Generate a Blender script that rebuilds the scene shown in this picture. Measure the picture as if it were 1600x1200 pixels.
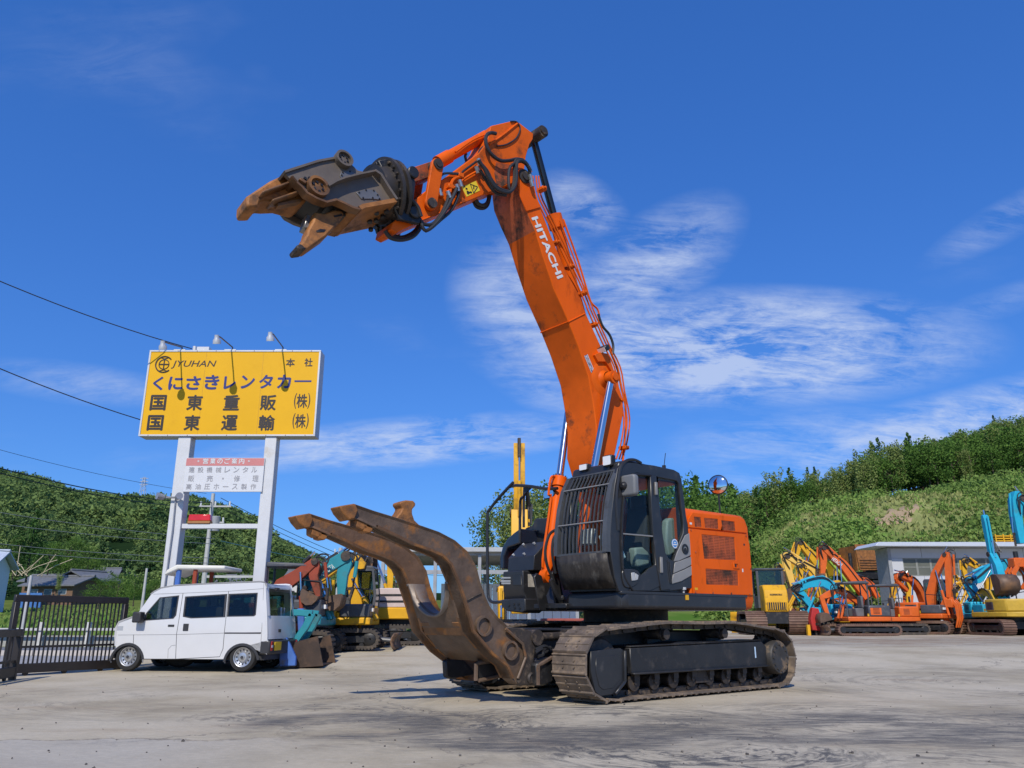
import bpy, bmesh, math, random
from mathutils import Vector, Matrix
from mathutils.geometry import tessellate_polygon
R = math.radians
sc = bpy.context.scene
for o in list(bpy.data.objects):
    bpy.data.objects.remove(o)
COL = sc.collection

# ------------------------------------------------------------------ camera
FPX, HOR, EYE = 1250.0, 970.0, 1.0          # focal length and horizon row for a 1600 x 1200 frame, eye height
PITCH = math.atan((HOR - 600) / FPX)
CP, SP = math.cos(PITCH), math.sin(PITCH)
cam = bpy.data.cameras.new('camera')
cam.sensor_width = 36; cam.lens = FPX / 1600 * 36; cam.clip_start = 0.1; cam.clip_end = 6000
camo = bpy.data.objects.new('camera', cam); COL.objects.link(camo)
camo.location = (0, 0, EYE); camo.rotation_euler = (R(90) + PITCH, 0, 0)
sc.camera = camo

# ------------------------------------------------------------------ sky, sun, exposure
SUN_EL, SUN_AZ = R(43), R(10)               # sun behind the camera, a little to its left
w = bpy.data.worlds.new('World'); sc.world = w; w.use_nodes = True
nt = w.node_tree; nt.nodes.clear()
def wn(t, **k):
    n = nt.nodes.new(t)
    for a, b in k.items(): setattr(n, a, b)
    return n
def wl(a, b): nt.links.new(a, b)
def wmath(op, a, b=None, c=None):
    n = wn('ShaderNodeMath', operation=op)
    for i, x in enumerate((a, b, c)):
        if x is None: continue
        if isinstance(x, (int, float)): n.inputs[i].default_value = x
        else: wl(x, n.inputs[i])
    return n.outputs[0]
sky = wn('ShaderNodeTexSky', sky_type='NISHITA', sun_disc=False)
sky.sun_elevation = SUN_EL; sky.sun_rotation = R(180) + SUN_AZ
sky.altitude = 0; sky.air_density = 1.0; sky.dust_density = 0.3; sky.ozone_density = 4.0
hsv = wn('ShaderNodeHueSaturation'); hsv.inputs['Hue'].default_value = 0.512; hsv.inputs['Saturation'].default_value = 1.25; hsv.inputs['Value'].default_value = 1.0
wl(sky.outputs[0], hsv.inputs['Color'])
gam = wn('ShaderNodeGamma'); gam.inputs['Gamma'].default_value = 0.6; wl(hsv.outputs[0], gam.inputs['Color'])
tint = wn('ShaderNodeMix', data_type='RGBA', blend_type='MULTIPLY'); tint.inputs['Factor'].default_value = 1; wl(gam.outputs[0], tint.inputs[6]); tint.inputs[7].default_value = (0.66, 1.29, 2.28, 1)
tc = wn('ShaderNodeTexCoord')
sep = wn('ShaderNodeSeparateXYZ'); wl(tc.outputs['Generated'], sep.inputs[0])
# thin high cloud: the view direction cut with a level sheet, so the wisps flatten towards the horizon
zc = wmath('ADD', wmath('MAXIMUM', sep.outputs[2], 0.0), 0.32)
cx = wmath('DIVIDE', sep.outputs[0], zc); cy = wmath('DIVIDE', sep.outputs[1], zc)
cmb = wn('ShaderNodeCombineXYZ'); wl(cx, cmb.inputs[0]); wl(cy, cmb.inputs[1])
def cnoise(scale, detail, rough, sx, sy, rot, dist=0.0, off=(0, 0, 0)):
    m = wn('ShaderNodeMapping'); m.inputs['Scale'].default_value = (sx, sy, 1); m.inputs['Rotation'].default_value = (0, 0, R(rot)); m.inputs['Location'].default_value = off
    wl(cmb.outputs[0], m.inputs[0])
    n = wn('ShaderNodeTexNoise'); n.inputs['Scale'].default_value = scale; n.inputs['Detail'].default_value = detail
    n.inputs['Roughness'].default_value = rough; n.inputs['Distortion'].default_value = dist
    wl(m.outputs[0], n.inputs['Vector']); return n.outputs[0]
fine = wmath('ADD', wmath('MULTIPLY', wmath('SUBTRACT', cnoise(15, 11, 0.72, 0.5, 1.7, 26, 1.1, (1, 6, 0)), 0.5), 0.42), wmath('MULTIPLY', cnoise(6.5, 11, 0.64, 0.85, 1.15, 24, 0.35), 0.55)) ; fine = wmath('ADD', fine, wmath('MULTIPLY', cnoise(2.6, 8, 0.6, 0.9, 1.1, -20, 0.3, (5, 2, 0)), 0.45))
big = cnoise(2.4, 4, 0.55, 0.8, 1.2, -15, 0.3, (3.1, 1.7, 0))
def sky_dir(px, py):
    u, v = (px - 800) / FPX, (600 - py) / FPX
    d = Vector((u, CP - v * SP, SP + v * CP)); return d.normalized()
def blob(px, py, rx, ry, tilt=0):            # where one bank of cloud hangs: an oval of sky round a direction
    d = sky_dir(px, py); r = Vector((d.y, -d.x, 0)).normalized(); u = r.cross(d)
    t = R(tilt); r, u = r * math.cos(t) + u * math.sin(t), u * math.cos(t) - r * math.sin(t)
    def dot(a):
        n = wn('ShaderNodeVectorMath', operation='DOT_PRODUCT'); wl(tc.outputs['Generated'], n.inputs[0]); n.inputs[1].default_value = a; return n.outputs['Value']
    a = wmath('DIVIDE', dot(r), rx / FPX); b = wmath('DIVIDE', dot(u), ry / FPX)
    q = wmath('ADD', wmath('MULTIPLY', a, a), wmath('MULTIPLY', b, b))
    front = wmath('GREATER_THAN', dot(d), 0.0)
    return wmath('MULTIPLY', wmath('POWER', wmath('MAXIMUM', wmath('SUBTRACT', 1.0, q), 0.0), 1.3), front)
banks = [(1120, 545, 390, 100, -4, 1.3), (840, 470, 150, 130, -20, 0.75), (1000, 430, 190, 85, 32, 0.75), (910, 322, 85, 50, -32, 0.62), (1490, 670, 350, 58, 8, 0.85),
         (650, 690, 330, 44, 6, 0.85), (1570, 345, 120, 30, 18, 0.35), (130, 600, 150, 32, 0, 0.3), (1250, 690, 220, 60, 0, 0.4), (1540, 480, 160, 24, 10, 0.2), (850, 590, 140, 60, -30, 0.45)]
tot = None
for (px, py, rx, ry, tl, k) in banks:
    s_ = wmath('MULTIPLY', blob(px, py, rx, ry, tl), k)
    tot = s_ if tot is None else wmath('MAXIMUM', tot, s_)
gen = wmath('MULTIPLY', wmath('MAXIMUM', wmath('SUBTRACT', big, 0.60), 0.0), 0.7)      # a little loose cirrus all over the sky
mass = wmath('ADD', tot, gen)
dens = wmath('MULTIPLY', mass, wmath('MAXIMUM', wmath('SUBTRACT', wmath('MULTIPLY', fine, 5.4), 2.15), 0.0))
dens = wmath('MINIMUM', wmath('MULTIPLY', dens, 0.9), 0.66)
mixc = wn('ShaderNodeMix', data_type='RGBA'); wl(dens, mixc.inputs['Factor']); wl(tint.outputs[2], mixc.inputs[6]); mixc.inputs[7].default_value = (5.0, 5.7, 7.2, 1)
bg = wn('ShaderNodeBackground'); bg.inputs['Strength'].default_value = 0.115
wl(mixc.outputs[2], bg.inputs['Color'])
wo = wn('ShaderNodeOutputWorld'); wl(bg.outputs[0], wo.inputs[0])
sun = bpy.data.lights.new('sun', 'SUN'); sun.energy = 3.7; sun.angle = R(0.53); sun.color = (1.0, 0.93, 0.82)
suno = bpy.data.objects.new('sun', sun); COL.objects.link(suno)
SUN_DIR = Vector((-math.sin(SUN_AZ) * math.cos(SUN_EL), -math.cos(SUN_AZ) * math.cos(SUN_EL), math.sin(SUN_EL)))
suno.rotation_euler = SUN_DIR.to_track_quat('Z', 'Y').to_euler(); suno.location = SUN_DIR * 60
sc.view_settings.view_transform = 'Standard'; sc.view_settings.look = 'None'; sc.view_settings.gamma = 1
sc.view_settings.exposure = 0.12; sc.view_settings.use_curve_mapping = False
sc.render.engine = 'CYCLES'; sc.cycles.max_bounces = 6; sc.cycles.transparent_max_bounces = 12
sc.cycles.use_denoising = True
sc.cycles.sample_clamp_indirect = 4

# ------------------------------------------------------------------ helpers
def ray(px, py):
    u, v = (px - 800) / FPX, (600 - py) / FPX
    return Vector((u, CP - v * SP, SP + v * CP))
def at(px, py, Y):                            # the point seen at a pixel, Y metres ahead
    d = ray(px, py); t = Y / d.y; return Vector((d.x * t, Y, EYE + d.z * t))
def gz(x, y):                                 # height of the yard: it climbs a little towards the back
    t = min(1, max(0, (y - 16.5) / 8.0)); return 0.32 * t * t * (3 - 2 * t)
def ground(px, py):
    d = ray(px, py); y = 3.0
    while y < 200:
        t = y / d.y; x, z = d.x * t, EYE + d.z * t
        if z <= gz(x, y): break
        y += 0.02
    return Vector((x, y, gz(x, y)))
def foot(px, Y): return Vector(((px - 800) / FPX * Y * CP, Y, gz(0, Y)))   # ground point below a column of the picture (near the horizon)

_m = {}
def mat(name, col, rough=0.5, metal=0.0, var=0.18, vs=4.0, bump=0.0, bs=30.0, dirt=None, dscale=3.0, damt=0.5, coat=0.0, streak=1.0, spec=0.5, alpha=None, emit=None):
    if name in _m: return _m[name]
    m = bpy.data.materials.new(name); m.use_nodes = True; n = m.node_tree; N = n.nodes; b = N['Principled BSDF']
    b.inputs['Roughness'].default_value = rough; b.inputs['Metallic'].default_value = metal; b.inputs['Coat Weight'].default_value = coat
    b.inputs['Specular IOR Level'].default_value = spec
    tcn = N.new('ShaderNodeTexCoord'); oi = N.new('ShaderNodeObjectInfo')
    mp = N.new('ShaderNodeMapping'); mp.inputs['Scale'].default_value = (1, 1, 1 / streak)
    n.links.new(tcn.outputs['Object'], mp.inputs[0])
    wv = N.new('ShaderNodeMath'); wv.operation = 'MULTIPLY'; wv.inputs[1].default_value = 37.0; n.links.new(oi.outputs['Random'], wv.inputs[0])
    def noise(s, det=6, rg=0.6):
        x = N.new('ShaderNodeTexNoise'); x.noise_dimensions = '4D'; x.inputs['Scale'].default_value = s; x.inputs['Detail'].default_value = det; x.inputs['Roughness'].default_value = rg
        n.links.new(mp.outputs[0], x.inputs['Vector']); n.links.new(wv.outputs[0], x.inputs['W']); return x.outputs[0]
    def ramp(src, a, c):
        x = N.new('ShaderNodeMapRange'); x.inputs['From Min'].default_value = a; x.inputs['From Max'].default_value = c; n.links.new(src, x.inputs['Value']); return x.outputs[0]
    n1 = noise(vs)
    mx = N.new('ShaderNodeMix'); mx.data_type = 'RGBA'; n.links.new(ramp(n1, 0.3, 0.7), mx.inputs['Factor'])
    mx.inputs[6].default_value = tuple(min(1, c * (1 - var)) for c in col) + (1,); mx.inputs[7].default_value = tuple(min(1, c * (1 + var)) for c in col) + (1,)
    out = mx.outputs[2]; nn = noise(bs, 4) if (bump or dirt) else None
    if dirt:
        f = noise(dscale, 9, 0.68); d0 = 0.62 - 0.24 * damt
        fr = ramp(f, d0, d0 + 0.14)
        m2 = N.new('ShaderNodeMix'); m2.data_type = 'RGBA'; n.links.new(fr, m2.inputs['Factor']); n.links.new(out, m2.inputs[6]); m2.inputs[7].default_value = tuple(dirt) + (1,)
        out = m2.outputs[2]
        rr = N.new('ShaderNodeMapRange'); rr.inputs['To Min'].default_value = rough; rr.inputs['To Max'].default_value = min(1, rough + 0.3); n.links.new(fr, rr.inputs['Value']); n.links.new(rr.outputs[0], b.inputs['Roughness'])
    n.links.new(out, b.inputs['Base Color'])
    if bump:
        bp = N.new('ShaderNodeBump'); bp.inputs['Strength'].default_value = bump; bp.inputs['Distance'].default_value = 0.02; n.links.new(nn, bp.inputs['Height']); n.links.new(bp.outputs[0], b.inputs['Normal'])
    if emit: b.inputs['Emission Color'].default_value = tuple(emit) + (1,); b.inputs['Emission Strength'].default_value = 1
    _m[name] = m; return m
def glass(name, tint, refl=0.12, rough=0.02):
    if name in _m: return _m[name]
    m = bpy.data.materials.new(name); m.use_nodes = True; n = m.node_tree; n.nodes.clear(); N = n.nodes
    o = N.new('ShaderNodeOutputMaterial'); t = N.new('ShaderNodeBsdfTransparent'); t.inputs[0].default_value = tint + (1,)
    g = N.new('ShaderNodeBsdfGlossy'); g.inputs['Roughness'].default_value = rough; g.inputs[0].default_value = (0.9, 0.95, 1, 1)
    lw = N.new('ShaderNodeLayerWeight'); lw.inputs['Blend'].default_value = 0.5
    pw = N.new('ShaderNodeMath'); pw.operation = 'POWER'; pw.inputs[1].default_value = 5; n.links.new(lw.outputs['Facing'], pw.inputs[0])
    ad = N.new('ShaderNodeMath'); ad.operation = 'ADD'; ad.inputs[1].default_value = refl; n.links.new(pw.outputs[0], ad.inputs[0])
    x = N.new('ShaderNodeMixShader'); n.links.new(ad.outputs[0], x.inputs[0]); n.links.new(t.outputs[0], x.inputs[1]); n.links.new(g.outputs[0], x.inputs[2]); n.links.new(x.outputs[0], o.inputs[0])
    _m[name] = m; return m

class MB:
    def __init__(s): s.v, s.f = [], []
    def add(s, vs, fs):
        k = len(s.v); s.v += [tuple(p) for p in vs]; s.f += [tuple(i + k for i in f) for f in fs]; return s
    def box(s, c, d, rot=None):
        x, y, z = d[0] / 2, d[1] / 2, d[2] / 2
        p = [Vector((a * x, b * y, e * z)) for a in (-1, 1) for b in (-1, 1) for e in (-1, 1)]
        if rot is not None: p = [rot @ q for q in p]
        c = Vector(c)
        return s.add([q + c for q in p], [(0, 1, 3, 2), (4, 6, 7, 5), (0, 4, 5, 1), (2, 3, 7, 6), (0, 2, 6, 4), (1, 5, 7, 3)])
    def b2(s, a, b):                           # a box from corner to corner
        return s.box([(p + q) / 2 for p, q in zip(a, b)], [abs(q - p) for p, q in zip(a, b)])
    def prism(s, pts, y0, y1, holes=(), axis='y'):     # outline in (x, z), thickness along y
        mk = {'y': lambda p, t: (p[0], t, p[1]), 'x': lambda p, t: (t, p[0], p[1]), 'z': lambda p, t: (p[0], p[1], t)}[axis]
        loops = [list(pts)] + [list(h) for h in holes]
        flat = [p for l in loops for p in l]; n = len(flat)
        V = [mk(p, y0) for p in flat] + [mk(p, y1) for p in flat]; Fc = []
        if holes:
            tri = tessellate_polygon([[Vector((p[0], p[1], 0)) for p in l] for l in loops])
            Fc += [tuple(t) for t in tri] + [tuple(i + n for i in reversed(t)) for t in tri]
        else:
            Fc += [tuple(range(n)), tuple(range(2 * n - 1, n - 1, -1))]
        k = 0
        for l in loops:
            for i in range(len(l)):
                a, b = k + i, k + (i + 1) % len(l); Fc.append((a, b, b + n, a + n))
            k += len(l)
        return s.add(V, Fc)
    def cyl(s, a, b, r, r2=None, n=16, cap=True):
        a, b = Vector(a), Vector(b); r2 = r if r2 is None else r2
        d = (b - a).normalized(); u = d.orthogonal().normalized(); w_ = d.cross(u)
        V = []
        for c, rr in ((a, r), (b, r2)):
            for i in range(n):
                t = 2 * math.pi * i / n; V.append(c + (u * math.cos(t) + w_ * math.sin(t)) * rr)
        Fc = [(i, (i + 1) % n, (i + 1) % n + n, i + n) for i in range(n)]
        if cap: Fc += [tuple(range(n - 1, -1, -1)), tuple(range(n, 2 * n))]
        return s.add(V, Fc)
    def ring(s, c, axis, r0, r1, h, n=24):      # a flat-topped washer standing h along axis from c
        c = Vector(c); d = Vector(axis).normalized(); u = d.orthogonal().normalized(); w_ = d.cross(u); V = []
        for rr, hh in ((r0, 0), (r0, h), (r1, h), (r1, 0)):
            for i in range(n):
                t = 2 * math.pi * i / n; V.append(c + d * hh + (u * math.cos(t) + w_ * math.sin(t)) * rr)
        Fc = [(k * n + i, k * n + (i + 1) % n, ((k + 1) % 4) * n + (i + 1) % n, ((k + 1) % 4) * n + i) for k in range(4) for i in range(n)]
        return s.add(V, Fc)
    def lathe(s, c, axis, prof, n=20):           # profile of (radius, height along axis)
        c = Vector(c); d = Vector(axis).normalized(); u = d.orthogonal().normalized(); w_ = d.cross(u); V = []
        for rr, hh in prof:
            for i in range(n):
                t = 2 * math.pi * i / n; V.append(c + d * hh + (u * math.cos(t) + w_ * math.sin(t)) * max(rr, 1e-4))
        m = len(prof)
        return s.add(V, [(k * n + i, k * n + (i + 1) % n, (k + 1) * n + (i + 1) % n, (k + 1) * n + i) for k in range(m - 1) for i in range(n)])
    def tube(s, pts, r, n=7, smooth=0, rs=None):
        P = [Vector(p) for p in pts]
        if smooth and len(P) > 2: P = spline(P, smooth)
        prev = None; V = []; m = len(P)
        for i, p in enumerate(P):
            d = (P[min(i + 1, m - 1)] - P[max(i - 1, 0)]).normalized()
            u = d.orthogonal().normalized() if prev is None else (prev - d * prev.dot(d)).normalized()
            prev = u; w_ = d.cross(u); rr = r if rs is None else rs[0] + (rs[1] - rs[0]) * i / (m - 1)
            for j in range(n):
                t = 2 * math.pi * j / n; V.append(p + (u * math.cos(t) + w_ * math.sin(t)) * rr)
        Fc = [(i * n + j, i * n + (j + 1) % n, (i + 1) * n + (j + 1) % n, (i + 1) * n + j) for i in range(m - 1) for j in range(n)]
        Fc += [tuple(range(n - 1, -1, -1)), tuple(range((m - 1) * n, m * n))]
        return s.add(V, Fc)
    def grid(s, rows):                            # rows of points -> sheet
        n = len(rows[0]); V = [p for r_ in rows for p in r_]
        return s.add(V, [(i * n + j, i * n + j + 1, (i + 1) * n + j + 1, (i + 1) * n + j) for i in range(len(rows) - 1) for j in range(n - 1)])
    def mesh(s, name, m, smooth=35, recalc=True):
        me = bpy.data.meshes.new(name); me.from_pydata(s.v, [], s.f)
        if recalc:
            bm = bmesh.new(); bm.from_mesh(me); bmesh.ops.recalc_face_normals(bm, faces=bm.faces); bm.to_mesh(me); bm.free()
        if smooth:
            me.polygons.foreach_set('use_smooth', [True] * len(me.polygons)); me.set_sharp_from_angle(angle=R(smooth))
        if m: me.materials.append(m)
        return me
    def build(s, name, m, parent=None, bevel=0, seg=1, smooth=35, recalc=True, loc=None):
        o = bpy.data.objects.new(name, s.mesh(name, m, smooth, recalc)); COL.objects.link(o)
        if parent: o.parent = parent
        if loc is not None: o.location = loc
        if bevel:
            b = o.modifiers.new('bevel', 'BEVEL'); b.width = bevel; b.segments = seg; b.limit_method = 'ANGLE'; b.angle_limit = R(40); b.harden_normals = False
        return o
def spline(P, k):
    out = []
    for i in range(len(P) - 1):
        p0, p1, p2, p3 = P[max(i - 1, 0)], P[i], P[i + 1], P[min(i + 2, len(P) - 1)]
        for j in range(k):
            t = j / k
            out.append(0.5 * ((2 * p1) + (p2 - p0) * t + (2 * p0 - 5 * p1 + 4 * p2 - p3) * t * t + (3 * p1 - p0 - 3 * p2 + p3) * t ** 3))
    out.append(P[-1]); return out
def smooth2(pts, k=4, closed=False):              # the same for 2D outlines
    P = [Vector((p[0], p[1], 0)) for p in pts]
    if closed: 
        Q = [P[-1]] + P + [P[0], P[1]]; out = []
        S = spline(Q, k); return [(p.x, p.y) for p in S[k:k * (len(P) + 1)]]
    return [(p.x, p.y) for p in spline(P, k)]
def rrect(w_, h, r, n=4, cx=0, cy=0):
    out = []
    for (sx, sy, a0) in ((1, 1, 0), (-1, 1, 90), (-1, -1, 180), (1, -1, 270)):
        for i in range(n + 1):
            a = R(a0 + 90 * i / n); out.append((cx + sx * (w_ / 2 - r) + r * math.cos(a), cy + sy * (h / 2 - r) + r * math.sin(a)))
    return out
def empty(name, label, cat, loc=(0, 0, 0), rz=0, group=None):
    o = bpy.data.objects.new(name, None); o.empty_display_size = 0.2; COL.objects.link(o)
    o.location = loc; o.rotation_euler = (0, 0, rz); o['label'] = label; o['category'] = cat
    if group: o['group'] = group
    return o
def tag(o, label, cat, group=None):
    o['label'] = label; o['category'] = cat
    if group: o['group'] = group
    return o
def kind(o, k): o['kind'] = k; return o
def inst(o, parent=None, mw=None):                # another object on the same mesh
    c = o.copy(); COL.objects.link(c)
    if parent is not None: c.parent = parent
    if mw is not None: c.matrix_local = mw
    return c
def text_mesh(s, size, m, name, parent, mw, extrude=0.003, bold=0.0, align='CENTER', sx=1.0, shear=0.0, fit=None):
    cu = bpy.data.curves.new(name, 'FONT'); cu.body = s; cu.size = size; cu.extrude = extrude; cu.align_x = align; cu.align_y = 'CENTER'; cu.shear = shear; cu.resolution_u = 3
    t = bpy.data.objects.new(name, cu); COL.objects.link(t)
    me = bpy.data.meshes.new_from_object(t.evaluated_get(bpy.context.evaluated_depsgraph_get()))
    bpy.data.objects.remove(t); bpy.data.curves.remove(cu)
    if bold > 0:                                  # heavier strokes: the outline repeated a little to each side
        bm = bmesh.new()
        for k, (dx_, dy_) in enumerate(((0, 0), (bold, 0), (-bold, 0), (0, bold), (0, -bold))):
            m2 = me.copy(); m2.transform(Matrix.Translation((dx_, dy_, 0.0004 * k))); bm.from_mesh(m2); bpy.data.meshes.remove(m2)
        bm.to_mesh(me); bm.free()
    if fit:                                       # centre it and scale it to a given width and height
        xs = [v.co.x for v in me.vertices]; ys = [v.co.y for v in me.vertices]
        ax, ay = (max(xs) + min(xs)) / 2, (max(ys) + min(ys)) / 2; kx, ky = fit[0] / (max(xs) - min(xs)), fit[1] / (max(ys) - min(ys)) if fit[1] else fit[0] / (max(xs) - min(xs))
        me.transform(Matrix.Diagonal((kx, ky, 1, 1)) @ Matrix.Translation((-ax, -ay, 0)))
    me.materials.clear(); me.materials.append(m)
    o = bpy.data.objects.new(name, me); COL.objects.link(o); o.parent = parent; o.matrix_local = mw; return o
def frame(origin, xdir, ydir):                    # matrix whose local x, y lie along the given directions
    x = Vector(xdir).normalized(); z = x.cross(Vector(ydir)).normalized(); y = z.cross(x)
    return Matrix(((x.x, y.x, z.x, origin[0]), (x.y, y.y, z.y, origin[1]), (x.z, y.z, z.z, origin[2]), (0, 0, 0, 1)))

# ------------------------------------------------------------------ shared materials
ORANGE = mat('orange paint', (0.72, 0.105, 0.003), 0.45, var=0.11, vs=1.6, dirt=(0.40, 0.062, 0.006), dscale=3.0, damt=0.32, streak=2.5, spec=0.14)
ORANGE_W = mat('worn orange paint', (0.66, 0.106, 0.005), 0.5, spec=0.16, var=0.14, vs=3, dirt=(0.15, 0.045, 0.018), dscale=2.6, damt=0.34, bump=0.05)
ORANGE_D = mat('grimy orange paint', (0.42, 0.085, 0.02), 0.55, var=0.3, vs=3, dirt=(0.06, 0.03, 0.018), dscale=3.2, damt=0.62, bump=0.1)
CHAR = mat('charcoal paint', (0.022, 0.023, 0.026), 0.36, var=0.2, dirt=(0.07, 0.065, 0.06), dscale=4, damt=0.16)
BLACK = mat('black steel', (0.014, 0.014, 0.015), 0.45, var=0.3, dirt=(0.05, 0.045, 0.04), dscale=5, damt=0.35, bump=0.1)
RUBBER = mat('black rubber hose', (0.02, 0.02, 0.021), 0.5, var=0.2)
GREY = mat('silver grey panel', (0.23, 0.225, 0.215), 0.4, var=0.08)
LGREY = mat('light grey plastic', (0.42, 0.43, 0.43), 0.45, var=0.06)
CHROME = mat('chromed rod', (0.62, 0.63, 0.65), 0.13, 1.0, var=0.04)
STEEL = mat('worn brown steel', (0.125, 0.083, 0.056), 0.55, 0.15, var=0.38, vs=5, dirt=(0.30, 0.12, 0.028), dscale=3.2, damt=0.27, bump=0.3, bs=22)
RUST = mat('rusty steel', (0.30, 0.12, 0.030), 0.62, 0.1, var=0.4, vs=5, dirt=(0.10, 0.055, 0.032), dscale=4, damt=0.45, bump=0.3)
GUNM = mat('grey brown jaw steel', (0.13, 0.105, 0.084), 0.55, 0.08, var=0.22, vs=3, dirt=(0.19, 0.115, 0.06), dscale=2.5, damt=0.22, bump=0.12)
SHOE = mat('dusty track steel', (0.165, 0.128, 0.098), 0.6, 0.25, var=0.32, vs=5, dirt=(0.29, 0.215, 0.145), dscale=5, damt=0.5, bump=0.25)
CHAIN = mat('greasy chain steel', (0.045, 0.036, 0.03), 0.6, 0.2, var=0.4, vs=8, dirt=(0.16, 0.115, 0.075), dscale=9, damt=0.4, bump=0.2)
WHITEP = mat('white paint', (0.66, 0.66, 0.65), 0.35, var=0.03)
YELLOW = mat('yellow paint', (0.68, 0.36, 0.014), 0.48, var=0.14, vs=2, dirt=(0.24, 0.13, 0.03), dscale=2.4, damt=0.33, spec=0.35)
TYRE = mat('tyre rubber', (0.02, 0.02, 0.02), 0.75, var=0.25)
GLASS_C = glass('cab glass', (0.88, 0.92, 0.90), 0.012)
LENS = mat('lamp lens', (0.75, 0.76, 0.76), 0.12, var=0.04)
# ================================================================== the demolition excavator
EO, ERZ = Vector((1.785, 13.09, 0)), R(-140)
E_INV = Matrix.Rotation(-ERZ, 3, 'Z')
E_C, E_D = E_INV @ (camo.location - EO), lambda p: E_INV @ ray(*p)
def PY(p, y):                                   # pixel -> (x, z) on the machine's plane at lateral y
    d = E_D(p); t = (y - E_C.y) / d.y; return (E_C.x + d.x * t, E_C.z + d.z * t)
def PXp(p, x):                                  # pixel -> (y, z) on the plane at x
    d = E_D(p); t = (x - E_C.x) / d.x; return (E_C.y + d.y * t, E_C.z + d.z * t)
def Cr(ox, oy, s): return lambda *pts: [(ox + x / s, oy + y / s) for x, y in pts]
C1, C2, C3, C4, C5, C6 = Cr(350, 170, 2.909), Cr(750, 180, 4), Cr(800, 440, 3.75), Cr(740, 690, 3.478), Cr(840, 920, 3.721), Cr(430, 760, 3.429)
D1, D2, D3, D4, D5 = Cr(360, 230, 5.333), Cr(600, 180, 5.716), Cr(850, 710, 5.217), Cr(740, 740, 5), Cr(640, 930, 6.667)
def OY(pix, y): return [PY(p, y) for p in pix]
def OX(pix, x): return [PXp(p, x) for p in pix]
def P3(p, y): a = PY(p, y); return Vector((a[0], y, a[1]))

exc = empty('excavator', 'large orange and black demolition excavator with raised boom and brown clamp arms in front', 'excavator', EO, ERZ)

# ---- crawler tracks
def lerp2(a, b, t): return (a[0] + (b[0] - a[0]) * t, a[1] + (b[1] - a[1]) * t)
def belt_path(xf, xr, zf, rf, zr, rr, top):
    P = [(xr, 0.05)] + [(xr + (xf - xr) * i / 12, 0.05) for i in range(1, 13)]
    for i in range(1, 12):
        a = R(-90 + 180 * i / 12); P.append((xf + rf * math.cos(a), zf + rf * math.sin(a)))
    P += top
    for i in range(1, 12):
        a = R(90 + 180 * i / 12); P.append((xr + rr * math.cos(a), zr + rr * math.sin(a)))
    return P
def walk(P, n):                                 # n equal steps round a closed path
    Q = P + [P[0]]; L = [0]
    for a, b in zip(Q, Q[1:]): L.append(L[-1] + math.dist(a, b))
    out = []; k = 0
    for i in range(n):
        s = L[-1] * i / n
        while L[k + 1] < s: k += 1
        out.append(lerp2(Q[k], Q[k + 1], (s - L[k]) / (L[k + 1] - L[k])))
    return out, L[-1] / n
path = belt_path(1.98, -1.88, 0.47, 0.42, 0.455, 0.405, [(1.98, 0.895), (1.5, 0.925), (1.15, 0.955), (0.8, 0.975), (0.2, 0.968), (-0.2, 0.966), (-0.65, 0.975), (-1.0, 0.955), (-1.45, 0.905), (-1.85, 0.868)])
NS = 41
spots, pitch = walk(path, NS)
sm = MB()
W_ = 0.30
prof = [(-0.5, -0.014), (0.5, -0.014), (0.525, -0.002), (0.50, 0.012), (0.475, 0.026), (0.44, 0.026), (0.40, 0.010), (0.30, 0.012), (0.08, 0.013), (0.05, 0.022), (-0.02, 0.022), (-0.05, 0.013), (-0.36, 0.010), (-0.40, 0.030), (-0.46, 0.030), (-0.52, 0.006)]
sm.prism([(x * pitch * 0.97, z) for x, z in prof], -W_, W_)
for y in (-0.1, 0.1):
    for x in (-0.04, 0.04): sm.cyl((x + 0.004, y, 0.014), (x + 0.004, y, 0.028), 0.014, n=6)
shoe0 = None
sm_mesh = sm.mesh('track_shoe', SHOE, 30)
lk = MB()
for y in (-0.1, 0.1):
    lk.prism([(-pitch * 0.56, -0.085), (pitch * 0.40, -0.085), (pitch * 0.56, -0.06), (pitch * 0.52, -0.014), (-pitch * 0.44, -0.014), (-pitch * 0.58, -0.04)], y - 0.022, y + 0.022)
lk.cyl((pitch * 0.42, -0.14, -0.055), (pitch * 0.42, 0.14, -0.055), 0.026, n=8)
lk_mesh = lk.mesh('chain_link', CHAIN, 30)
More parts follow.
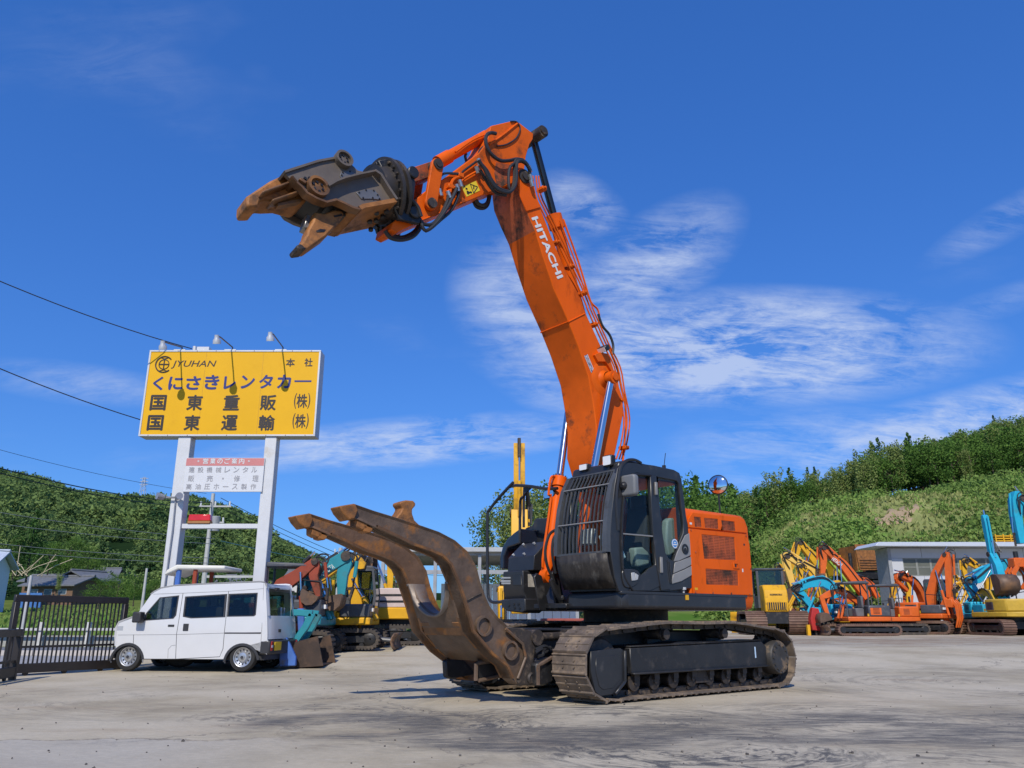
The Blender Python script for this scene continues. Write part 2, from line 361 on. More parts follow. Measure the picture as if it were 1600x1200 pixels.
def crawler(side):
    yc = 1.2 * side
    fr = MB()
    o_ = 1.42 * side; i_ = 0.98 * side
    fr.prism([(-1.62, 0.34), (1.5, 0.34), (1.5, 0.66), (-1.5, 0.70), (-1.62, 0.62)], i_, o_)
    fr.prism([(-1.6, 0.325), (1.5, 0.325), (1.5, 0.352), (-1.6, 0.352)], o_ - 0.02 * side, o_ + 0.055 * side)
    fr.prism([(-1.5, 0.705), (1.5, 0.665), (1.5, 0.685), (-1.5, 0.725)], i_, o_ + 0.012 * side)
    fr.prism([(0.4, 0.72), (-0.4, 0.72), (-0.75, 0.66), (0.75, 0.66)], i_ + 0.02 * side, o_ - 0.08 * side)
    root = fr.build('crawler_track', BLACK, exc, bevel=0.012)
    g = MB()                                     # guard over the front idler
    gp = OY(C5((318, 365), (490, 345), (510, 360), (512, 540), (455, 612), (375, 625), (345, 600), (318, 480)), 1.5)
    g.prism(gp, 1.44 * side, 1.475 * side); g.prism([lerp2((sum(p[0] for p in gp) / 8, sum(p[1] for p in gp) / 8), p, 0.72) for p in gp], 1.475 * side, 1.482 * side)
    c0, c1, c2, c3 = gp[2], gp[3], gp[4], gp[1]
    for a, b in ((gp[2], gp[3]), (gp[3], gp[4])): g.tube([(a[0], 1.49 * side, a[1]), (b[0], 1.49 * side, b[1])], 0.022, 6)
    g.prism([(x, z) for x, z in gp], 0.96 * side, 0.93 * side)
    g.build('idler_guard', CHAR, root, bevel=0.008)
    idl = MB(); idl.lathe((1.98, yc - 0.17 * side, 0.47), (0, side, 0), [(0.05, 0), (0.3, 0.02), (0.34, 0.06), (0.34, 0.1), (0.375, 0.11), (0.375, 0.23), (0.34, 0.24), (0.34, 0.28), (0.3, 0.32), (0.05, 0.34)], 28); idl.build('idler', CHAIN, root)
    sp = MB(); pts = []
    for i in range(42):
        a = 2 * math.pi * i / 42; r = 0.365 if i % 2 else 0.30; pts.append((-1.88 + r * math.cos(a), 0.455 + r * math.sin(a)))
    sp.prism(pts, yc - 0.035, yc + 0.035); sp.build('sprocket', CHAIN, root)
    md = MB(); md.lathe((-1.88, yc - 0.1 * side, 0.455), (0, side, 0), [(0.30, 0), (0.30, 0.13), (0.255, 0.16), (0.25, 0.36), (0.235, 0.385), (0.06, 0.39), (0.04, 0.385), (0.0, 0.385)], 28)
    for i in range(12):
        a = 2 * math.pi * i / 12; c = Vector((-1.88 + 0.19 * math.cos(a), yc + 0.285 * side, 0.455 + 0.19 * math.sin(a))); md.cyl(c, c + Vector((0, 0.02 * side, 0)), 0.02, n=6)
    md.build('drive_motor', mat('dusty drive cover', (0.05, 0.046, 0.042), 0.55, 0.2, var=0.3, dirt=(0.24, 0.165, 0.10), dscale=4, damt=0.5, bump=0.2), root)
    for i in range(8):
        x = 1.38 - i * 0.40; rl = MB()
        rl.lathe((x, yc - 0.17 * side, 0.225), (0, side, 0), [(0.03, 0), (0.11, 0.01), (0.11, 0.04), (0.085, 0.05), (0.085, 0.29), (0.11, 0.30), (0.11, 0.33), (0.03, 0.34), (0.03, 0.36), (0, 0.36)], 14)
        rl.box((x, o_ - 0.05 * side, 0.30), (0.10, 0.09, 0.10)); rl.build('track_roller', CHAIN, root)
    gd = MB(); gd.prism([(0.15, 0.33), (-0.25, 0.33), (-0.2, 0.16), (0.1, 0.16)], 1.34 * side, 1.37 * side); gd.build('chain_guide', CHAIN, root)
    for x in (0.72, -0.62):
        rl = MB(); rl.cyl((x, 0.98 * side, 0.82), (x, 1.40 * side, 0.82), 0.07, n=14); rl.cyl((x, 1.30 * side, 0.82), (x, 1.345 * side, 0.82), 0.085, n=14); rl.box((x, 1.06 * side, 0.74), (0.1, 0.06, 0.12)); rl.build('carrier_roller', CHAIN, root)
    for i in range(NS):
        x, z = spots[i]; a, b = spots[(i - 1) % NS], spots[(i + 1) % NS]; ang = math.atan2(b[1] - a[1], b[0] - a[0])
        # the path runs forwards along the ground, so "outwards" is to the right of travel
        mw = Matrix.Translation((x, yc, z)) @ Matrix.Rotation(-(ang), 4, 'Y') @ Matrix.Rotation(math.pi, 4, 'X')
        mw = mw @ Matrix.Rotation(R(random.uniform(-1.2, 1.2)), 4, 'Y')
        so = bpy.data.objects.new('track_shoe', sm_mesh); COL.objects.link(so); so.parent = root; so.matrix_local = mw
        lo = bpy.data.objects.new('chain_link', lk_mesh); COL.objects.link(lo); lo.parent = root; lo.matrix_local = mw
    st = MB(); st.b2((-1.05 - 0.25, 1.4215 * side, 0.46), (-1.30 - 0.03, 1.4235 * side, 0.62)); st.build('reflector_strip', mat('pale blue sticker', (0.45, 0.6, 0.75), 0.3), root)
    return root
random.seed(4)
near_track = crawler(1); far_track = crawler(-1)

# ---- carbody, slewing ring
cb = MB()
cb.prism([(-1.0, 0.42), (1.3, 0.42), (1.55, 0.55), (1.55, 0.86), (-0.9, 0.86), (-1.1, 0.7)], -1.0, 1.0)
cb.b2((0.2, -0.85, 0.86), (1.75, 0.85, 0.90)); cb.b2((1.0, 0.2, 0.90), (1.6, 0.8, 0.93))
cb.build('carbody', BLACK, exc, bevel=0.015)
sr = MB(); sr.lathe((0, 0, 0.86), (0, 0, 1), [(0.72, 0), (0.72, 0.10), (0.66, 0.12), (0.66, 0.30), (0, 0.30)], 36); sr.build('slewing_ring', CHAIN, exc)

# ---- double clamp arms in front of the carbody
out_up = C6((345, 106), (425, 93), (530, 130), (655, 168), (770, 205), (880, 243), (965, 288), (1035, 350), (1080, 430), (1103, 520), (1125, 580), (1150, 640), (1195, 700), (1265, 765), (1345, 830), (1385, 880), (1392, 960), (1385, 1040), (1355, 1068), (1301, 1061))
out_lo = C6((1265, 1030), (1234, 963), (1157, 902), (1054, 778), (1023, 660), (990, 560), (965, 490), (935, 420), (890, 375), (830, 348), (740, 318), (640, 268), (540, 222), (430, 172), (392, 178), (362, 140))
arm_out = OY(out_up + out_lo, 0.66)
lowpts = OY(out_lo, 0.66)
def clamp_arm(y0, y1, side, m):
    a = MB()
    a.prism(arm_out, y0, y1)
    o = a.build('clamp_arm', m, exc)
    bm = bmesh.new(); bm.from_mesh(o.data)
    big = [f for f in bm.faces if len(f.verts) > 20]
    bmesh.ops.inset_region(bm, faces=big, thickness=0.035, depth=-0.022, use_even_offset=True)
    bm.to_mesh(o.data); bm.free()
    o.data.polygons.foreach_set('use_smooth', [True] * len(o.data.polygons)); o.data.set_sharp_from_angle(angle=R(28))
    b = o.modifiers.new('bevel', 'BEVEL'); b.width = 0.008; b.segments = 2; b.limit_method = 'ANGLE'; b.angle_limit = R(50)
    yc = (y0 + y1) / 2
    # upright horn
    hp = OY(C6((646, 175), (675, 140), (686, 118), (672, 98), (672, 84), (705, 73), (745, 76), (757, 92), (753, 106), (738, 122), (738, 145), (750, 180), (785, 214)), 0.66)
    h = MB(); h.prism(hp, yc - 0.09, yc + 0.09); h.build('horn', RUST, o, bevel=0.025, seg=2)
    for q in (((440, 176), (500, 200), (498, 226), (470, 232), (440, 215)), ((480, 205), (530, 220), (528, 236), (510, 250), (478, 240))):
        t = MB(); t.prism(OY(C6(*q), 0.66), yc - 0.08, yc + 0.08); t.build('tooth', RUST, o, bevel=0.01)
    # wide wearing flange under the arm
    f = MB(); rows = []
    for k, (x, z) in enumerate(lowpts[:-3]):
        p = Vector((x, 0, z)); d = Vector((lowpts[min(k + 1, len(lowpts) - 1)][0] - lowpts[max(k - 1, 0)][0], 0, lowpts[min(k + 1, len(lowpts) - 1)][1] - lowpts[max(k - 1, 0)][1])).normalized()
        nrm = Vector((d.z, 0, -d.x))
        rows.append([p + nrm * 0.03 * q + Vector((0, yy, 0)) for yy, q in ((y0 - 0.03, 0), (y1 + 0.03, 0), (y1 + 0.03, -1), (y0 - 0.03, -1), (y0 - 0.03, 0))])
    f.grid(rows); f.build('wear_flange', RUST_A, o, smooth=40)
    # the tip's worn cap
    tp = OY(C6((340, 106), (425, 92), (442, 128), (425, 175), (392, 182), (358, 142)), 0.66)
    t = MB(); t.prism(tp, y0 - 0.02, y1 + 0.02); t.build('arm_tip', RUST, o, bevel=0.015, seg=2)
    yo = y1 if side > 0 else y0
    for c, rpx in ((D5((770, 320))[0], 0.125), (D5((1050, 575))[0], 0.118)):
        x, z = PY(c, 0.66)
        r = MB(); r.ring((x, yo - 0.024 * side, z), (0, side, 0), rpx * 0.76, rpx, 0.05, 28); r.lathe((x, yo - 0.024 * side, z), (0, side, 0), [(rpx * 0.74, 0.0), (rpx * 0.74, 0.016), (0, 0.018)], 28); r.build('pivot_boss', m, o)
    br = OY(D5((1010, 330), (1180, 345), (1270, 375), (1295, 480), (1312, 560), (1290, 720), (1312, 930), (1150, 945), (1130, 900), (1210, 650), (1195, 500), (1040, 370)), 0.69)
    r = MB(); r.prism(br, yo - 0.05 * side, yo + 0.03 * side); r.build('base_bracket', CHAIN, o, bevel=0.01)
    rib = OY(D5((1010, 350), (1185, 505), (1218, 650), (1135, 870)), 0.70)
    r = MB(); r.tube([(x, yo + 0.025 * side, z) for x, z in rib], 0.02, 6); r.build('edge_rib', m, o)
    x, z = PY(D5((1270, 865))[0], 0.70)
    r = MB(); r.lathe((x, yo, z), (0, side, 0), [(0.075, 0), (0.075, 0.05), (0.055, 0.07), (0.05, 0.055), (0, 0.055)], 18); r.build('pivot_pin', CHAIN, o)
    return o
RUST_A = mat('rubbed rusty edge', (0.17, 0.085, 0.038), 0.5, 0.25, var=0.35, vs=6, dirt=(0.30, 0.125, 0.03), dscale=3, damt=0.45, bump=0.2)
STEEL_F = mat('brown steel with orange rust', (0.15, 0.085, 0.048), 0.55, 0.12, var=0.34, vs=5, dirt=(0.42, 0.155, 0.02), dscale=1.9, damt=0.55, bump=0.3, bs=22)
near_arm = clamp_arm(0.46, 0.66, 1, STEEL)
far_arm = clamp_arm(-0.66, -0.46, -1, STEEL_F)
for q_, yy, r_ in ((((1012, 622), (1060, 596), (1108, 572)), 0.665, 0.010), (((1003, 200), (1010, 215)), 0.665, 0.006)):
    g = MB(); g.tube([(x, yy - 0.018, z) for x, z in OY(C6(*q_), 0.66)], r_, 5); g.build('weld_seam', CHAIN, near_arm)
# saddle plate between the arms, with its round cut-out
mid = [PY(p, 0.46) for p in C6((945, 512), (950, 560), (965, 640), (1000, 750), (1030, 800), (1085, 870), (1150, 930))]
sp_ = MB(); rows = []; ny = 17
for k, (x, z) in enumerate(mid):
    row = []
    for j in range(ny):
        y = -0.47 + 0.94 * j / (ny - 1); zz = z; xx = x
        q = max(0, 1 - (y / 0.40) ** 2)
        dip = 0.40 * math.sqrt(q) if k == 0 else (max(0, 0.40 * math.sqrt(q) - 0.16) if k == 1 else 0)
        if k < 2:
            base = mid[0][1] if k == 0 else mid[1][1]
            zz = base - dip
            # stay on the plate's own line as the edge drops
            for a, b in zip(mid, mid[1:]):
                if b[1] <= zz <= a[1]:
                    t = (a[1] - zz) / (a[1] - b[1]); xx = a[0] + (b[0] - a[0]) * t; break
            if k == 1: zz -= 0.05; 
        row.append((xx - 0.02, y, zz))
    rows.append(row)
# keep rows in order
for j in range(ny):
    for k in range(1, len(rows)):
        if rows[k][j][2] > rows[k - 1][j][2] - 0.01: rows[k][j] = (rows[k][j][0], rows[k][j][1], rows[k - 1][j][2] - 0.01)
sp_.grid(rows)
so = sp_.build('saddle_plate', STEEL, exc); mo = so.modifiers.new('thick', 'SOLIDIFY'); mo.thickness = 0.05; mo.offset = 0
lip = MB(); L0 = rows[0]
lip.grid([[(x + 0.09, y, z + 0.004) for x, y, z in L0], [(x - 0.16, y, z + 0.004) for x, y, z in L0]]); lo_ = lip.build('saddle_lip', mat('worn lip steel', (0.22, 0.18, 0.15), 0.5, 0.3, var=0.25, dirt=(0.25, 0.13, 0.06), dscale=4, damt=0.3, bump=0.15), so); mo = lo_.modifiers.new('thick', 'SOLIDIFY'); mo.thickness = 0.03
wb = MB(); a, b = mid[3], mid[4]; wb.prism([(a[0] + 0.0, a[1] + 0.06), (a[0] + 0.035, a[1] + 0.05), (b[0] + 0.035, b[1]), (b[0], b[1])], -0.45, 0.45); wb.build('saddle_band', RUST_A, so, bevel=0.006)
# support frame between the tracks that the clamp swings on
sf = MB()
for s in (1, -1):
    pl = OY(D5((660, 705), (690, 685), (800, 668), (860, 690), (965, 820), (960, 850), (720, 900), (672, 880)), 0.20)
    sf.prism(pl, 0.20 * s if s > 0 else -0.5, 0.30 * s if s > 0 else -0.4)
sf.b2((1.5, -0.44, 0.30), (2.25, 0.44, 0.62))
sf.build('clamp_mount', BLACK, exc, bevel=0.015)
ed = MB(); pl = OY(D5((690, 890), (695, 720), (720, 705), (850, 685)), 0.31); ed.tube([(x, 0.31, z) for x, z in pl], 0.028, 6); pl = OY(D5((720, 890), (960, 835)), 0.31); ed.tube([(x, 0.31, z) for x, z in pl], 0.024, 6); ed.build('mount_rim', STEEL, exc)
sb = MB(); pl = OY(D5((1320, 720), (1345, 700), (1475, 640), (1500, 900), (1400, 945), (1325, 945)), 0.8); sb.prism(pl, 0.55, 0.80); sb.build('side_bracket', BLACK, exc, bevel=0.02)
ed = MB(); pl = OY(D5((1340, 935), (1340, 735), (1370, 715), (1480, 650)), 0.81); ed.tube([(x, 0.81, z) for x, z in pl], 0.026, 6); ed.build('bracket_rim', STEEL, exc)
p0, p1 = P3(D5((1285, 440))[0], 0.62), P3(D5((1560, 445))[0], 0.62)
for s in (1, -1):
    cl = MB(); a = Vector((p0.x, p0.y * s, p0.z)); b = Vector((p0.x - 1.3, p0.y * s, p0.z + 0.03)); cl.cyl(a, b, 0.055, n=14); cl.cyl(a + (b - a) * 0.42, b, 0.085, n=14); cl.cyl(a + Vector((0, -0.1, 0)), a + Vector((0, 0.1, 0)), 0.10, n=14); cl.build('clamp_cylinder', CHAIN, exc)
for (q, yy) in (((1310, 570), (1400, 530), (1450, 550)), 0.72), (((1330, 650), (1400, 600), (1420, 590), (1470, 540)), 0.70), (((1310, 600), (1380, 560), (1390, 620), (1340, 640)), 0.74):
    hs = MB(); hs.tube([P3(p, yy) for p in D5(*q)], 0.022, 6, 4); hs.build('clamp_hose', RUBBER, exc)

# ---- upper structure
deck = MB()
deck.prism([(1.56, 0.3), (1.56, 1.28), (1.48, 1.36), (-1.30, 1.36), (-1.30, -1.3), (1.0, -1.3), (1.0, 0.3)], 1.15, 1.39, axis='z')
deck.build('deck_frame', CHAR, exc, bevel=0.05, seg=3)
dl = MB(); dl.prism([(1.57, 1.30), (1.57, 1.365), (-1.25, 1.365), (-1.35, 1.34), (-1.35, 1.30)], 1.345, 1.385, axis='z'); dl.build('deck_trim', CHAR, exc, bevel=0.006)
# counterweight and engine house
def tail(x0, yl, r, n=14):
    a1 = math.atan2(yl, math.sqrt(r * r - yl * yl)); pts = [(x0, yl)]
    for i in range(n + 1):
        a = a1 - 2 * a1 * i / n; pts.append((-r * math.cos(a), r * math.sin(a)))
    pts.append((x0, -yl)); return pts
def tail_block(mb, x0, yl, r, zs, inset):
    rows = []
    for z, d in zip(zs, inset):
        rows.append([(x, y, z) for x, y in tail(x0, yl - d, r - d)])
    n = len(rows[0]); V = [p for row in rows for p in row]; Fc = []
    for k in range(len(rows) - 1):
        for i in range(n): Fc.append((k * n + i, k * n + (i + 1) % n, (k + 1) * n + (i + 1) % n, (k + 1) * n + i))
    Fc += [tuple(range(n)), tuple(range((len(rows) - 1) * n, len(rows) * n))]
    mb.add(V, Fc)
hz = [1.16, 1.19, 1.30, 2.44, 2.56, 2.63, 2.655]; hin = [0.10, 0.03, 0.0, 0.0, 0.03, 0.09, 0.18]
eh = MB(); tail_block(eh, 0.05, 1.335, 2.02, hz, hin); cw = eh.build('engine_house', ORANGE, exc, bevel=0.02, seg=2, smooth=50)
YS = 1.335
def side_panel(name, pix, t0, t1, m, parent, holes=(), bevel=0.006):
    g = MB(); g.prism(OY(pix, YS + t1), YS + t0, YS + t1, [OY(h, YS + t1) for h in holes]); return g.build(name, m, parent, bevel=bevel, seg=2)
vents_t = [C4((1198, 408), (1235, 411), (1242, 466), (1204, 463)), C4((1253, 415), (1328, 421), (1334, 476), (1259, 469)), C4((1347, 428), (1419, 435), (1426, 487), (1354, 482))]
vent_m = C4((1240, 505), (1418, 520), (1427, 645), (1254, 636)); vent_l = C4((1262, 691), (1437, 702), (1441, 782), (1266, 776))
up = side_panel('upper_side_panel', C4((1168, 420), (1190, 385), (1440, 410), (1468, 425), (1486, 497), (1170, 466)), 0.0, 0.02, ORANGE, cw, vents_t)
lp_ = side_panel('side_door_panel', C4((1170, 472), (1487, 504), (1500, 560), (1512, 700), (1519, 835), (1197, 828)), 0.0, 0.02, ORANGE, cw, [vent_m, vent_l])
GRILLE = mat('dark louvre mesh', (0.20, 0.038, 0.010), 0.6, var=0.3, vs=8)
def grille(pix, rows, cols):
    q = OY(pix, YS + 0.01); g = MB()
    for i in range(rows):
        t = (i + 0.5) / rows; a = lerp2(q[0], q[3], t); b = lerp2(q[1], q[2], t); h = abs(q[0][1] - q[3][1]) / rows * 0.36
        g.prism([(a[0], a[1] - h), (b[0], b[1] - h), (b[0], b[1] + h), (a[0], a[1] + h)], YS + 0.006, YS + 0.013)
    for i in range(1, cols):
        t = i / cols; a = lerp2(q[0], q[1], t); b = lerp2(q[3], q[2], t)
        g.prism([(a[0] - 0.004, a[1]), (a[0] + 0.004, a[1]), (b[0] + 0.004, b[1]), (b[0] - 0.004, b[1])], YS + 0.005, YS + 0.0145)
    o = g.build('louvre_grille', ORANGE_D, cw, smooth=0); kind(o, 'stuff')
    bk = MB(); bk.prism(q, YS + 0.001, YS + 0.003); bk.build('grille_backing', mat('black mesh backing', (0.03, 0.012, 0.008), 0.8), cw, smooth=0)
for v in vents_t: grille(v, 7, 3)
grille(vent_m, 15, 6); grille(vent_l, 10, 6)
hd = MB(); hd.prism(OY(C4((1410, 657), (1443, 660), (1446, 692), (1413, 689)), YS + 0.03), YS + 0.02, YS + 0.032, [OY(C4((1418, 664), (1436, 666), (1438, 685), (1420, 683)), YS + 0.03)]); hd.build('door_latch', ORANGE_W, cw, bevel=0.003)
hl = MB(); x, z = PY(C4((1426, 672))[0], YS + 0.03); hl.box((x, YS + 0.024, z), (0.03, 0.01, 0.05)); hl.build('latch_lever', BLACK, cw)
for (x, y, w_, h_, m_) in ((1180, 445, 0.05, 0.03, WHITEP), (1462, 700, 0.03, 0.05, WHITEP), (1210, 800, 0.07, 0.035, YELLOW), (1470, 560, 0.04, 0.03, BLACK)):
    px_, pz_ = PY(C4((x, y))[0], YS + 0.02); g = MB(); g.b2((px_ - w_ / 2, YS + 0.0205, pz_ - h_ / 2), (px_ + w_ / 2, YS + 0.0225, pz_ + h_ / 2)); g.build('small_label', m_, cw)
for (x, y) in ((1205, 818), (1300, 822), (1400, 826), (1500, 828), (1180, 480), (1480, 512), (1205, 600), (1505, 690)):
    px_, pz_ = PY(C4((x, y))[0], YS + 0.02); g = MB(); g.cyl((px_, YS + 0.018, pz_), (px_, YS + 0.028, pz_), 0.016, n=8); g.build('panel_bolt', ORANGE_D, cw)
# hood over the engine and the tank and tool boxes on the right-hand front
hood = MB(); hood.prism([(0.05, 2.62), (-0.75, 2.70), (-1.5, 2.68), (-1.6, 2.5), (0.05, 2.5)], -1.0, 0.25); hood.build('engine_hood', ORANGE, exc, bevel=0.04, seg=2)
ex = MB(); ex.cyl((-0.9, -0.6, 2.6), (-0.9, -0.6, 2.98), 0.075, n=14); ex.build('exhaust_pipe', BLACK, exc)
XB = 1.43
def YX(p, x=XB): return PXp(p, x)
q = [YX(p) for p in D4((205, 755), (385, 755), (385, 912), (215, 940))]
yR = -1.30; yT = q[1][0]
zt, zb = q[1][1], q[2][1]
tb = MB(); tb.prism([(XB, zt), (XB, zb), (XB - 0.06, zb - 0.10), (XB - 0.10, 1.20), (0.4, 1.20), (0.4, zt)], yR, yT); box_l = tb.build('tool_box', CHAR, exc, bevel=0.018, seg=2)
d_ = [YX(p, XB + 0.012) for p in D4((305, 793), (372, 793), (372, 872), (305, 872))]
g = MB(); g.prism(d_, XB, XB + 0.012, axis='x'); g.build('box_lid', CHAR, box_l, bevel=0.006)
for (a, b) in (((217, 808), (286, 820)), ((217, 832), (286, 846)), ((217, 850), (286, 864))):
    qq = [YX(p, XB + 0.01) for p in D4(a, (b[0], a[1]), b, (a[0], b[1]))]; g = MB(); g.prism(qq, XB, XB + 0.01, axis='x'); g.build('vent_slot', mat('pale vent slot', (0.35, 0.36, 0.36), 0.5), box_l)
def xz(p, y): return PY(p, y)
st = MB(); q1 = OY(D4((425, 785), (492, 787), (492, 887), (427, 885)), yT + 0.004); st.prism(q1, yT, yT + 0.004); st.build('faded_label', mat('yellowed label', (0.42, 0.39, 0.33), 0.6, var=0.35, vs=9), box_l)
s0 = YX(D4((272, 650))[0], 1.30); s1 = YX(D4((272, 750))[0], 1.36)
y2L, y2R = YX(D4((272, 700))[0], 1.3)[0], YX(D4((475, 700))[0], 1.3)[0]
zA = YX(D4((475, 640))[0], 1.3)[1]; zB = PXp(D4((505, 540))[0], 0.95)[1]
sb2 = MB(); sb2.prism([(1.32, zt), (1.30, zA), (1.02, zB), (0.45, zB), (0.45, zt)], y2L, y2R); stp = sb2.build('step_box', CHAR, exc, bevel=0.012, seg=2)
for y in (y2L + 0.12, y2L + 0.38, y2R - 0.25):
    for (x, z) in ((1.285, zA + 0.03), (1.07, zB - 0.03)):
        g = MB(); g.cyl((x, y, z), (x + 0.02, y, z + 0.02), 0.02, n=8); g.build('bolt', LGREY, stp)
hx = 0.62
h0 = [PXp(p, hx) for p in D4((402, 545), (400, 425), (455, 405), (480, 350), (575, 345), (595, 405), (600, 545))]
hb = MB(); hb.prism(h0, hx, -0.3, axis='x'); hb.build('pump_cover', CHAR, exc, bevel=0.025, seg=2)
cv = [PXp(p, 0.9) for p in D4((238, 745), (240, 660), (258, 580), (300, 510), (350, 465), (400, 430), (400, 545), (300, 580), (272, 650), (272, 745))]
g = MB(); g.prism(cv, 1.0, -0.5, axis='x'); g.build('side_cowl', mat('blue black paint', (0.015, 0.02, 0.036), 0.25, var=0.1, coat=0.3), exc, bevel=0.02, seg=2)
bx = [PXp(p, XB + 0.02) for p in D4((215, 985), (310, 975), (400, 975), (405, 1070), (380, 1090), (260, 1075), (215, 1040))]
g = MB(); g.prism(bx, XB + 0.02, XB - 0.35, axis='x'); g.build('front_step', CHAR, exc, bevel=0.02, seg=2)
for k, (x, y) in enumerate(((275, 1030), (315, 1020), (350, 1020), (320, 1050), (360, 1052))):
    a = PXp(D4((x, y))[0], XB + 0.022); g = MB(); g.cyl((XB + 0.018, a[0], a[1]), (XB + 0.03, a[0], a[1]), 0.022, n=8); g.build('step_hole', BLACK, exc)
def tubepix(name, pts, x, r, m=CHAR, parent=exc, smooth=3):
    g = MB(); g.tube([(x + (pp[2] if len(pp) > 2 else 0),) + PXp(D4((pp[0], pp[1]))[0], x + (pp[2] if len(pp) > 2 else 0)) for pp in pts], r, 8, smooth); return g.build(name, m, parent)
rail = tubepix('hand_rail', [(225, 1000), (150, 1005), (118, 970), (112, 900), (108, 640), (108, 330), (122, 288), (180, 210), (270, 110), (310, 70)], XB, 0.026)
tubepix('hand_rail', [(362, 545), (362, 400), (365, 215), (385, 185), (398, 160), (398, 90)], 1.0, 0.024)
tubepix('hand_rail', [(392, 420), (392, 200), (398, 90)], 0.6, 0.022)
tubepix('mirror_arm', [(270, 110), (330, 92), (460, 102), (560, 118), (655, 115)], 1.2, 0.026, smooth=2)
g = MB(); qv = [PXp(p, 1.15) for p in D4((385, 190), (400, 160), (462, 105), (440, 100), (400, 95))]; g.prism(qv, 1.14, 1.16, axis='x'); g.build('mirror_gusset', CHAR, exc)
c = PXp(D4((600, 162))[0], 1.15)
g = MB(); g.prism([(c[0] + a, c[1] + b) for a, b in rrect(0.27, 0.15, 0.07)], 1.13, 1.19, axis='x'); mir = g.build('side_mirror', BLACK, exc, bevel=0.01)
g = MB(); g.prism([(c[0] + a, c[1] + b) for a, b in rrect(0.235, 0.12, 0.055)], 1.188, 1.194, axis='x'); g.build('mirror_glass', mat('mirror glass', (0.75, 0.78, 0.8), 0.04, 1.0, var=0.02), mir)
# lift cylinder feet
for s in (1, -1):
    y = 0.45 * s
    g = MB(); pl = OY(D4((500, 800), (530, 800), (545, 1075), (515, 1075)), y)
for (a, b) in (((505, 820), (540, 1070)), ((565, 805), (595, 1070))):
    q_ = PY(D4(a)[0], -0.1); w_ = PY(D4(b)[0], -0.1)
    g = MB(); g.prism([(q_[0] + 0.09, q_[1] + 0.02), (q_[0] + 0.03, q_[1] + 0.08), (q_[0] - 0.07, q_[1] + 0.04), (w_[0] - 0.14, w_[1]), (w_[0] + 0.05, w_[1])], -0.13 if a[0] < 550 else 0.07, -0.09 if a[0] < 550 else 0.11); g.build('cylinder_bracket', BLACK, exc, bevel=0.01)
g = MB(); g.b2((0.9, -0.35, 1.17), (1.62, 0.35, 1.24)); g.prism([(0.9, 1.24), (1.45, 1.24), (1.2, 1.7), (0.9, 1.75)], -0.33, 0.25); g.build('boom_mount', BLACK, exc, bevel=0.01)

# ---- cab
YC = 1.34
cab_out = OY(D3((600, 115), (625, 85), (665, 60), (760, 70), (900, 90), (1060, 125), (1105, 150), (1122, 200), (1140, 330), (1160, 500), (1190, 640), (1200, 830), (1208, 1090), (1000, 1118), (610, 1118), (575, 1000), (545, 800), (540, 640), (550, 480), (575, 250)), YC)
g1 = OY(D3((660, 300), (690, 200), (722, 165), (860, 172), (868, 330), (890, 640), (912, 900), (870, 925), (800, 990), (760, 945), (640, 935), (632, 700), (640, 480)), YC)
g2 = OY(D3((930, 185), (1082, 215), (1100, 240), (1118, 400), (1140, 560), (1135, 640), (1100, 730), (1060, 870), (1020, 850), (992, 800), (968, 640), (945, 400)), YC)
cabf = MB(); cabf.prism(cab_out, YC - 0.06, YC, [g1, g2])
cab = cabf.build('cab', CHAR, exc, bevel=0.008)
YR = 0.36
xs0 = min(p[0] for p in cab_out); xs1 = max(p[0] for p in cab_out)
zc0 = 1.39; zc1 = max(p[1] for p in cab_out)
rf = MB(); top = [p for p in cab_out if p[1] > zc1 - 0.30]
rf.prism([(0.06, 2.98), (0.10, 3.08), (0.25, zc1 - 0.02), (1.2, zc1 + 0.03), (1.45, zc1 - 0.02), (1.50, 2.98)], YR, YC - 0.03); rf.build('cab_roof', CHAR, cab, bevel=0.04, seg=3)
r = MB()
r.b2((0.05, YR, zc0), (1.58, YC - 0.06, zc0 + 0.06))
r.b2((0.02, YR, zc0), (0.07, YC - 0.06, 2.0)); r.b2((0.08, YR, 2.0), (0.13, YR + 0.07, 3.0)); r.b2((0.08, YC - 0.13, 2.0), (0.13, YC - 0.065, 3.0))
r.build('cab_rear_wall', CHAR, cab, bevel=0.006)
r = MB(); r.prism([(0.1, zc0), (1.55, zc0), (1.60, 1.9), (1.52, 2.98), (0.12, 2.98)], YR, YR + 0.05, [[(0.25, 1.95), (1.45, 1.95), (1.38, 2.85), (0.25, 2.85)]]); r.build('cab_right_wall', CHAR, cab, bevel=0.006)
r = MB(); r.b2((0.2, YR + 0.02, 1.9), (1.5, YR + 0.026, 2.9)); r.build('right_window', GLASS_C, cab)
r = MB(); r.b2((0.095, YR + 0.05, 2.0), (0.1, YC - 0.1, 2.98)); r.build('rear_window', GLASS_C, cab)
for nm, gg in (('door_window', g1), ('side_window', g2)):
    r = MB(); r.prism(gg, YC - 0.035, YC - 0.029); r.build(nm, GLASS_C, cab)
fp = OY(D3((590, 125), (545, 240), (515, 480), (512, 640), (520, 800), (545, 950), (575, 1060)), YC - 0.1)   # windscreen line
r = MB(); r.grid([[(x - 0.02, YR + 0.05, z), (x - 0.02, YC - 0.1, z)] for x, z in fp[:5]]); r.build('windscreen', GLASS_C, cab)
r = MB(); r.grid([[(x - 0.03, YR, z), (x - 0.03, YC - 0.05, z)] for x, z in fp[4:] + [(fp[-1][0], 1.39)]]); r.build('lower_front', CHAR, cab)
for y in (YR + 0.03, YC - 0.06):
    r = MB(); r.tube([(x - 0.02, y, z) for x, z in fp], 0.045, 8, 3); r.build('front_pillar', CHAR, cab)
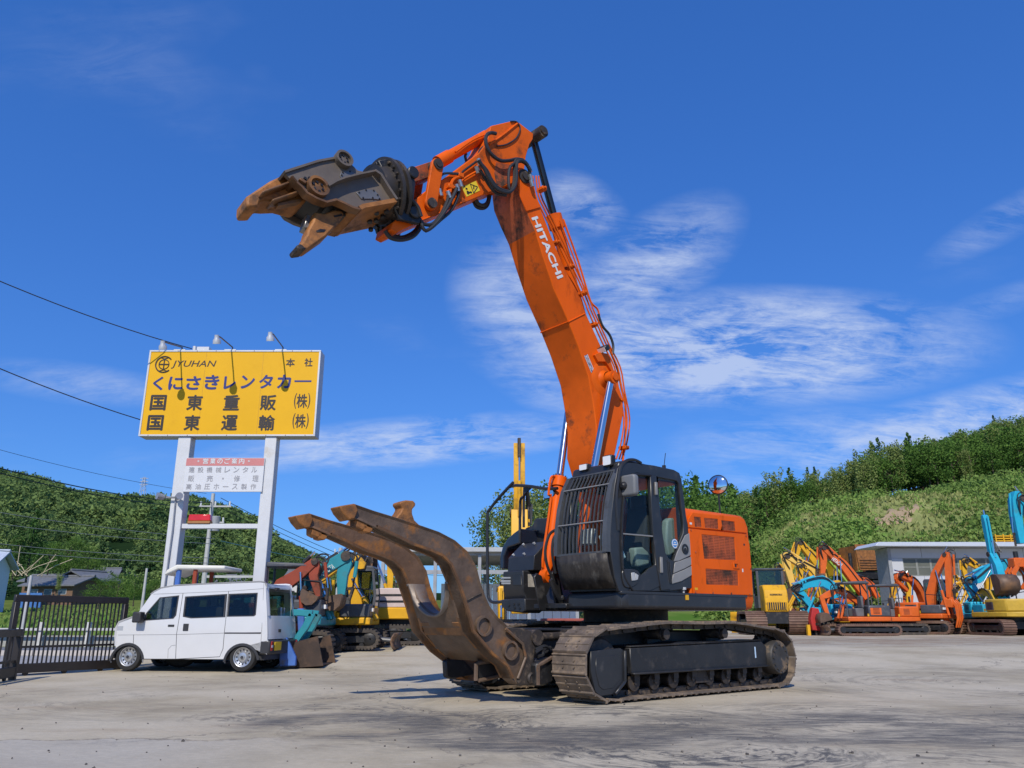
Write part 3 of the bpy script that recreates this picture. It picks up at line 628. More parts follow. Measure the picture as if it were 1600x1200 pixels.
# door: seams, rails, handle, hinge
r = MB(); r.tube([(x, YC + 0.012, z) for x, z in OY(D3((655, 330), (690, 215), (720, 165), (865, 170)), YC)], 0.018, 6, 3)
r.tube([(x, YC + 0.012, z) for x, z in OY(D3((650, 330), (636, 480), (628, 700), (636, 900), (655, 1010), (720, 1110)), YC)], 0.018, 6, 3)
r.build('door_seal', BLACK, cab)
sf_ = OY(D3((638, 640), (893, 662), (893, 672), (638, 650)), YC + 0.01); r = MB(); r.prism(sf_, YC - 0.03, YC + 0.01); r.build('window_slider', GREY, cab)
dp = OY(D3((868, 170), (918, 172), (925, 330), (940, 520), (962, 640), (985, 800), (1005, 880), (1030, 1100), (955, 1110), (920, 900), (890, 640), (875, 400)), YC + 0.02)
r = MB(); r.prism(dp, YC, YC + 0.02); r.build('door_post', CHAR, cab, bevel=0.006)
for q_ in (((902, 225), (920, 228), (922, 330), (905, 330)), ((945, 835), (962, 838), (966, 965), (948, 965))):
    r = MB(); r.prism(OY(D3(*q_), YC + 0.03), YC + 0.02, YC + 0.045); r.build('door_hinge', GREY, cab, bevel=0.004)
lowp = OY(D3((640, 945), (700, 935), (760, 945), (780, 985), (770, 1040), (720, 1080), (670, 1085), (645, 1040)), YC + 0.015)
r = MB(); r.prism(smooth2(lowp, 3, True), YC, YC + 0.02); dh = r.build('door_grip', CHAR, cab, bevel=0.008)
r = MB(); r.prism(OY(D3((708, 965), (735, 962), (740, 1028), (712, 1030)), YC + 0.02), YC + 0.02, YC + 0.034); r.prism(OY(D3((742, 968), (768, 985), (762, 1020), (742, 1028)), YC + 0.02), YC + 0.02, YC + 0.03); r.build('door_handle', LGREY, dh, bevel=0.004)
dk = OY(D3((780, 1000), (860, 930), (915, 905), (940, 1000), (952, 1070), (860, 1112), (690, 1112)), YC + 0.008); r = MB(); r.prism(dk, YC, YC + 0.01); r.build('door_skin', CHAR, cab, bevel=0.004)
sg = OY(D3((1186, 640), (1150, 660), (1120, 720), (1085, 800), (1060, 872), (1100, 868), (1198, 822), (1192, 720)), YC + 0.012); r = MB(); r.prism(sg, YC, YC + 0.014); gp_ = r.build('rear_corner_panel', GREY, cab, bevel=0.006)
sg = OY(D3((1068, 880), (1110, 868), (1200, 832), (1203, 900), (1150, 930), (1055, 970)), YC + 0.012); r = MB(); r.prism(sg, YC, YC + 0.014); r.build('rear_corner_panel', GREY, cab, bevel=0.006)
sg = OY(D3((1053, 978), (1150, 937), (1203, 908), (1206, 985), (1120, 1035), (1042, 1056)), YC + 0.012); r = MB(); r.prism(sg, YC, YC + 0.014); r.build('rear_corner_panel', GREY, cab, bevel=0.006)
for k in range(3):
    r = MB(); r.tube([(x, YC + 0.014, z) for x, z in OY(D3((985 + 17 * k, 850 + 12 * k), (998 + 14 * k, 960), (1010 + 12 * k, 1048)), YC)], 0.009, 5, 3); r.build('panel_rib', CHAR, cab)
x, z = PY(D3((1150, 772))[0], YC + 0.015)
r = MB(); r.ring((x, YC + 0.013, z), (0, 1, 0), 0.045, 0.075, 0.01, 20); r.cyl((x, YC + 0.012, z - 0.01), (x, YC + 0.022, z - 0.01), 0.03, n=10); r.build('key_lock', BLACK, cab)
x, z = PY(D3((1068, 728))[0], YC - 0.02)
r = MB(); r.cyl((x, YC - 0.028, z), (x, YC - 0.022, z), 0.07, n=24); dec = r.build('round_sticker', mat('blue sticker', (0.03, 0.22, 0.55), 0.4, var=0.05), cab)
r = MB(); r.ring((x, YC - 0.022, z), (0, 1, 0), 0.052, 0.066, 0.002, 20); r.box((x, YC - 0.021, z - 0.012), (0.075, 0.002, 0.018)); r.box((x, YC - 0.021, z + 0.018), (0.05, 0.002, 0.014)); r.build('sticker_print', WHITEP, dec)
# top rail
r = MB(); r.tube([(x, YC + 0.0, z) for x, z in OY(D3((605, 620), (590, 380), (612, 170), (635, 85), (680, 48), (740, 45), (790, 70)), YC)], 0.022, 8, 4); r.build('cab_tube', CHAR, cab)
# seat and controls
TEAL = mat('grey green seat plastic', (0.25, 0.31, 0.29), 0.5, var=0.06)
r = MB(); bk = OY(D3((985, 540), (1010, 520), (1110, 518), (1135, 560), (1125, 640), (1060, 800), (1000, 830), (975, 700)), 1.05); r.prism(bk, 0.98, 1.10); r.build('seat_shell', TEAL, cab, bevel=0.03, seg=3)
r = MB(); r.prism([(0.55, 1.9), (0.72, 1.9), (0.55, 2.65), (0.42, 2.65)], 0.62, 1.02); r.b2((0.42, 0.68, 2.62), (0.55, 0.95, 2.82)); r.b2((0.55, 0.6, 1.8), (1.05, 1.04, 1.95)); r.build('seat', mat('dark seat cloth', (0.03, 0.031, 0.033), 0.85, bump=0.2), cab, bevel=0.03, seg=2)
r = MB(); lc = OY(D3((735, 760), (800, 755), (850, 800), (855, 900), (760, 920), (740, 860)), 1.12); r.prism(lc, 1.0, 1.14); r.build('control_console', TEAL, cab, bevel=0.03, seg=3)
r = MB(); r.b2((1.3, 0.45, 2.05), (1.42, 0.70, 2.28)); r.build('monitor', LGREY, cab, bevel=0.02)
r = MB(); r.tube([(1.15, 1.05, 1.45), (1.2, 1.03, 1.9), (1.15, 1.0, 2.05)], 0.02, 6); r.cyl((1.15, 1.0, 2.03), (1.13, 1.0, 2.16), 0.035, n=10); r.build('lever', BLACK, cab)
r = MB(); r.b2((1.2, 0.75, 1.75), (1.3, 0.85, 2.0)); r.build('yellow_box', YELLOW, cab, bevel=0.01)
r = MB(); r.box((1.35, 1.02, 2.0), (0.05, 0.3, 0.5), Matrix.Rotation(R(25), 3, 'X')); r.build('document_holder', mat('pale blue plastic', (0.40, 0.52, 0.56), 0.4), cab, bevel=0.01)
# front guard of upright bars over a scuffed lower plate
pr = OY(D3((592, 128), (575, 170), (545, 240), (516, 400), (503, 540), (496, 680), (498, 795)), 1.28)
pl_ = OY(D3((500, 800), (508, 880), (530, 980), (572, 1090)), 1.28)
yl0, yl1 = 0.36, 1.28
GB = mat('grey black guard bar', (0.070, 0.073, 0.077), 0.45, 0.2, var=0.3, dirt=(0.14, 0.12, 0.10), dscale=6, damt=0.25)
gd = MB(); gd.tube([(pr[0][0], yl0, pr[0][1]), (pr[0][0], yl1, pr[0][1])], 0.02, 6); gd.box(((pr[-1][0]), (yl0 + yl1) / 2, pr[-1][1]), (0.05, yl1 - yl0 + 0.06, 0.035))
guard = gd.build('front_guard', GB, cab, bevel=0.004)
nb = 13
for i in range(nb):
    y = yl0 + (yl1 - yl0) * i / (nb - 1); b = MB()
    b.grid([[(x + dx, y + dy, z) for dx, dy in ((-0.011, -0.007), (0.011, -0.007), (0.011, 0.007), (-0.011, 0.007), (-0.011, -0.007))] for x, z in (pr if i < nb - 1 else pr)])
    b.build('guard_bar', GB, guard, smooth=0)
for k in (2, 4):
    x, z = pr[k]; b = MB(); b.tube([(x + 0.024, yl0, z), (x + 0.024, yl1, z)], 0.011, 6); b.build('cross_wire', GREY, guard)
po = MB(); po.grid([[(x + dx, y, z) for dx, y in ((0.035, 1.26), (0.03, 1.335), (-0.05, 1.335), (-0.05, 1.26), (0.035, 1.26))] for x, z in pr]); po.build('guard_post', mat('grey guard post', (0.075, 0.08, 0.086), 0.4, 0.1, var=0.2, dirt=(0.03, 0.03, 0.03), dscale=5, damt=0.3), guard, smooth=30)
po = MB(); po.grid([[(x + dx, y, z) for dx, y in ((0.035, 0.30), (0.03, 0.37), (-0.05, 0.37), (-0.05, 0.30), (0.035, 0.30))] for x, z in pr]); po.build('guard_post', GB, guard, smooth=30)
PLATE = mat('scuffed guard plate', (0.042, 0.036, 0.030), 0.55, 0.15, var=0.5, vs=9, dirt=(0.17, 0.155, 0.13), dscale=5.5, damt=0.40, bump=0.6, bs=14, streak=2.4)
pp_ = MB(); rows = []
for k, (x, z) in enumerate(pl_): rows.append([(x + 0.02 + 0.03 * math.sin(math.pi * j / 8), yl0 - 0.03 + (yl1 - yl0 + 0.07) * j / 8, z) for j in range(9)])
pp_.grid(rows); po = pp_.build('guard_plate', PLATE, guard); mo = po.modifiers.new('thick', 'SOLIDIFY'); mo.thickness = 0.03
for (sx_, sy_, w_, h_) in ((330, 940, 14, 60), (380, 880, 10, 100), (440, 860, 18, 70), (470, 830, 12, 60), (515, 955, 30, 9), (240, 870, 10, 40)):
    pass
# mirror, lamps, aerial
c = P3(D3((702, 255))[0], YC + 0.10)
g = MB(); g.prism([(c.y + a, c.z + b) for a, b in rrect(0.27, 0.30, 0.05)], c.x - 0.04, c.x + 0.06, axis='x'); mir = g.build('side_mirror', mat('grey mirror shell', (0.16, 0.165, 0.17), 0.5, var=0.1), exc, bevel=0.03, seg=3)
g = MB(); g.lathe((c.x + 0.055, c.y - 0.06, c.z), (1, 0, 0), [(0.06, 0), (0.05, 0.04), (0.03, 0.06), (0, 0.06)], 14); g.build('mirror_joint', BLACK, mir)
g = MB(); g.tube([(pr[1][0], 1.25, c.z + 0.12), (c.x + 0.06, c.y - 0.12, c.z + 0.10)], 0.014, 6); g.build('mirror_arm', LGREY, mir)
def lamp(pix, x, wd, ht, tilt=0):
    y, z = PXp(pix, x); g = MB(); g.prism([(y + a, z + b) for a, b in rrect(wd, ht, 0.02)], x - 0.10, x, axis='x'); o = g.build('work_lamp', BLACK, exc, bevel=0.012)
    g = MB(); g.prism([(y + a, z + b) for a, b in rrect(wd * 0.86, ht * 0.8, 0.015)], x, x + 0.006, axis='x'); g.build('lens', LENS, o)
    g = MB(); g.b2((x - 0.07, y - 0.02, z - ht / 2 - 0.08), (x - 0.03, y + 0.02, z - ht / 2)); g.build('lamp_bracket', BLACK, o)
lamp(D3((318, 105))[0], 1.50, 0.17, 0.10); lamp(D3((512, 50))[0], 1.52, 0.17, 0.16)
a = P3(D3((978, 100))[0], 1.0); b = P3(D3((990, -10))[0], 1.0); g = MB(); g.cyl(a, b, 0.006, n=6); g.cyl(a - Vector((0, 0, 0.08)), a + Vector((0, 0, 0.02)), 0.03, n=10); g.build('aerial', BLACK, exc)
# round convex mirror standing on the counterweight
c = P3(C4((1328, 234))[0], 0.3); fwd = Vector((0.9, 0.35, 0.05)).normalized()
g = MB(); g.lathe(c, fwd, [(0.175, -0.03), (0.18, 0.0), (0.165, 0.012)], 28); g.lathe(c, fwd, [(0.175, -0.03), (0.10, -0.06), (0, -0.07)], 28); rm = g.build('round_mirror', BLACK, exc)
g = MB(); g.lathe(c, fwd, [(0.168, 0.006), (0.14, 0.022), (0.09, 0.036), (0.04, 0.043), (0, 0.045)], 28); g.build('mirror_glass', mat('mirror glass', (0.75, 0.78, 0.8), 0.04, 1.0), rm)
g = MB(); g.cyl((c.x, c.y, c.z - 0.17), (c.x, c.y, 2.55), 0.016, n=8); g.cyl((c.x, c.y, 2.62), (c.x, c.y, 2.78), 0.06, 0.02, n=10); g.build('mirror_stem', BLACK, rm)
g = MB(); x, z = PY(C4((1147, 805))[0], YC + 0.0); g.cyl((x, YC - 0.02, z - 0.05), (x, YC - 0.02, z), 0.015, n=8); g.cyl((x, YC - 0.02, z), (x, YC - 0.02, z + 0.035), 0.04, n=12); g.build('filler_cap', LGREY, exc)
g = MB(); x, z = PY(C4((1160, 847))[0], 1.366); g.b2((x - 0.03, 1.36, z - 0.035), (x + 0.03, 1.375, z + 0.035)); g.build('yellow_tag', YELLOW, exc)

# ---- boom
YB = 0.33
e_pix = C2((250, 500), (290, 600), (345, 720), (390, 870), (460, 1080)) + C3((330, 230), (390, 380), (450, 560), (478, 720), (494, 850), (492, 1000))
r_pix = C3((600, 1030), (628, 900), (652, 780), (652, 690), (630, 620)) + C3((575, 500), (520, 375), (440, 200), (385, 60)) + C2((530, 960), (440, 740), (375, 570), (320, 400), (300, 350), (255, 335), (232, 370))
ef, rr_ = OY(e_pix, YB), OY(r_pix, YB)
boom_poly = ef + [(0.66, 2.9), (0.50, 2.2), (0.35, 1.75), (0.1, 1.7), (0.02, 1.95), (0.16, 2.7)] + rr_
bo = MB(); bo.prism(boom_poly, -YB, YB); boom = bo.build('boom', ORANGE, exc, smooth=25)
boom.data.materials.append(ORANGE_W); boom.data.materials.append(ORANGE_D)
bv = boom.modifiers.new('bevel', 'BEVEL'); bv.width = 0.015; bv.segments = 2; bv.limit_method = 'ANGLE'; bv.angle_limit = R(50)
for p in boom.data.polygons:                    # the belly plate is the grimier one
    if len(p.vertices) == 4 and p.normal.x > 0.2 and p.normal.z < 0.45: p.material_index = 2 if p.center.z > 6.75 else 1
tipf = MB(); k = [p for p in OY(C2((232, 370), (255, 335), (300, 350), (322, 400), (378, 575), (290, 600), (250, 500)), YB + 0.02)]
tipf.prism(k, YB + 0.001, YB + 0.02); tipf.build('boom_tip_plate', ORANGE, boom, bevel=0.005)
p = P3(C2((272, 387))[0], YB); g = MB(); g.lathe(p + Vector((0, -0.01, 0)), (0, 1, 0), [(0.12, 0), (0.12, 0.05), (0.075, 0.06), (0.075, 0.085), (0, 0.085)], 18); g.build('boom_pin', CHAIN, boom)
# weld bands
for (a, b) in ((C3((332, 235))[0], C3((425, 188))[0]),):
    q0, q1 = P3(a, YB + 0.003), P3(b, YB + 0.003); g = MB(); g.tube([q0, q1], 0.011, 6); q2 = Vector((q0.x, -YB, q0.z)); g.tube([q0 + Vector((0.004, 0, 0)), q2 + Vector((0.004, 0, 0))], 0.011, 6); g.build('weld_seam', ORANGE, boom)
# lettering on the boom
a, b = P3(C2((340, 640))[0], YB), P3(C2((500, 1015))[0], YB)
dx = (b - a); ctr = (a + b) / 2 + Vector((0, 0.004, 0))
text_mesh('HITACHI', 1, WHITEP, 'boom_lettering', boom, frame(ctr, dx, Vector((dx.z, 0, -dx.x))), extrude=0.002, bold=0.035, fit=(dx.length * 1.02, 0.155))
a, b = P3(C3((432, 432))[0], YB), P3(C3((472, 528))[0], YB); dx = b - a; ctr = (a + b) / 2
g = MB(); MWs = frame(ctr + Vector((0, 0.003, 0)), dx, (dx.z, 0, -dx.x)); g.box((0, 0, 0), (dx.length * 1.02, 0.085, 0.004)); st = g.build('rating_plate', mat('navy sticker', (0.03, 0.025, 0.12), 0.4), boom); st.matrix_local = MWs
g = MB(); g.box((0, 0.036, 0.003), (dx.length * 1.02, 0.012, 0.002)); g.box((0, -0.036, 0.003), (dx.length * 1.02, 0.012, 0.002)); g.build('plate_border', WHITEP, st)
g = MB()
for x_, w_, y_, h_ in ((-0.30, 0.06, 0.0, 0.04), (-0.20, 0.08, -0.006, 0.03), (-0.08, 0.1, 0.004, 0.036), (0.04, 0.06, 0.0, 0.03), (0.14, 0.09, -0.004, 0.034), (0.27, 0.05, 0.006, 0.036)): g.box((x_ * dx.length * 1.3, y_, 0.003), (w_ * 0.9, h_, 0.002))
g.build('plate_print', mat('pale print', (0.45, 0.43, 0.48), 0.5, var=0.3, vs=20), st)
# boss where the lift cylinders join
c = P3(C3((545, 575))[0], YB)
g = MB(); g.lathe(c + Vector((0.02, -0.005, 0)), (0, 1, 0), [(0.30, 0), (0.28, 0.012), (0.15, 0.02), (0.12, 0.05), (0.11, 0.10)], 28); g.build('lift_boss', ORANGE_W, boom)
cy_ = 0.52
pin = Vector((c.x, cy_, c.z))
def lift_cyl(s):
    top = Vector((pin.x, cy_ * s, pin.z)); bot = Vector((1.18, 0.30 * s if s > 0 else -0.10, 1.78))
    if s < 0: bot = P3(D4((570, 800))[0], -0.30)
    else: bot = Vector((PY(D4((570, 800))[0], -0.30)[0], 0.30, PY(D4((570, 800))[0], -0.30)[1]))
    top.y = 0.46 * s; d = (bot - top).normalized(); L = (bot - top).length
    br_top = top + d * (L * 0.50)
    g = MB(); g.cyl(br_top, bot, 0.092, n=20); g.cyl(br_top, br_top + d * 0.16, 0.118, n=20); g.cyl(bot - Vector((0, 0.07, 0)), bot + Vector((0, 0.07, 0)), 0.10, n=16); cyl_ = g.build('lift_cylinder', ORANGE, boom)
    for i in range(10):
        a = 2 * math.pi * i / 10; u = d.orthogonal().normalized(); w_ = d.cross(u); q = br_top + (u * math.cos(a) + w_ * math.sin(a)) * 0.098; g = None
    g = MB()
    for i in range(10):
        a = 2 * math.pi * i / 10; u = d.orthogonal().normalized(); w_ = d.cross(u); q = br_top + (u * math.cos(a) + w_ * math.sin(a)) * 0.098; g.cyl(q - d * 0.03, q, 0.014, n=6)
    g.build('gland_bolts', CHAIN, cyl_)
    g = MB(); g.cyl(top, br_top, 0.058, n=20); g.build('piston_rod', CHROME, cyl_)
    g = MB(); g.cyl(top - Vector((0, 0.06, 0)), top + Vector((0, 0.085, 0)), 0.105, n=18); g.cyl(top - Vector((0, 0.1, 0)), top + Vector((0, 0.11, 0)), 0.06, n=14); g.build('rod_eye', ORANGE_W, cyl_)
    u = Vector((0.14, 0.02, 0)); 
    g = MB(); g.tube([bot - d * 0.1 + u * 0.4, bot - d * 0.25 + u, bot - d * (L * 0.38) + u, bot - d * (L * 0.40) + u * 1.5, bot - d * (L * 0.49) + u * 1.5, bot - d * (L * 0.50) + u * 0.8], 0.02, 7, 3); g.build('oil_pipe', ORANGE, cyl_)
    return cyl_
lift_cyl(1); lift_cyl(-1)
# steel oil pipes along the boom's back edge
def bpath(pix, y): return [P3(p, y) for p in pix]
for k, (off, yy) in enumerate(((0, 0.30), (5, 0.24), (9, 0.14))):
    pts = [(x + off, y) for x, y in C2((330, 380), (345, 500), (385, 590), (440, 700), (520, 870), (600, 1040), (660, 1180)) + C3((445, 170), (530, 360), (600, 500), (625, 640), (655, 800), (640, 940), (610, 1040))]
    g = MB(); g.tube(bpath(pts, yy), 0.014, 7, 3); g.build('boom_pipe', ORANGE_W, boom)
pts = C3((565, 385), (590, 440), (620, 520), (645, 640), (662, 700), (668, 840), (655, 980), (650, 1050)); g = MB(); g.tube(bpath(pts, 0.2), 0.02, 7, 3); g.build('boom_pipe', ORANGE, boom)
pts = C3((505, 190), (530, 260), (570, 310), (592, 370), (590, 425)); g = MB(); g.tube(bpath(pts, 0.15), 0.022, 7, 4); g.build('boom_hose', RUBBER, boom)
pts = C2((520, 650), (560, 760), (620, 930), (680, 1130)) + C3((470, 130), (500, 160), (512, 200)); g = MB(); g.tube(bpath(pts, 0.1), 0.017, 7, 4); g.build('boom_pipe', ORANGE, boom)
pts = C2((500, 660), (545, 780), (600, 930), (660, 1110)); g = MB(); g.tube(bpath(pts, 0.16), 0.014, 7, 4); g.build('boom_pipe', ORANGE, boom)
for q_ in (C2((385, 465))[0], C2((470, 800))[0], C2((560, 950))[0], C2((640, 1115))[0], C3((475, 255))[0], C3((620, 700))[0], C3((655, 975))[0]):
    c = P3(q_, 0.25); g = MB(); g.box(c, (0.10, 0.16, 0.06)); g.cyl(c + Vector((0.0, 0.08, 0)), c + Vector((0, 0.11, 0)), 0.025, n=8); g.build('pipe_clamp', ORANGE_W, boom, bevel=0.008)
# lamp on the boom
c = P3(C3((535, 395))[0], 0.40); g = MB(); rx = Matrix.Rotation(R(35), 3, 'Y'); g.box(c, (0.12, 0.20, 0.09), rx); lb = g.build('boom_lamp', BLACK, boom, bevel=0.015); g = MB(); g.box(c + rx @ Vector((0.063, 0, -0.0)), (0.006, 0.17, 0.075), rx); g.build('lens', LENS, lb)
bk = OY(C3((480, 430), (510, 415), (560, 425), (600, 540), (580, 530), (545, 470), (500, 470)), 0.36); g = MB(); g.prism(bk, YB, 0.38); g.build('lamp_bracket', ORANGE_W, boom, bevel=0.004)
# arm (stick) cylinder behind the boom
a, b, c = P3(D2((1335, 215))[0], 0), P3(C2((462, 632))[0], 0), P3(C2((480, 650))[0], 0)
end = P3(C3((440, 210))[0], 0); end = b + (b - a).normalized() * 2.2
g = MB(); d = (b - a).normalized(); g.cyl(b, end, 0.10, n=18); g.cyl(b - d * 0.02, b + d * 0.22, 0.135, n=18); ac = g.build('arm_cylinder', ORANGE, boom)
g = MB(); g.cyl(a, b, 0.062, n=16); g.build('piston_rod', mat('dark plated rod', (0.05, 0.055, 0.06), 0.18, 0.8), ac)

# ---- arm
YA = 0.21
arm_pix = D2((955, 95), (1100, 60), (1180, 45), (1335, 165), (1330, 215), (1300, 262), (1268, 370), (1255, 480), (1190, 590), (1110, 625), (1040, 655), (940, 690), (700, 790), (480, 888), (330, 945), (110, 1048), (60, 1020), (75, 960), (150, 900), (270, 760), (390, 665), (500, 590), (640, 490), (850, 335), (905, 262), (925, 210))
ag = MB(); arm_poly = OY(arm_pix, YA); ag.prism(arm_poly, -YA, YA); arm = ag.build('arm', ORANGE_W, exc, bevel=0.012, seg=2, smooth=25)
g = MB(); g.tube([P3(p, YA + 0.004) for p in D2((940, 260), (1060, 180), (1190, 75))], 0.022, 6); g.tube([P3(p, YA + 0.004) for p in D2((690, 780), (480, 880), (335, 938))], 0.014, 6); g.build('arm_rib', ORANGE, arm)
g = MB(); g.prism(OY(D2((880, 330), (960, 310), (1000, 330), (965, 400), (970, 560), (1010, 630), (1100, 600), (1100, 520), (1000, 470), (1010, 400), (1100, 420), (1110, 600), (1040, 650), (960, 660), (900, 560), (870, 420)), YA + 0.016), YA, YA + 0.016) if False else None
dp_ = OY(D2((1000, 420), (1120, 440), (1110, 600), (1050, 640), (1005, 610), (985, 520)), YA + 0.004); g = MB(); g.prism(dp_, YA, YA + 0.005); g.build('greasy_patch_plate', ORANGE_D, arm)
c = P3(D2((1330, 205))[0], 0); g = MB(); g.cyl((c.x, -0.27, c.z), (c.x, 0.27, c.z), 0.105, n=18); g.cyl((c.x, 0.27, c.z), (c.x, 0.30, c.z), 0.07, n=14); g.build('arm_pin', CHAIN, arm)
# tipping cylinder along the top of the arm
a, b = P3(D2((985, 135))[0], 0.10), P3(D2((505, 405))[0], 0.10); a.y = b.y = 0.0; d = (b - a).normalized()
g = MB(); g.cyl(a + d * 0.12, b - d * 0.02, 0.088, n=18); g.cyl(b - d * 0.30, b - d * 0.02, 0.105, n=18); g.cyl(a - Vector((0, 0.13, 0)), a + Vector((0, 0.13, 0)), 0.075, n=14); tcx = g.build('tilt_cylinder', ORANGE, arm)
g = MB(); u = Vector((0, 0.12, 0)); g.tube([a + u + d * 0.15, a + u + d * 0.6 + Vector((0, 0, .04)), b + u - d * 0.35], 0.016, 6, 4); g.build('oil_pipe', ORANGE, tcx)
c = P3(D2((487, 437))[0], 0.30); J = Vector((c.x, 0, c.z))
K = P3(D2((428, 785))[0], 0.30); K = Vector((K.x, 0, K.z)); T = P3(D2((235, 530))[0], 0.24); T = Vector((T.x, 0, T.z))
g = MB(); g.cyl((J.x, -0.31, J.z), (J.x, 0.31, J.z), 0.085, n=18); g.cyl((J.x, 0.31, J.z), (J.x, 0.325, J.z), 0.05, n=14); g.build('link_pin', CHAIN, arm)
def linkbar(name, A, B, y0, y1, w0, m):
    d = (B - A).normalized(); n_ = Vector((-d.z, 0, d.x)); pts = []
    for i in range(9): t = R(90 + 180 * i / 8); v = A + d * math.cos(t) * w0 + n_ * math.sin(t) * w0; pts.append((v.x, v.z))
    for i in range(9): t = R(-90 + 180 * i / 8); v = B + d * math.cos(t) * w0 + n_ * math.sin(t) * w0; pts.append((v.x, v.z))
    g = MB(); g.prism(pts, y0, y1); return g.build(name, m, arm, bevel=0.01, seg=2)
for s in (1, -1): linkbar('side_link', J, K, 0.23 * s, 0.29 * s, 0.10, ORANGE_W)
g = MB(); g.cyl((K.x, -0.33, K.z), (K.x, 0.33, K.z), 0.075, n=16); g.build('link_pin', CHAIN, arm)
linkbar('h_link', J, T, -0.15, 0.15, 0.105, ORANGE_D)
# warning sign
q_ = OY(D2((692, 642), (822, 586), (858, 672), (738, 728)), YA + 0.004); g = MB(); g.prism(q_, YA, YA + 0.004); ws = g.build('warning_label', mat('yellow sticker', (0.78, 0.56, 0.03), 0.45, var=0.08, dirt=(0.3, 0.2, 0.05), dscale=4, damt=0.2), arm)
g = MB(); tri = OY(D2((770, 615), (835, 640), (800, 695)), YA + 0.005); 
for a, b in zip(tri, tri[1:] + tri[:1]): g.tube([(a[0], YA + 0.005, a[1]), (b[0], YA + 0.005, b[1])], 0.007, 5)
cc = (sum(t[0] for t in tri) / 3, sum(t[1] for t in tri) / 3); g.box((cc[0], YA + 0.005, cc[1] + 0.005), (0.02, 0.004, 0.05)); 
for (x, y) in ((712, 635), (735, 658), (745, 685), (760, 692), (748, 700), (775, 690)): c_ = PY(D2((x, y))[0], YA); g.box((c_[0], YA + 0.0045, c_[1]), (0.035, 0.004, 0.03))
g.build('label_print', BLACK, ws)
# hydraulic hoses and fittings
HOSES = [([(1000, 165), (950, 158), (912, 190), (915, 270), (960, 350), (1040, 405), (1120, 405), (1180, 392), (1240, 400)], 0.30, 0.030),
         ([(1300, 480), (1260, 420), (1200, 395), (1170, 430), (1165, 560), (1150, 650), (1100, 680), (1020, 650), (960, 580), (920, 500), (870, 440), (845, 400)], 0.40, 0.030),
         ([(1310, 500), (1270, 430), (1215, 405), (1185, 440), (1182, 560), (1165, 640), (1110, 690), (1010, 660), (940, 570), (895, 480), (860, 430)], 0.44, 0.026),
         ([(1315, 590), (1290, 470), (1230, 415), (1150, 440), (1115, 500), (1115, 640), (1140, 680)], 0.42, 0.024),
         ([(1090, 715), (1010, 700), (950, 640), (900, 560), (860, 490)], 0.34, 0.026),
         ([(800, 760), (825, 815), (880, 832), (925, 800), (945, 720), (950, 680)], -0.1, 0.03), ([(815, 745), (850, 795), (900, 800), (930, 760), (935, 700)], 0.0, 0.028),
         ([(580, 700), (560, 780), (500, 900), (430, 975), (350, 970), (320, 930)], 0.27, 0.028), ([(650, 650), (600, 760), (530, 880), (450, 980), (380, 1030), (345, 1000), (335, 940)], 0.29, 0.026), ([(672, 650), (660, 730), (600, 850), (500, 940), (420, 1010), (370, 1035)], 0.25, 0.024),
         ([(10, 1030), (60, 1095), (160, 1112), (260, 1080), (320, 1010), (330, 940)], 0.1, 0.032), ([(20, 1020), (80, 1075), (170, 1090), (260, 1050), (310, 990)], 0.0, 0.03),
         ([(495, 690), (495, 600), (505, 540), (560, 518), (680, 520), (720, 490), (830, 410)], 0.25, 0.018), ([(515, 700), (500, 640), (498, 570), (540, 522), (640, 528), (700, 510)], 0.26, 0.014),
         ([(850, 400), (850, 330), (880, 290), (930, 270), (975, 220), (975, 170)], 0.16, 0.02), ([(320, 910), (280, 830), (230, 770), (170, 740), (120, 735)], 0.3, 0.03), ([(330, 905), (300, 820), (240, 755), (160, 715)], 0.34, 0.03),
         ([(1010, 275), (1090, 262), (1170, 215), (1205, 160), (1215, 110), (1185, 60), (1130, 55)], 0.225, 0.012), ([(735, 410), (725, 365), (735, 345)], 0.0, 0.022)]
for pts, y, r_ in HOSES:
    g = MB(); g.tube([P3(p, y) for p in D2(*pts)], r_, 8, 5); g.build('hydraulic_hose', RUBBER, arm)
SIL = mat('silver fitting', (0.45, 0.45, 0.44), 0.35, 0.8)
for p, y in (((1300, 480), 0.40), ((1310, 560), 0.42), ((1318, 610), 0.42), ((682, 610), 0.27), ((655, 650), 0.27), ((578, 710), 0.27), ((500, 690), 0.26), ((832, 490), 0.28), ((850, 420), 0.30)):
    c = P3(D2(p)[0], y); g = MB(); g.cyl(c - Vector((0.02, 0, 0.05)), c + Vector((0.02, 0, 0.05)), 0.034, n=8); g.build('hose_fitting', SIL, arm)
g = MB(); g.tube([P3(p, 0.25) for p in D2((840, 495), (760, 540), (690, 590), (680, 640))], 0.02, 6, 3); g.tube([P3(p, 0.25) for p in D2((590, 690), (605, 600), (640, 560), (690, 548))], 0.024, 6, 3); g.tube([P3(p, 0.25) for p in D2((555, 690), (600, 660), (640, 640), (680, 625))], 0.02, 6, 3); g.build('arm_pipe', ORANGE, arm)
for p in ((500, 710), (590, 640), (840, 480), (680, 540)): c = P3(D2(p)[0], 0.24); g = MB(); g.box(c, (0.10, 0.08, 0.08)); g.build('pipe_clamp', ORANGE_W, arm, bevel=0.01)

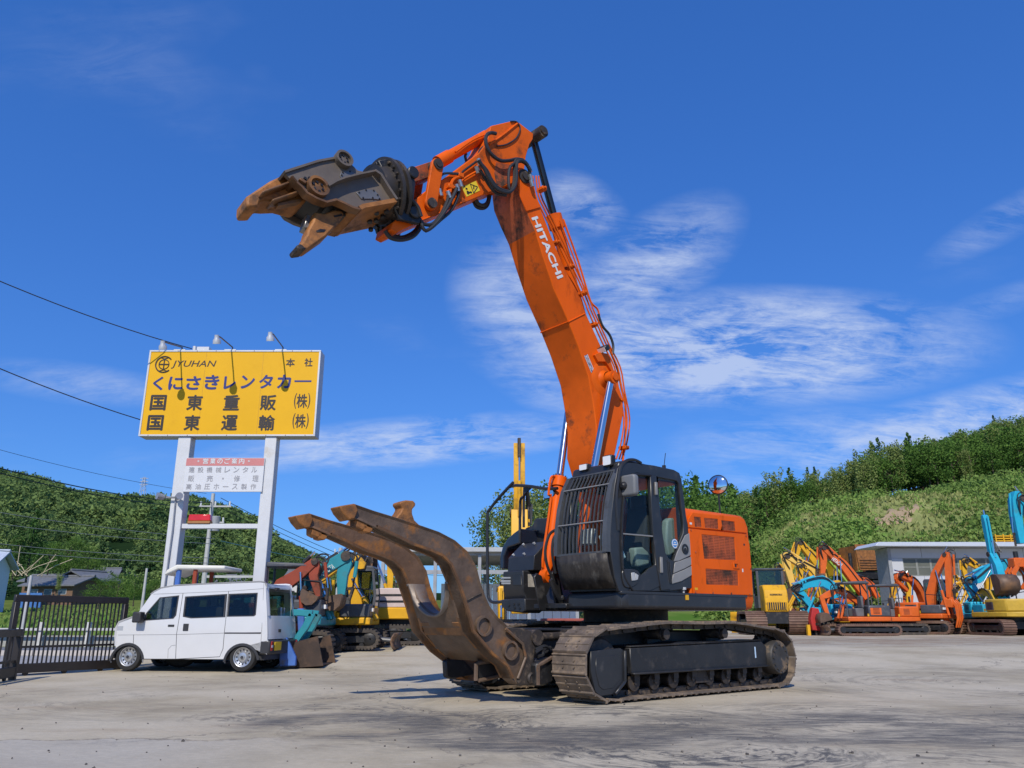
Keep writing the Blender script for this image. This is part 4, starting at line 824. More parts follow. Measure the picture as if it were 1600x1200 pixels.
# ---- cutting head
br = MB(); bp = OY(D1((1230, 108), (1350, 93), (1530, 222), (1545, 300), (1530, 445), (1600, 600), (1575, 640), (1400, 600), (1360, 470), (1330, 300)), 0.30)
for s in (1, -1): br.prism(bp, 0.24 * s, 0.30 * s)
bp2 = OY(D1((1230, 108), (1350, 93), (1530, 222), (1440, 240), (1330, 260)), 0.30); br.prism(bp2, -0.24, 0.24)
br.cyl(T + Vector((0, -0.34, 0)), T + Vector((0, 0.34, 0)), 0.09, n=18)
c = P3(D1((1530, 545))[0], 0.30); br.cyl((c.x, -0.34, c.z), (c.x, 0.34, c.z), 0.09, n=16)
tool = br.build('tool_bracket', BLACK, exc, bevel=0.012)
A0, A1 = P3(D1((1360, 440))[0], 0.36), P3(D1((1230, 240))[0], 0.36)
ta = (P3(D1((780, 300))[0], 0) - P3(D1((1330, 360))[0], 0)); ta.y = 0; ta.normalize()
rc = P3(D1((1270, 395))[0], 0.0)
g = MB(); g.lathe(rc - ta * 0.16, ta, [(0.2, 0), (0.50, 0.0), (0.50, 0.05), (0.455, 0.06), (0.455, 0.11), (0.52, 0.12), (0.52, 0.17), (0.42, 0.18), (0.40, 0.34), (0.2, 0.34)], 40); rot = g.build('rotator_ring', mat('dark brown steel', (0.055, 0.046, 0.04), 0.5, 0.4, var=0.3, dirt=(0.14, 0.10, 0.07), dscale=4, damt=0.3, bump=0.1), tool)
for i in range(24):
    a_ = 2 * math.pi * i / 24; u = Vector((0, 1, 0)); w_ = ta.cross(u); q = rc + ta * 0.02 + (u * math.cos(a_) + w_ * math.sin(a_)) * 0.465; g = MB(); g.cyl(q, q + ta * 0.03, 0.022, n=6); g.build('ring_bolt', CHAIN, rot)
YT = 0.33
# the head is turned a little about its own axis: everything on it is laid out in this frame (x back along the arm's heading, z up, y across)
ROLL = R(11); TO = rc.copy(); TX, TYV = Vector((1, 0, 0)), Vector((0, math.cos(ROLL), math.sin(ROLL))); TZ = TX.cross(TYV)
TM = Matrix(((TX.x, TYV.x, TZ.x, TO.x), (TX.y, TYV.y, TZ.y, TO.y), (TX.z, TYV.z, TZ.z, TO.z), (0, 0, 0, 1))); T3 = TM.to_3x3().transposed()
def TYp(p, y):
    c = T3 @ (E_C - TO); d = T3 @ E_D(p); t = (y - c.y) / d.y; return (c.x + d.x * t, c.z + d.z * t)
def TY(pix, y): return [TYp(p, y) for p in pix]
def TP(p, y): a = TYp(p, y); return Vector((a[0], y, a[1]))
body_pix = D1((440, 205), (500, 185), (720, 115), (880, 85), (960, 85), (1010, 140), (1060, 190), (1180, 220), (1230, 255), (1300, 370), (1362, 462), (1090, 512), (1060, 530), (1000, 515), (930, 480), (860, 450), (780, 470), (700, 440), (620, 395), (585, 350), (540, 310), (500, 262))
body = TY(body_pix, YT)
g = MB(); g.prism(body, 0.27, YT); g.prism(body, -0.27, -0.21); hb_ = g.build('shear_body', GUNM, exc, bevel=0.01, seg=2); hb_.matrix_local = TM
def strip(poly, i0, i1, y0, y1, off0, off1, name, m, parent):
    P = poly[i0:i1 + 1]; g = MB(); rows = []
    for k, (x, z) in enumerate(P):
        d = Vector((P[min(k + 1, len(P) - 1)][0] - P[max(k - 1, 0)][0], 0, P[min(k + 1, len(P) - 1)][1] - P[max(k - 1, 0)][1])).normalized(); n_ = Vector((d.z, 0, -d.x))
        p = Vector((x, 0, z)); rows.append([p + n_ * o + Vector((0, y, 0)) for o, y in ((off0, y0), (off0, y1), (off1, y1), (off1, y0), (off0, y0))])
    g.grid(rows); r0, r1 = rows[0], rows[-1]; g.add(r0[:4], [(0, 1, 2, 3)]); g.add(r1[:4], [(3, 2, 1, 0)]); return g.build(name, m, parent, smooth=30)
cxm = sum(p[0] for p in body) / len(body); czm = sum(p[1] for p in body) / len(body)
strip(body, 0, 5, -0.27, 0.36, 0.0, -0.03, 'top_flange', GUNM, hb_)
strip(body, 10, 12, -0.27, 0.40, -0.03, 0.03, 'belly_plate', RUST, hb_) 
lowb = TY(D1((1362, 462), (1270, 478), (1180, 494), (1090, 512), (1060, 530), (1000, 515)), YT)
lw = MB(); lw.grid([[(x, y, z) for y in (0.335, 0.15, -0.1, -0.30)] for x, z in lowb]); lwo = lw.build('belly_cover', RUST, hb_); mo = lwo.modifiers.new('thick', 'SOLIDIFY'); mo.thickness = 0.03; mo.offset = 0
strip(body, 12, 21, 0.28, 0.40, 0.0, 0.03, 'edge_flange', RUST_A, hb_)
strip(body, 20, 21, -0.27, 0.40, 0, 0.03, 'front_flange', RUST_A, hb_)
back = TY(D1((1180, 220), (1230, 255), (1300, 370), (1362, 462)), YT); strip(back, 0, 3, -0.30, 0.42, -0.02, 0.02, 'back_flange', GUNM, hb_)
for c_, rp in (((930, 118), 0.125), ((715, 348), 0.145)):
    c = TP(D1(c_)[0], YT); g = MB(); g.ring(c, (0, 1, 0), rp * 0.74, rp, 0.085, 30); g.lathe(c, (0, 1, 0), [(rp * 0.75, 0), (rp * 0.75, 0.045), (0.02, 0.05), (0, 0.05)], 24); pv = g.build('pivot_cap', GUNM if c_[0] > 800 else RUST_A, hb_)
    for i in range(6):
        a_ = math.pi * i / 3 + 0.3; q = c + Vector((math.cos(a_) * rp * 0.46, 0.05, math.sin(a_) * rp * 0.46)); g = MB(); g.cyl(q - Vector((0, .01, 0)), q + Vector((0, 0.012, 0)), rp * 0.13, n=6); g.build('cap_bolt', BLACK, pv)
rib = TY(D1((790, 352), (860, 312), (930, 285), (1050, 255), (1180, 228)), YT + 0.02); strip(rib, 0, 4, YT - 0.01, YT + 0.12, -0.012, 0.012, 'curved_rib', GUNM, hb_)
PLT = mat('bolted grey plate', (0.16, 0.16, 0.165), 0.45, 0.4, var=0.2)
for q_ in (((912, 235), (925, 205), (1000, 195), (1060, 235), (1080, 250), (960, 275), (925, 262)), ((1048, 375), (1120, 350), (1200, 355), (1240, 400), (1260, 440), (1190, 430), (1090, 430))):
    pl = TY(D1(*q_), YT + 0.012); g = MB(); g.prism(pl, YT, YT + 0.014); cv_ = g.build('cover_plate', PLT, hb_, bevel=0.003)
    g = MB(); mx_ = sum(p[0] for p in pl) / len(pl); mz_ = sum(p[1] for p in pl) / len(pl)
    for (x, z) in pl: x, z = lerp2((mx_, mz_), (x, z), 0.8); g.cyl((x, YT + 0.012, z), (x, YT + 0.024, z), 0.013, n=6)
    g.build('plate_bolts', BLACK, cv_)
for p in ((620, 263), (655, 262), (650, 280), (690, 275), (735, 275), (742, 298), (705, 295), (665, 297)):
    c = TP(D1(p)[0], YT); g = MB(); g.cyl(c, c + Vector((0, 0.02, 0)), 0.022, n=6); g.build('body_bolt', BLACK, hb_)
kp = TY(D1((572, 265), (590, 255), (640, 290), (622, 305)), YT + 0.04); g = MB(); g.prism(kp, YT, YT + 0.05); g.build('stop_block', RUST_A, hb_, bevel=0.006)
for (x, y) in ((1110, 536), (1160, 460), (1218, 548), (1215, 612), (1170, 686), (1160, 620), (1300, 535), (1270, 580)):
    t = 0.33 - (y - 490) / 230 * 0.6; t = max(-0.26, min(0.28, t)); c = TP(D1((x, y))[0], t); g = MB(); g.cyl(c - Vector((0, 0, 0.02)), c + Vector((0, 0, 0.02)), 0.034, n=8); g.build('belly_bolt', BLACK, hb_)
# inner filling between the cheeks
g = MB(); inn = [lerp2((cxm, czm), p, 0.88) for p in body]; g.prism(inn[6:13] + inn[1:6], -0.27, 0.27) if False else g.prism([lerp2((cxm, czm), p, 0.80) for p in body], -0.2, 0.25); g.build('inner_housing', BLACK, hb_)
# fixed upper jaw
uj = TY(D1((520, 250), (430, 285), (270, 362), (75, 492), (72, 545), (82, 582), (172, 582), (186, 535), (230, 520), (280, 524), (380, 520), (520, 560), (600, 500), (640, 420), (600, 330)), -0.06)
g = MB(); g.prism(uj, -0.17, 0.17); jw = g.build('upper_jaw', RUST, hb_, bevel=0.03, seg=2)
for q_, yy in ((((490, 278), (268, 362), (275, 380), (500, 300)), 0.20), (((580, 350), (350, 430), (355, 450), (585, 372)), 0.20)):
    g = MB(); g.prism(TY(D1(*q_), yy + 0.1), 0.10, 0.30); g.build('jaw_rib', RUST_A, jw, bevel=0.012)
g = MB(); g.prism(TY(D1((385, 470), (590, 430), (590, 460), (390, 500)), 0.19), 0.12, 0.21); g.build('blade_strip', RUST_A, jw, bevel=0.008)
# moving lower jaw
lj = TY(D1((705, 535), (780, 548), (860, 520), (930, 520), (950, 555), (900, 640), (800, 745), (650, 850), (570, 850), (552, 818), (600, 788), (640, 720), (650, 680), (690, 610)), 0.22)
g = MB(); g.prism(lj, 0.02, 0.22); lj_o = g.build('lower_jaw', RUST, hb_, bevel=0.03, seg=2)
g = MB(); g.prism(TY(D1((640, 555), (685, 580), (660, 680), (615, 660)), 0.1), -0.05, 0.1); g.build('jaw_blade', mat('bright worn blade', (0.33, 0.32, 0.31), 0.35, 0.7, var=0.25), lj_o, bevel=0.008)
g = MB(); g.prism(TY(D1((715, 695), (750, 680), (795, 685), (780, 705), (720, 708)), 0.226), 0.18, 0.226); g.prism(TY(D1((860, 570), (930, 555), (935, 570), (870, 582)), 0.226), 0.18, 0.226); g.build('jaw_notch', BLACK, lj_o)
g = MB(); g.prism(TY(D1((550, 818), (590, 800), (640, 845), (566, 854)), 0.23), 0.01, 0.232); g.build('jaw_tip', CHAIN, lj_o, bevel=0.015)
g = MB(); g.cyl((lj[3][0], -0.1, lj[3][1]), (lj[3][0], 0.2, lj[3][1]), 0.09, n=14); g.build('jaw_pivot', CHAIN, lj_o)
# hose at the excavator's mid-front and the foot
for pts, y, r_ in (([(640, 440), (590, 480), (560, 600), (575, 720), (620, 820), (640, 850)], 0.1, 0.022), ([(650, 470), (620, 520), (615, 640), (640, 780)], 0.2, 0.02), ([(600, 830), (640, 930), (680, 985), (700, 960)], 0.2, 0.03)):
    g = MB(); g.tube([P3(p, y) for p in D4(*pts)], r_, 7, 4); g.build('hydraulic_hose', RUBBER, exc)
# ================================================================== the yard
def ground_material():
    m = bpy.data.materials.new('yard concrete'); m.use_nodes = True; n = m.node_tree; N = n.nodes; b = N['Principled BSDF']
    tcn = N.new('ShaderNodeTexCoord')
    def L_(a, c): n.links.new(a, c)
    def noise(s, det, rg, sx=1, sy=1, rot=0, dist=0, off=(0, 0, 0)):
        mp = N.new('ShaderNodeMapping'); mp.inputs['Scale'].default_value = (sx, sy, 1); mp.inputs['Rotation'].default_value = (0, 0, R(rot)); mp.inputs['Location'].default_value = off
        L_(tcn.outputs['Object'], mp.inputs[0]); x = N.new('ShaderNodeTexNoise'); x.inputs['Scale'].default_value = s; x.inputs['Detail'].default_value = det; x.inputs['Roughness'].default_value = rg; x.inputs['Distortion'].default_value = dist
        L_(mp.outputs[0], x.inputs['Vector']); return x.outputs[0]
    def rng(v, a, c, lo=0, hi=1):
        x = N.new('ShaderNodeMapRange'); x.interpolation_type = 'SMOOTHSTEP'; x.inputs['From Min'].default_value = a; x.inputs['From Max'].default_value = c; x.inputs['To Min'].default_value = lo; x.inputs['To Max'].default_value = hi; L_(v, x.inputs['Value']); return x.outputs[0]
    def mix(f, a, c, bl='MIX'):
        x = N.new('ShaderNodeMix'); x.data_type = 'RGBA'; x.blend_type = bl
        L_(f, x.inputs['Factor'])
        for i, v in ((6, a), (7, c)):
            if isinstance(v, tuple): x.inputs[i].default_value = v + (1,)
            else: L_(v, x.inputs[i])
        return x.outputs[2]
    def mt(op, a, c):
        x = N.new('ShaderNodeMath'); x.operation = op
        for i, v in enumerate((a, c)):
            if isinstance(v, (int, float)): x.inputs[i].default_value = v
            else: L_(v, x.inputs[i])
        return x.outputs[0]
    base = mix(rng(noise(0.9, 7, 0.62), 0.35, 0.65), (0.37, 0.315, 0.215), (0.485, 0.42, 0.30))
    base = mix(rng(noise(0.22, 5, 0.6, off=(4, 9, 0)), 0.42, 0.62), base, (0.52, 0.46, 0.345))
    base = mix(rng(noise(0.5, 6, 0.6, 0.5, 1.6, 12, off=(1, 7, 0)), 0.56, 0.72, 0, 0.55), base, (0.37, 0.28, 0.18))
    # tyre and track scuffs: curved strokes round the places where machines turn
    st = noise(3.0, 10, 0.75, 0.35, 1.9, 8, 1.0)
    sepn = N.new('ShaderNodeSeparateXYZ'); L_(tcn.outputs['Object'], sepn.inputs[0])
    def spot(x, y, rx, ry):
        a = mt('DIVIDE', mt('SUBTRACT', sepn.outputs[0], x), rx); c = mt('DIVIDE', mt('SUBTRACT', sepn.outputs[1], y), ry)
        return mt('MAXIMUM', mt('SUBTRACT', 1.0, mt('ADD', mt('MULTIPLY', a, a), mt('MULTIPLY', c, c))), 0.0)
    def turning(x, y, r0, r1, k, seed):          # rings of scuff round one turning point
        dx = mt('SUBTRACT', sepn.outputs[0], x); dy = mt('SUBTRACT', sepn.outputs[1], y)
        r = mt('SQRT', mt('ADD', mt('MULTIPLY', dx, dx), mt('MULTIPLY', dy, dy)), 0); th = mt('ARCTAN2', dy, dx)
        cb = N.new('ShaderNodeCombineXYZ'); L_(mt('MULTIPLY', r, 4.5), cb.inputs[0]); L_(mt('MULTIPLY', th, 1.7), cb.inputs[1]); cb.inputs[2].default_value = seed
        x_ = N.new('ShaderNodeTexNoise'); x_.inputs['Scale'].default_value = 1.6; x_.inputs['Detail'].default_value = 9; x_.inputs['Roughness'].default_value = 0.72; x_.inputs['Distortion'].default_value = 0.8; L_(cb.outputs[0], x_.inputs['Vector'])
        m_ = mt('MULTIPLY', rng(r, r0 - 0.45, r0 + 0.25), rng(r, r1 + 0.6, r1 - 0.5)); m_ = mt('MULTIPLY', m_, rng(noise(0.55, 5, 0.6, off=(seed, 2, 0)), 0.36, 0.56))
        return mt('MULTIPLY', mt('MULTIPLY', rng(x_.outputs[0], 0.42, 0.60), m_), k)
    sc1 = None
    for q in ((-0.9, 8.5, 0.25, 1.25, 1.0, 1.0), (1.5, 7.2, 0.3, 1.4, 0.95, 4.0), (0.9, 9.0, 0.5, 1.9, 0.8, 9.0), (4.0, 8.9, 0.6, 2.2, 0.6, 14.0), (6.5, 8.0, 0.8, 3.0, 0.5, 19.0), (-2.2, 9.6, 0.5, 1.3, 0.7, 23.0), (9, 14, 1.0, 5.0, 0.35, 31.0), (-4, 12, 1.0, 3.5, 0.25, 37.0), (3, 6.0, 0.4, 1.5, 0.6, 41.0)):
        t_ = turning(*q); sc1 = t_ if sc1 is None else mt('MAXIMUM', sc1, t_)
    sc1 = mt('MAXIMUM', sc1, mt('MULTIPLY', rng(st, 0.54, 0.70), mt('ADD', mt('MULTIPLY', rng(noise(0.3, 4, 0.5, off=(3, 5, 0)), 0.45, 0.65), 0.35), 0.08)))
    sc1 = mt('MAXIMUM', sc1, mt('MULTIPLY', rng(st, 0.44, 0.60), mt('MULTIPLY', mt('MAXIMUM', spot(3, 26, 34, 3), spot(14, 31, 18, 4)), 0.7)))
    smear = mt('MULTIPLY', rng(noise(0.75, 7, 0.68, 0.7, 1.2, 15, 0.4, (6, 1, 0)), 0.34, 0.54), rng(mt('MAXIMUM', mt('MAXIMUM', mt('MAXIMUM', spot(-1.6, 8.7, 1.3, 1.3), spot(0.3, 7.7, 1.5, 1.0)), spot(3.4, 8.5, 3.0, 1.5)), mt('MULTIPLY', spot(6.8, 9.0, 4, 1.5), 0.6)), 0.0, 0.55))
    sc1 = mt('MAXIMUM', sc1, mt('MULTIPLY', mt('MULTIPLY', smear, 0.9), rng(noise(7, 9, 0.8, 0.35, 1.8, 10, 0.5), 0.34, 0.58, 0.25, 1.0)))
    sc1 = mt('MINIMUM', sc1, 0.9)
    col = mix(sc1, base, (0.056, 0.058, 0.062))
    col = mix(rng(noise(28, 4, 0.7), 0.62, 0.75, 0, 0.35), col, (0.16, 0.145, 0.125))
    col = mix(rng(noise(5, 6, 0.7, 0.4, 2.5, 4, 0.8, (2, 2, 0)), 0.60, 0.74, 0, 0.6), col, (0.60, 0.55, 0.465))
    vor = N.new('ShaderNodeTexVoronoi'); vor.feature = 'DISTANCE_TO_EDGE'; vor.inputs['Scale'].default_value = 0.30; wob = N.new('ShaderNodeVectorMath'); wob.operation = 'ADD'
    nv = N.new('ShaderNodeTexNoise'); nv.inputs['Scale'].default_value = 1.3; nv.inputs['Detail'].default_value = 8; nv.inputs['Roughness'].default_value = 0.7; L_(tcn.outputs['Object'], nv.inputs['Vector'])
    sv = N.new('ShaderNodeVectorMath'); sv.operation = 'SCALE'; sv.inputs['Scale'].default_value = 1.1; L_(nv.outputs['Color'], sv.inputs[0]); L_(tcn.outputs['Object'], wob.inputs[0]); L_(sv.outputs[0], wob.inputs[1]); L_(wob.outputs[0], vor.inputs['Vector'])
    crack = mt('MULTIPLY', rng(vor.outputs['Distance'], 0.0075, 0.002), rng(noise(0.35, 4, 0.5, off=(8, 8, 0)), 0.46, 0.56, 0, 0.75))
    col = mix(crack, col, (0.12, 0.105, 0.09))
    # an older slab, its broken edge running across the front left
    edge = mt('ADD', mt('MULTIPLY', noise(0.9, 7, 0.7, off=(2, 4, 0)), 1.1), mt('MULTIPLY', sepn.outputs[0], 0.02)); edge = mt('SUBTRACT', mt('ADD', 7.15, edge), sepn.outputs[1])
    left = rng(sepn.outputs[0], -1.2, -3.2)
    col = mix(mt('MULTIPLY', mt('MULTIPLY', rng(edge, -0.01, 0.03), left), 0.5), col, (0.42, 0.40, 0.36))
    col = mix(mt('MULTIPLY', mt('MULTIPLY', rng(edge, -0.05, -0.005), rng(edge, 0.03, 0.0)), mt('MULTIPLY', left, 0.7)), col, (0.15, 0.13, 0.11))
    col = mix(rng(noise(13, 5, 0.75, 0.8, 1.2, 6), 0.35, 0.65, 0, 1), mix(rng(noise(13, 5, 0.75, 0.8, 1.2, 6), 0, 1, 0.16, 0.16), col, (0.10, 0.09, 0.075)), col)
    grit = noise(60, 3, 0.8); col = mix(rng(grit, 0.55, 0.75, 0, 0.4), col, (0.60, 0.57, 0.51)); col = mix(rng(noise(45, 3, 0.8, off=(3, 3, 0)), 0.58, 0.74, 0, 0.45), col, (0.17, 0.155, 0.135))
    dust = mt('MULTIPLY', rng(noise(0.7, 6, 0.65, off=(9, 1, 0)), 0.40, 0.62), mt('MINIMUM', mt('MULTIPLY', spot(16, 33, 26, 10), 1.3), 0.8))
    col = mix(dust, col, (0.27, 0.185, 0.115))
    L_(col, b.inputs['Base Color']); b.inputs['Roughness'].default_value = 0.85; b.inputs['Specular IOR Level'].default_value = 0.3
    bp = N.new('ShaderNodeBump'); bp.inputs['Strength'].default_value = 0.5; bp.inputs['Distance'].default_value = 0.012
    L_(mt('ADD', noise(22, 6, 0.7), mt('MULTIPLY', noise(2.5, 5, 0.6), 1.5)), bp.inputs['Height']); L_(bp.outputs[0], b.inputs['Normal'])
    return m
g = MB(); rows = []
ys = [-40, -8, 0, 4, 7, 10, 13, 16.5] + [16.5 + 8 * i / 16 for i in range(1, 17)] + [30, 40, 52, 60]
xs_ = [-9.6, -6, -3, 0, 4, 8, 14, 24, 40, 70]
g.grid([[(x, y, gz(x, y)) for x in xs_] for y in ys])
yard = kind(g.build('yard_ground', ground_material(), smooth=60), 'structure')
rg = random.Random(21); pb = MB()
for i in range(300):
    y = 5.5 + 16 * rg.random() ** 1.6; x = rg.uniform(-0.62, 0.66) * y; r_ = rg.uniform(0.003, 0.0085) * (1 + 0.5 * (rg.random() < 0.1)); z = gz(x, y)
    pb.box((x, y, z + r_ * 0.5), (r_ * rg.uniform(1.2, 2.4), r_ * rg.uniform(1, 2), r_ * 1.3), Matrix.Rotation(rg.uniform(0, 3), 3, Vector((rg.random(), rg.random(), 1)).normalized()))
o = pb.build('gravel', mat('dark grit', (0.10, 0.09, 0.08), 0.9, var=0.4, vs=1), smooth=0); kind(o, 'stuff'); o['label'] = 'scattered grit and small stones on the concrete yard'

# ---- land beyond the yard
def veg_mat(name, c0, c1, scale=1.2, rough=0.75, trans=0.25, c2=None):
    m = bpy.data.materials.new(name); m.use_nodes = True; n = m.node_tree; n.nodes.clear(); N = n.nodes
    o = N.new('ShaderNodeOutputMaterial'); ge = N.new('ShaderNodeNewGeometry'); oi = N.new('ShaderNodeObjectInfo')
    nz = N.new('ShaderNodeTexNoise'); nz.inputs['Scale'].default_value = scale; nz.inputs['Detail'].default_value = 4; n.links.new(ge.outputs['Position'], nz.inputs['Vector'])
    ad = N.new('ShaderNodeMath'); ad.operation = 'MULTIPLY_ADD'; ad.inputs[1].default_value = 0.30; n.links.new(oi.outputs['Random'], ad.inputs[0])
    mr = N.new('ShaderNodeMapRange'); mr.inputs['From Min'].default_value = 0.32; mr.inputs['From Max'].default_value = 0.68; mr.inputs['To Max'].default_value = 0.75; n.links.new(nz.outputs[0], mr.inputs['Value']); n.links.new(mr.outputs[0], ad.inputs[2])
    isl = N.new('ShaderNodeMath'); isl.operation = 'MULTIPLY_ADD'; isl.inputs[1].default_value = 0.35 if scale > 0.2 else 0.18; n.links.new(ge.outputs['Random Per Island'], isl.inputs[0]); n.links.new(ad.outputs[0], isl.inputs[2])
    sub = N.new('ShaderNodeMath'); sub.operation = 'SUBTRACT'; sub.inputs[1].default_value = 0.18; n.links.new(isl.outputs[0], sub.inputs[0])
    cr = N.new('ShaderNodeValToRGB'); cr.color_ramp.elements[0].color = c0 + (1,); cr.color_ramp.elements[1].color = c1 + (1,)
    if c2: e = cr.color_ramp.elements.new(0.9); e.color = c2 + (1,); cr.color_ramp.elements[1].position = 0.6
    n.links.new(sub.outputs[0], cr.inputs[0])
    d = N.new('ShaderNodeBsdfDiffuse'); n.links.new(cr.outputs[0], d.inputs[0])
    if trans:
        t = N.new('ShaderNodeBsdfTranslucent'); n.links.new(cr.outputs[0], t.inputs[0]); x = N.new('ShaderNodeMixShader'); x.inputs[0].default_value = trans
        n.links.new(d.outputs[0], x.inputs[1]); n.links.new(t.outputs[0], x.inputs[2]); n.links.new(x.outputs[0], o.inputs[0])
    else: n.links.new(d.outputs[0], o.inputs[0])
    return m
LEAF = veg_mat('broad leaves', (0.042, 0.10, 0.022), (0.15, 0.26, 0.055), 0.5)
LEAF_D = veg_mat('cedar leaves', (0.034, 0.085, 0.026), (0.10, 0.19, 0.05), 0.5)
LEAF_B = veg_mat('bamboo leaves', (0.08, 0.15, 0.035), (0.20, 0.29, 0.08), 0.35, c2=(0.25, 0.30, 0.10))
LEAF_H = veg_mat('haze tinted hill leaves', (0.034, 0.088, 0.040), (0.10, 0.205, 0.078), 0.09, c2=(0.21, 0.29, 0.09))  # distance haze put into the leaf colour: greens lightened and blued
SHRUB = veg_mat('slope shrubs', (0.040, 0.115, 0.022), (0.13, 0.28, 0.05), 0.12, c2=(0.24, 0.34, 0.09))
GRASS = veg_mat('dry and green grass', (0.075, 0.155, 0.03), (0.15, 0.25, 0.06), 0.09, trans=0, c2=(0.27, 0.28, 0.11))
FIELD = veg_mat('field grass', (0.07, 0.11, 0.025), (0.15, 0.19, 0.05), 0.25, trans=0)
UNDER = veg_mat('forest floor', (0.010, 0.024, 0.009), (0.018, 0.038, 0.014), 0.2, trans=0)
BARK = mat('bark', (0.09, 0.07, 0.05), 0.85, var=0.3, vs=8, bump=0.4)

def interp(tab, x):
    if x <= tab[0][0]: return tab[0][1]
    for (a, p), (b, q) in zip(tab, tab[1:]):
        if x <= b: return p + (q - p) * (x - a) / (b - a)
    return tab[-1][1]
def zpix(y, d): return EYE + d * math.tan(PITCH + math.atan((600 - y) / FPX))
def rough_(x, y, s, a): return a * (math.sin(x / s + 1.3 * math.sin(y / s * 0.7)) + math.sin(y / s * 1.3 + 2.1 * math.sin(x / s * 0.6)) * 0.7)

land = MB(); land.grid([[(x, y, -0.06) for x in (-900, -9.6, 70, 900)] for y in (-400, 60, 1200)]); kind(land.build('ground', FIELD), 'structure')
# left: level ground, a road with a kerb, then fields climbing gently to the wooded hill
EDGE_L = [(-900, 742), (-300, 735), (0, 738), (60, 748), (110, 765), (200, 772), (260, 776), (300, 774), (350, 790), (385, 803), (440, 838), (500, 868), (560, 888), (620, 905), (760, 925)]
def left_z(px, d):
    if d < 34: return 0.0 - 0.02
    if d < 150: t = (d - 34) / 116; return -0.02 + 4.6 * t * (0.6 + 0.4 * t)
    top = max(6.0, zpix(interp(EDGE_L, px), 520) - 7.0); t = min(1, (d - 150) / 370); return 4.58 + (top - 4.58) * (t ** 0.85)
dl_ = [20, 34, 40, 50, 65, 85, 110, 150] + [150 + 370 * (i / 14) for i in range(1, 15)] + [600, 760]
pxs = list(range(-900, 761, 40)); rows = []
for d in dl_:
    row = []
    for px in pxs:
        x = (px - 800) / FPX * d * 1.0; z = left_z(px, d)
        if d > 160: z += rough_(x, d, 30, 1.6)
        if d > 530: z -= (d - 520) * 0.25
        row.append((x, d, z))
    rows.append(row)
hillL = MB(); hillL.grid(rows[:8]); o = hillL.build('field', FIELD, smooth=60); kind(o, 'structure')
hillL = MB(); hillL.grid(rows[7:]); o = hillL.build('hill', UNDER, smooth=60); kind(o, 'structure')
# right: rough grass bank and the wooded slope over it
FEDGE = [(900, 900), (1060, 880), (1150, 862), (1180, 850), (1250, 805), (1350, 785), (1450, 770), (1600, 752), (2300, 735)]     # where forest meets grass
RIDGE = [(700, 890), (900, 850), (1060, 815), (1180, 812), (1260, 818), (1345, 790), (1450, 757), (1540, 716), (1600, 700), (2300, 600)]
def right_z(px, d):
    e = zpix(interp(FEDGE, px), 130); r = max(e + 1, zpix(interp(RIDGE, px), 215))
    if d < 66: return 0.25
    if d < 130: t = (d - 66) / 64; return 0.25 + (e - 0.25) * (t * 0.55 + 0.45 * min(1, t * 1.6))
    return e + (r - e) * min(1, (d - 130) / 85)
dr_ = [60, 66, 70, 75, 80, 86, 93, 100, 108, 116, 123, 130, 140, 150, 165, 180, 200, 215, 260, 340]
pxr = list(range(860, 2320, 20)); rows = []
for d in dr_:
    row = []
    for px in pxr:
        x = (px - 800) / FPX * d * 1.0; z = right_z(px, d) + (rough_(x, d, 6, 0.30) if 70 < d < 135 else 0) - (max(0, d - 215) * 0.15)
        row.append((x, d, z))
    rows.append(row)
hb = MB(); hb.grid(rows[:12]); o = hb.build('hillside', GRASS, smooth=60); kind(o, 'structure')
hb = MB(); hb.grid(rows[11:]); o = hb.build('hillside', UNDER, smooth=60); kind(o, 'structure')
bare = MB(); 
def right_pt(px, d):
    return Vector(((px - 800) / FPX * d * 1.0, d, right_z(px, d)))
EARTH = mat('bare earth', (0.34, 0.25, 0.15), 0.9, var=0.25, vs=0.8, bump=0.2)
rows = []
for i in range(7):
    d = 95 + 1.1 * i; row = []
    for j in range(12):
        px = 1350 + 6 * j + 8 * math.sin(i * 1.7) + 5 * i; wv = (0.10 + 0.22 * math.sin(j * 1.9 + i * 2.3) if 0 < j < 11 and 0 < i < 6 else -0.6); p = right_pt(px, d); row.append((p.x, p.y, p.z + rough_(p.x, d, 6, 0.30) + wv + 0.1))
    rows.append(row)
bare.grid(rows); kind(bare.build('earth_patch', EARTH, smooth=60), 'structure')

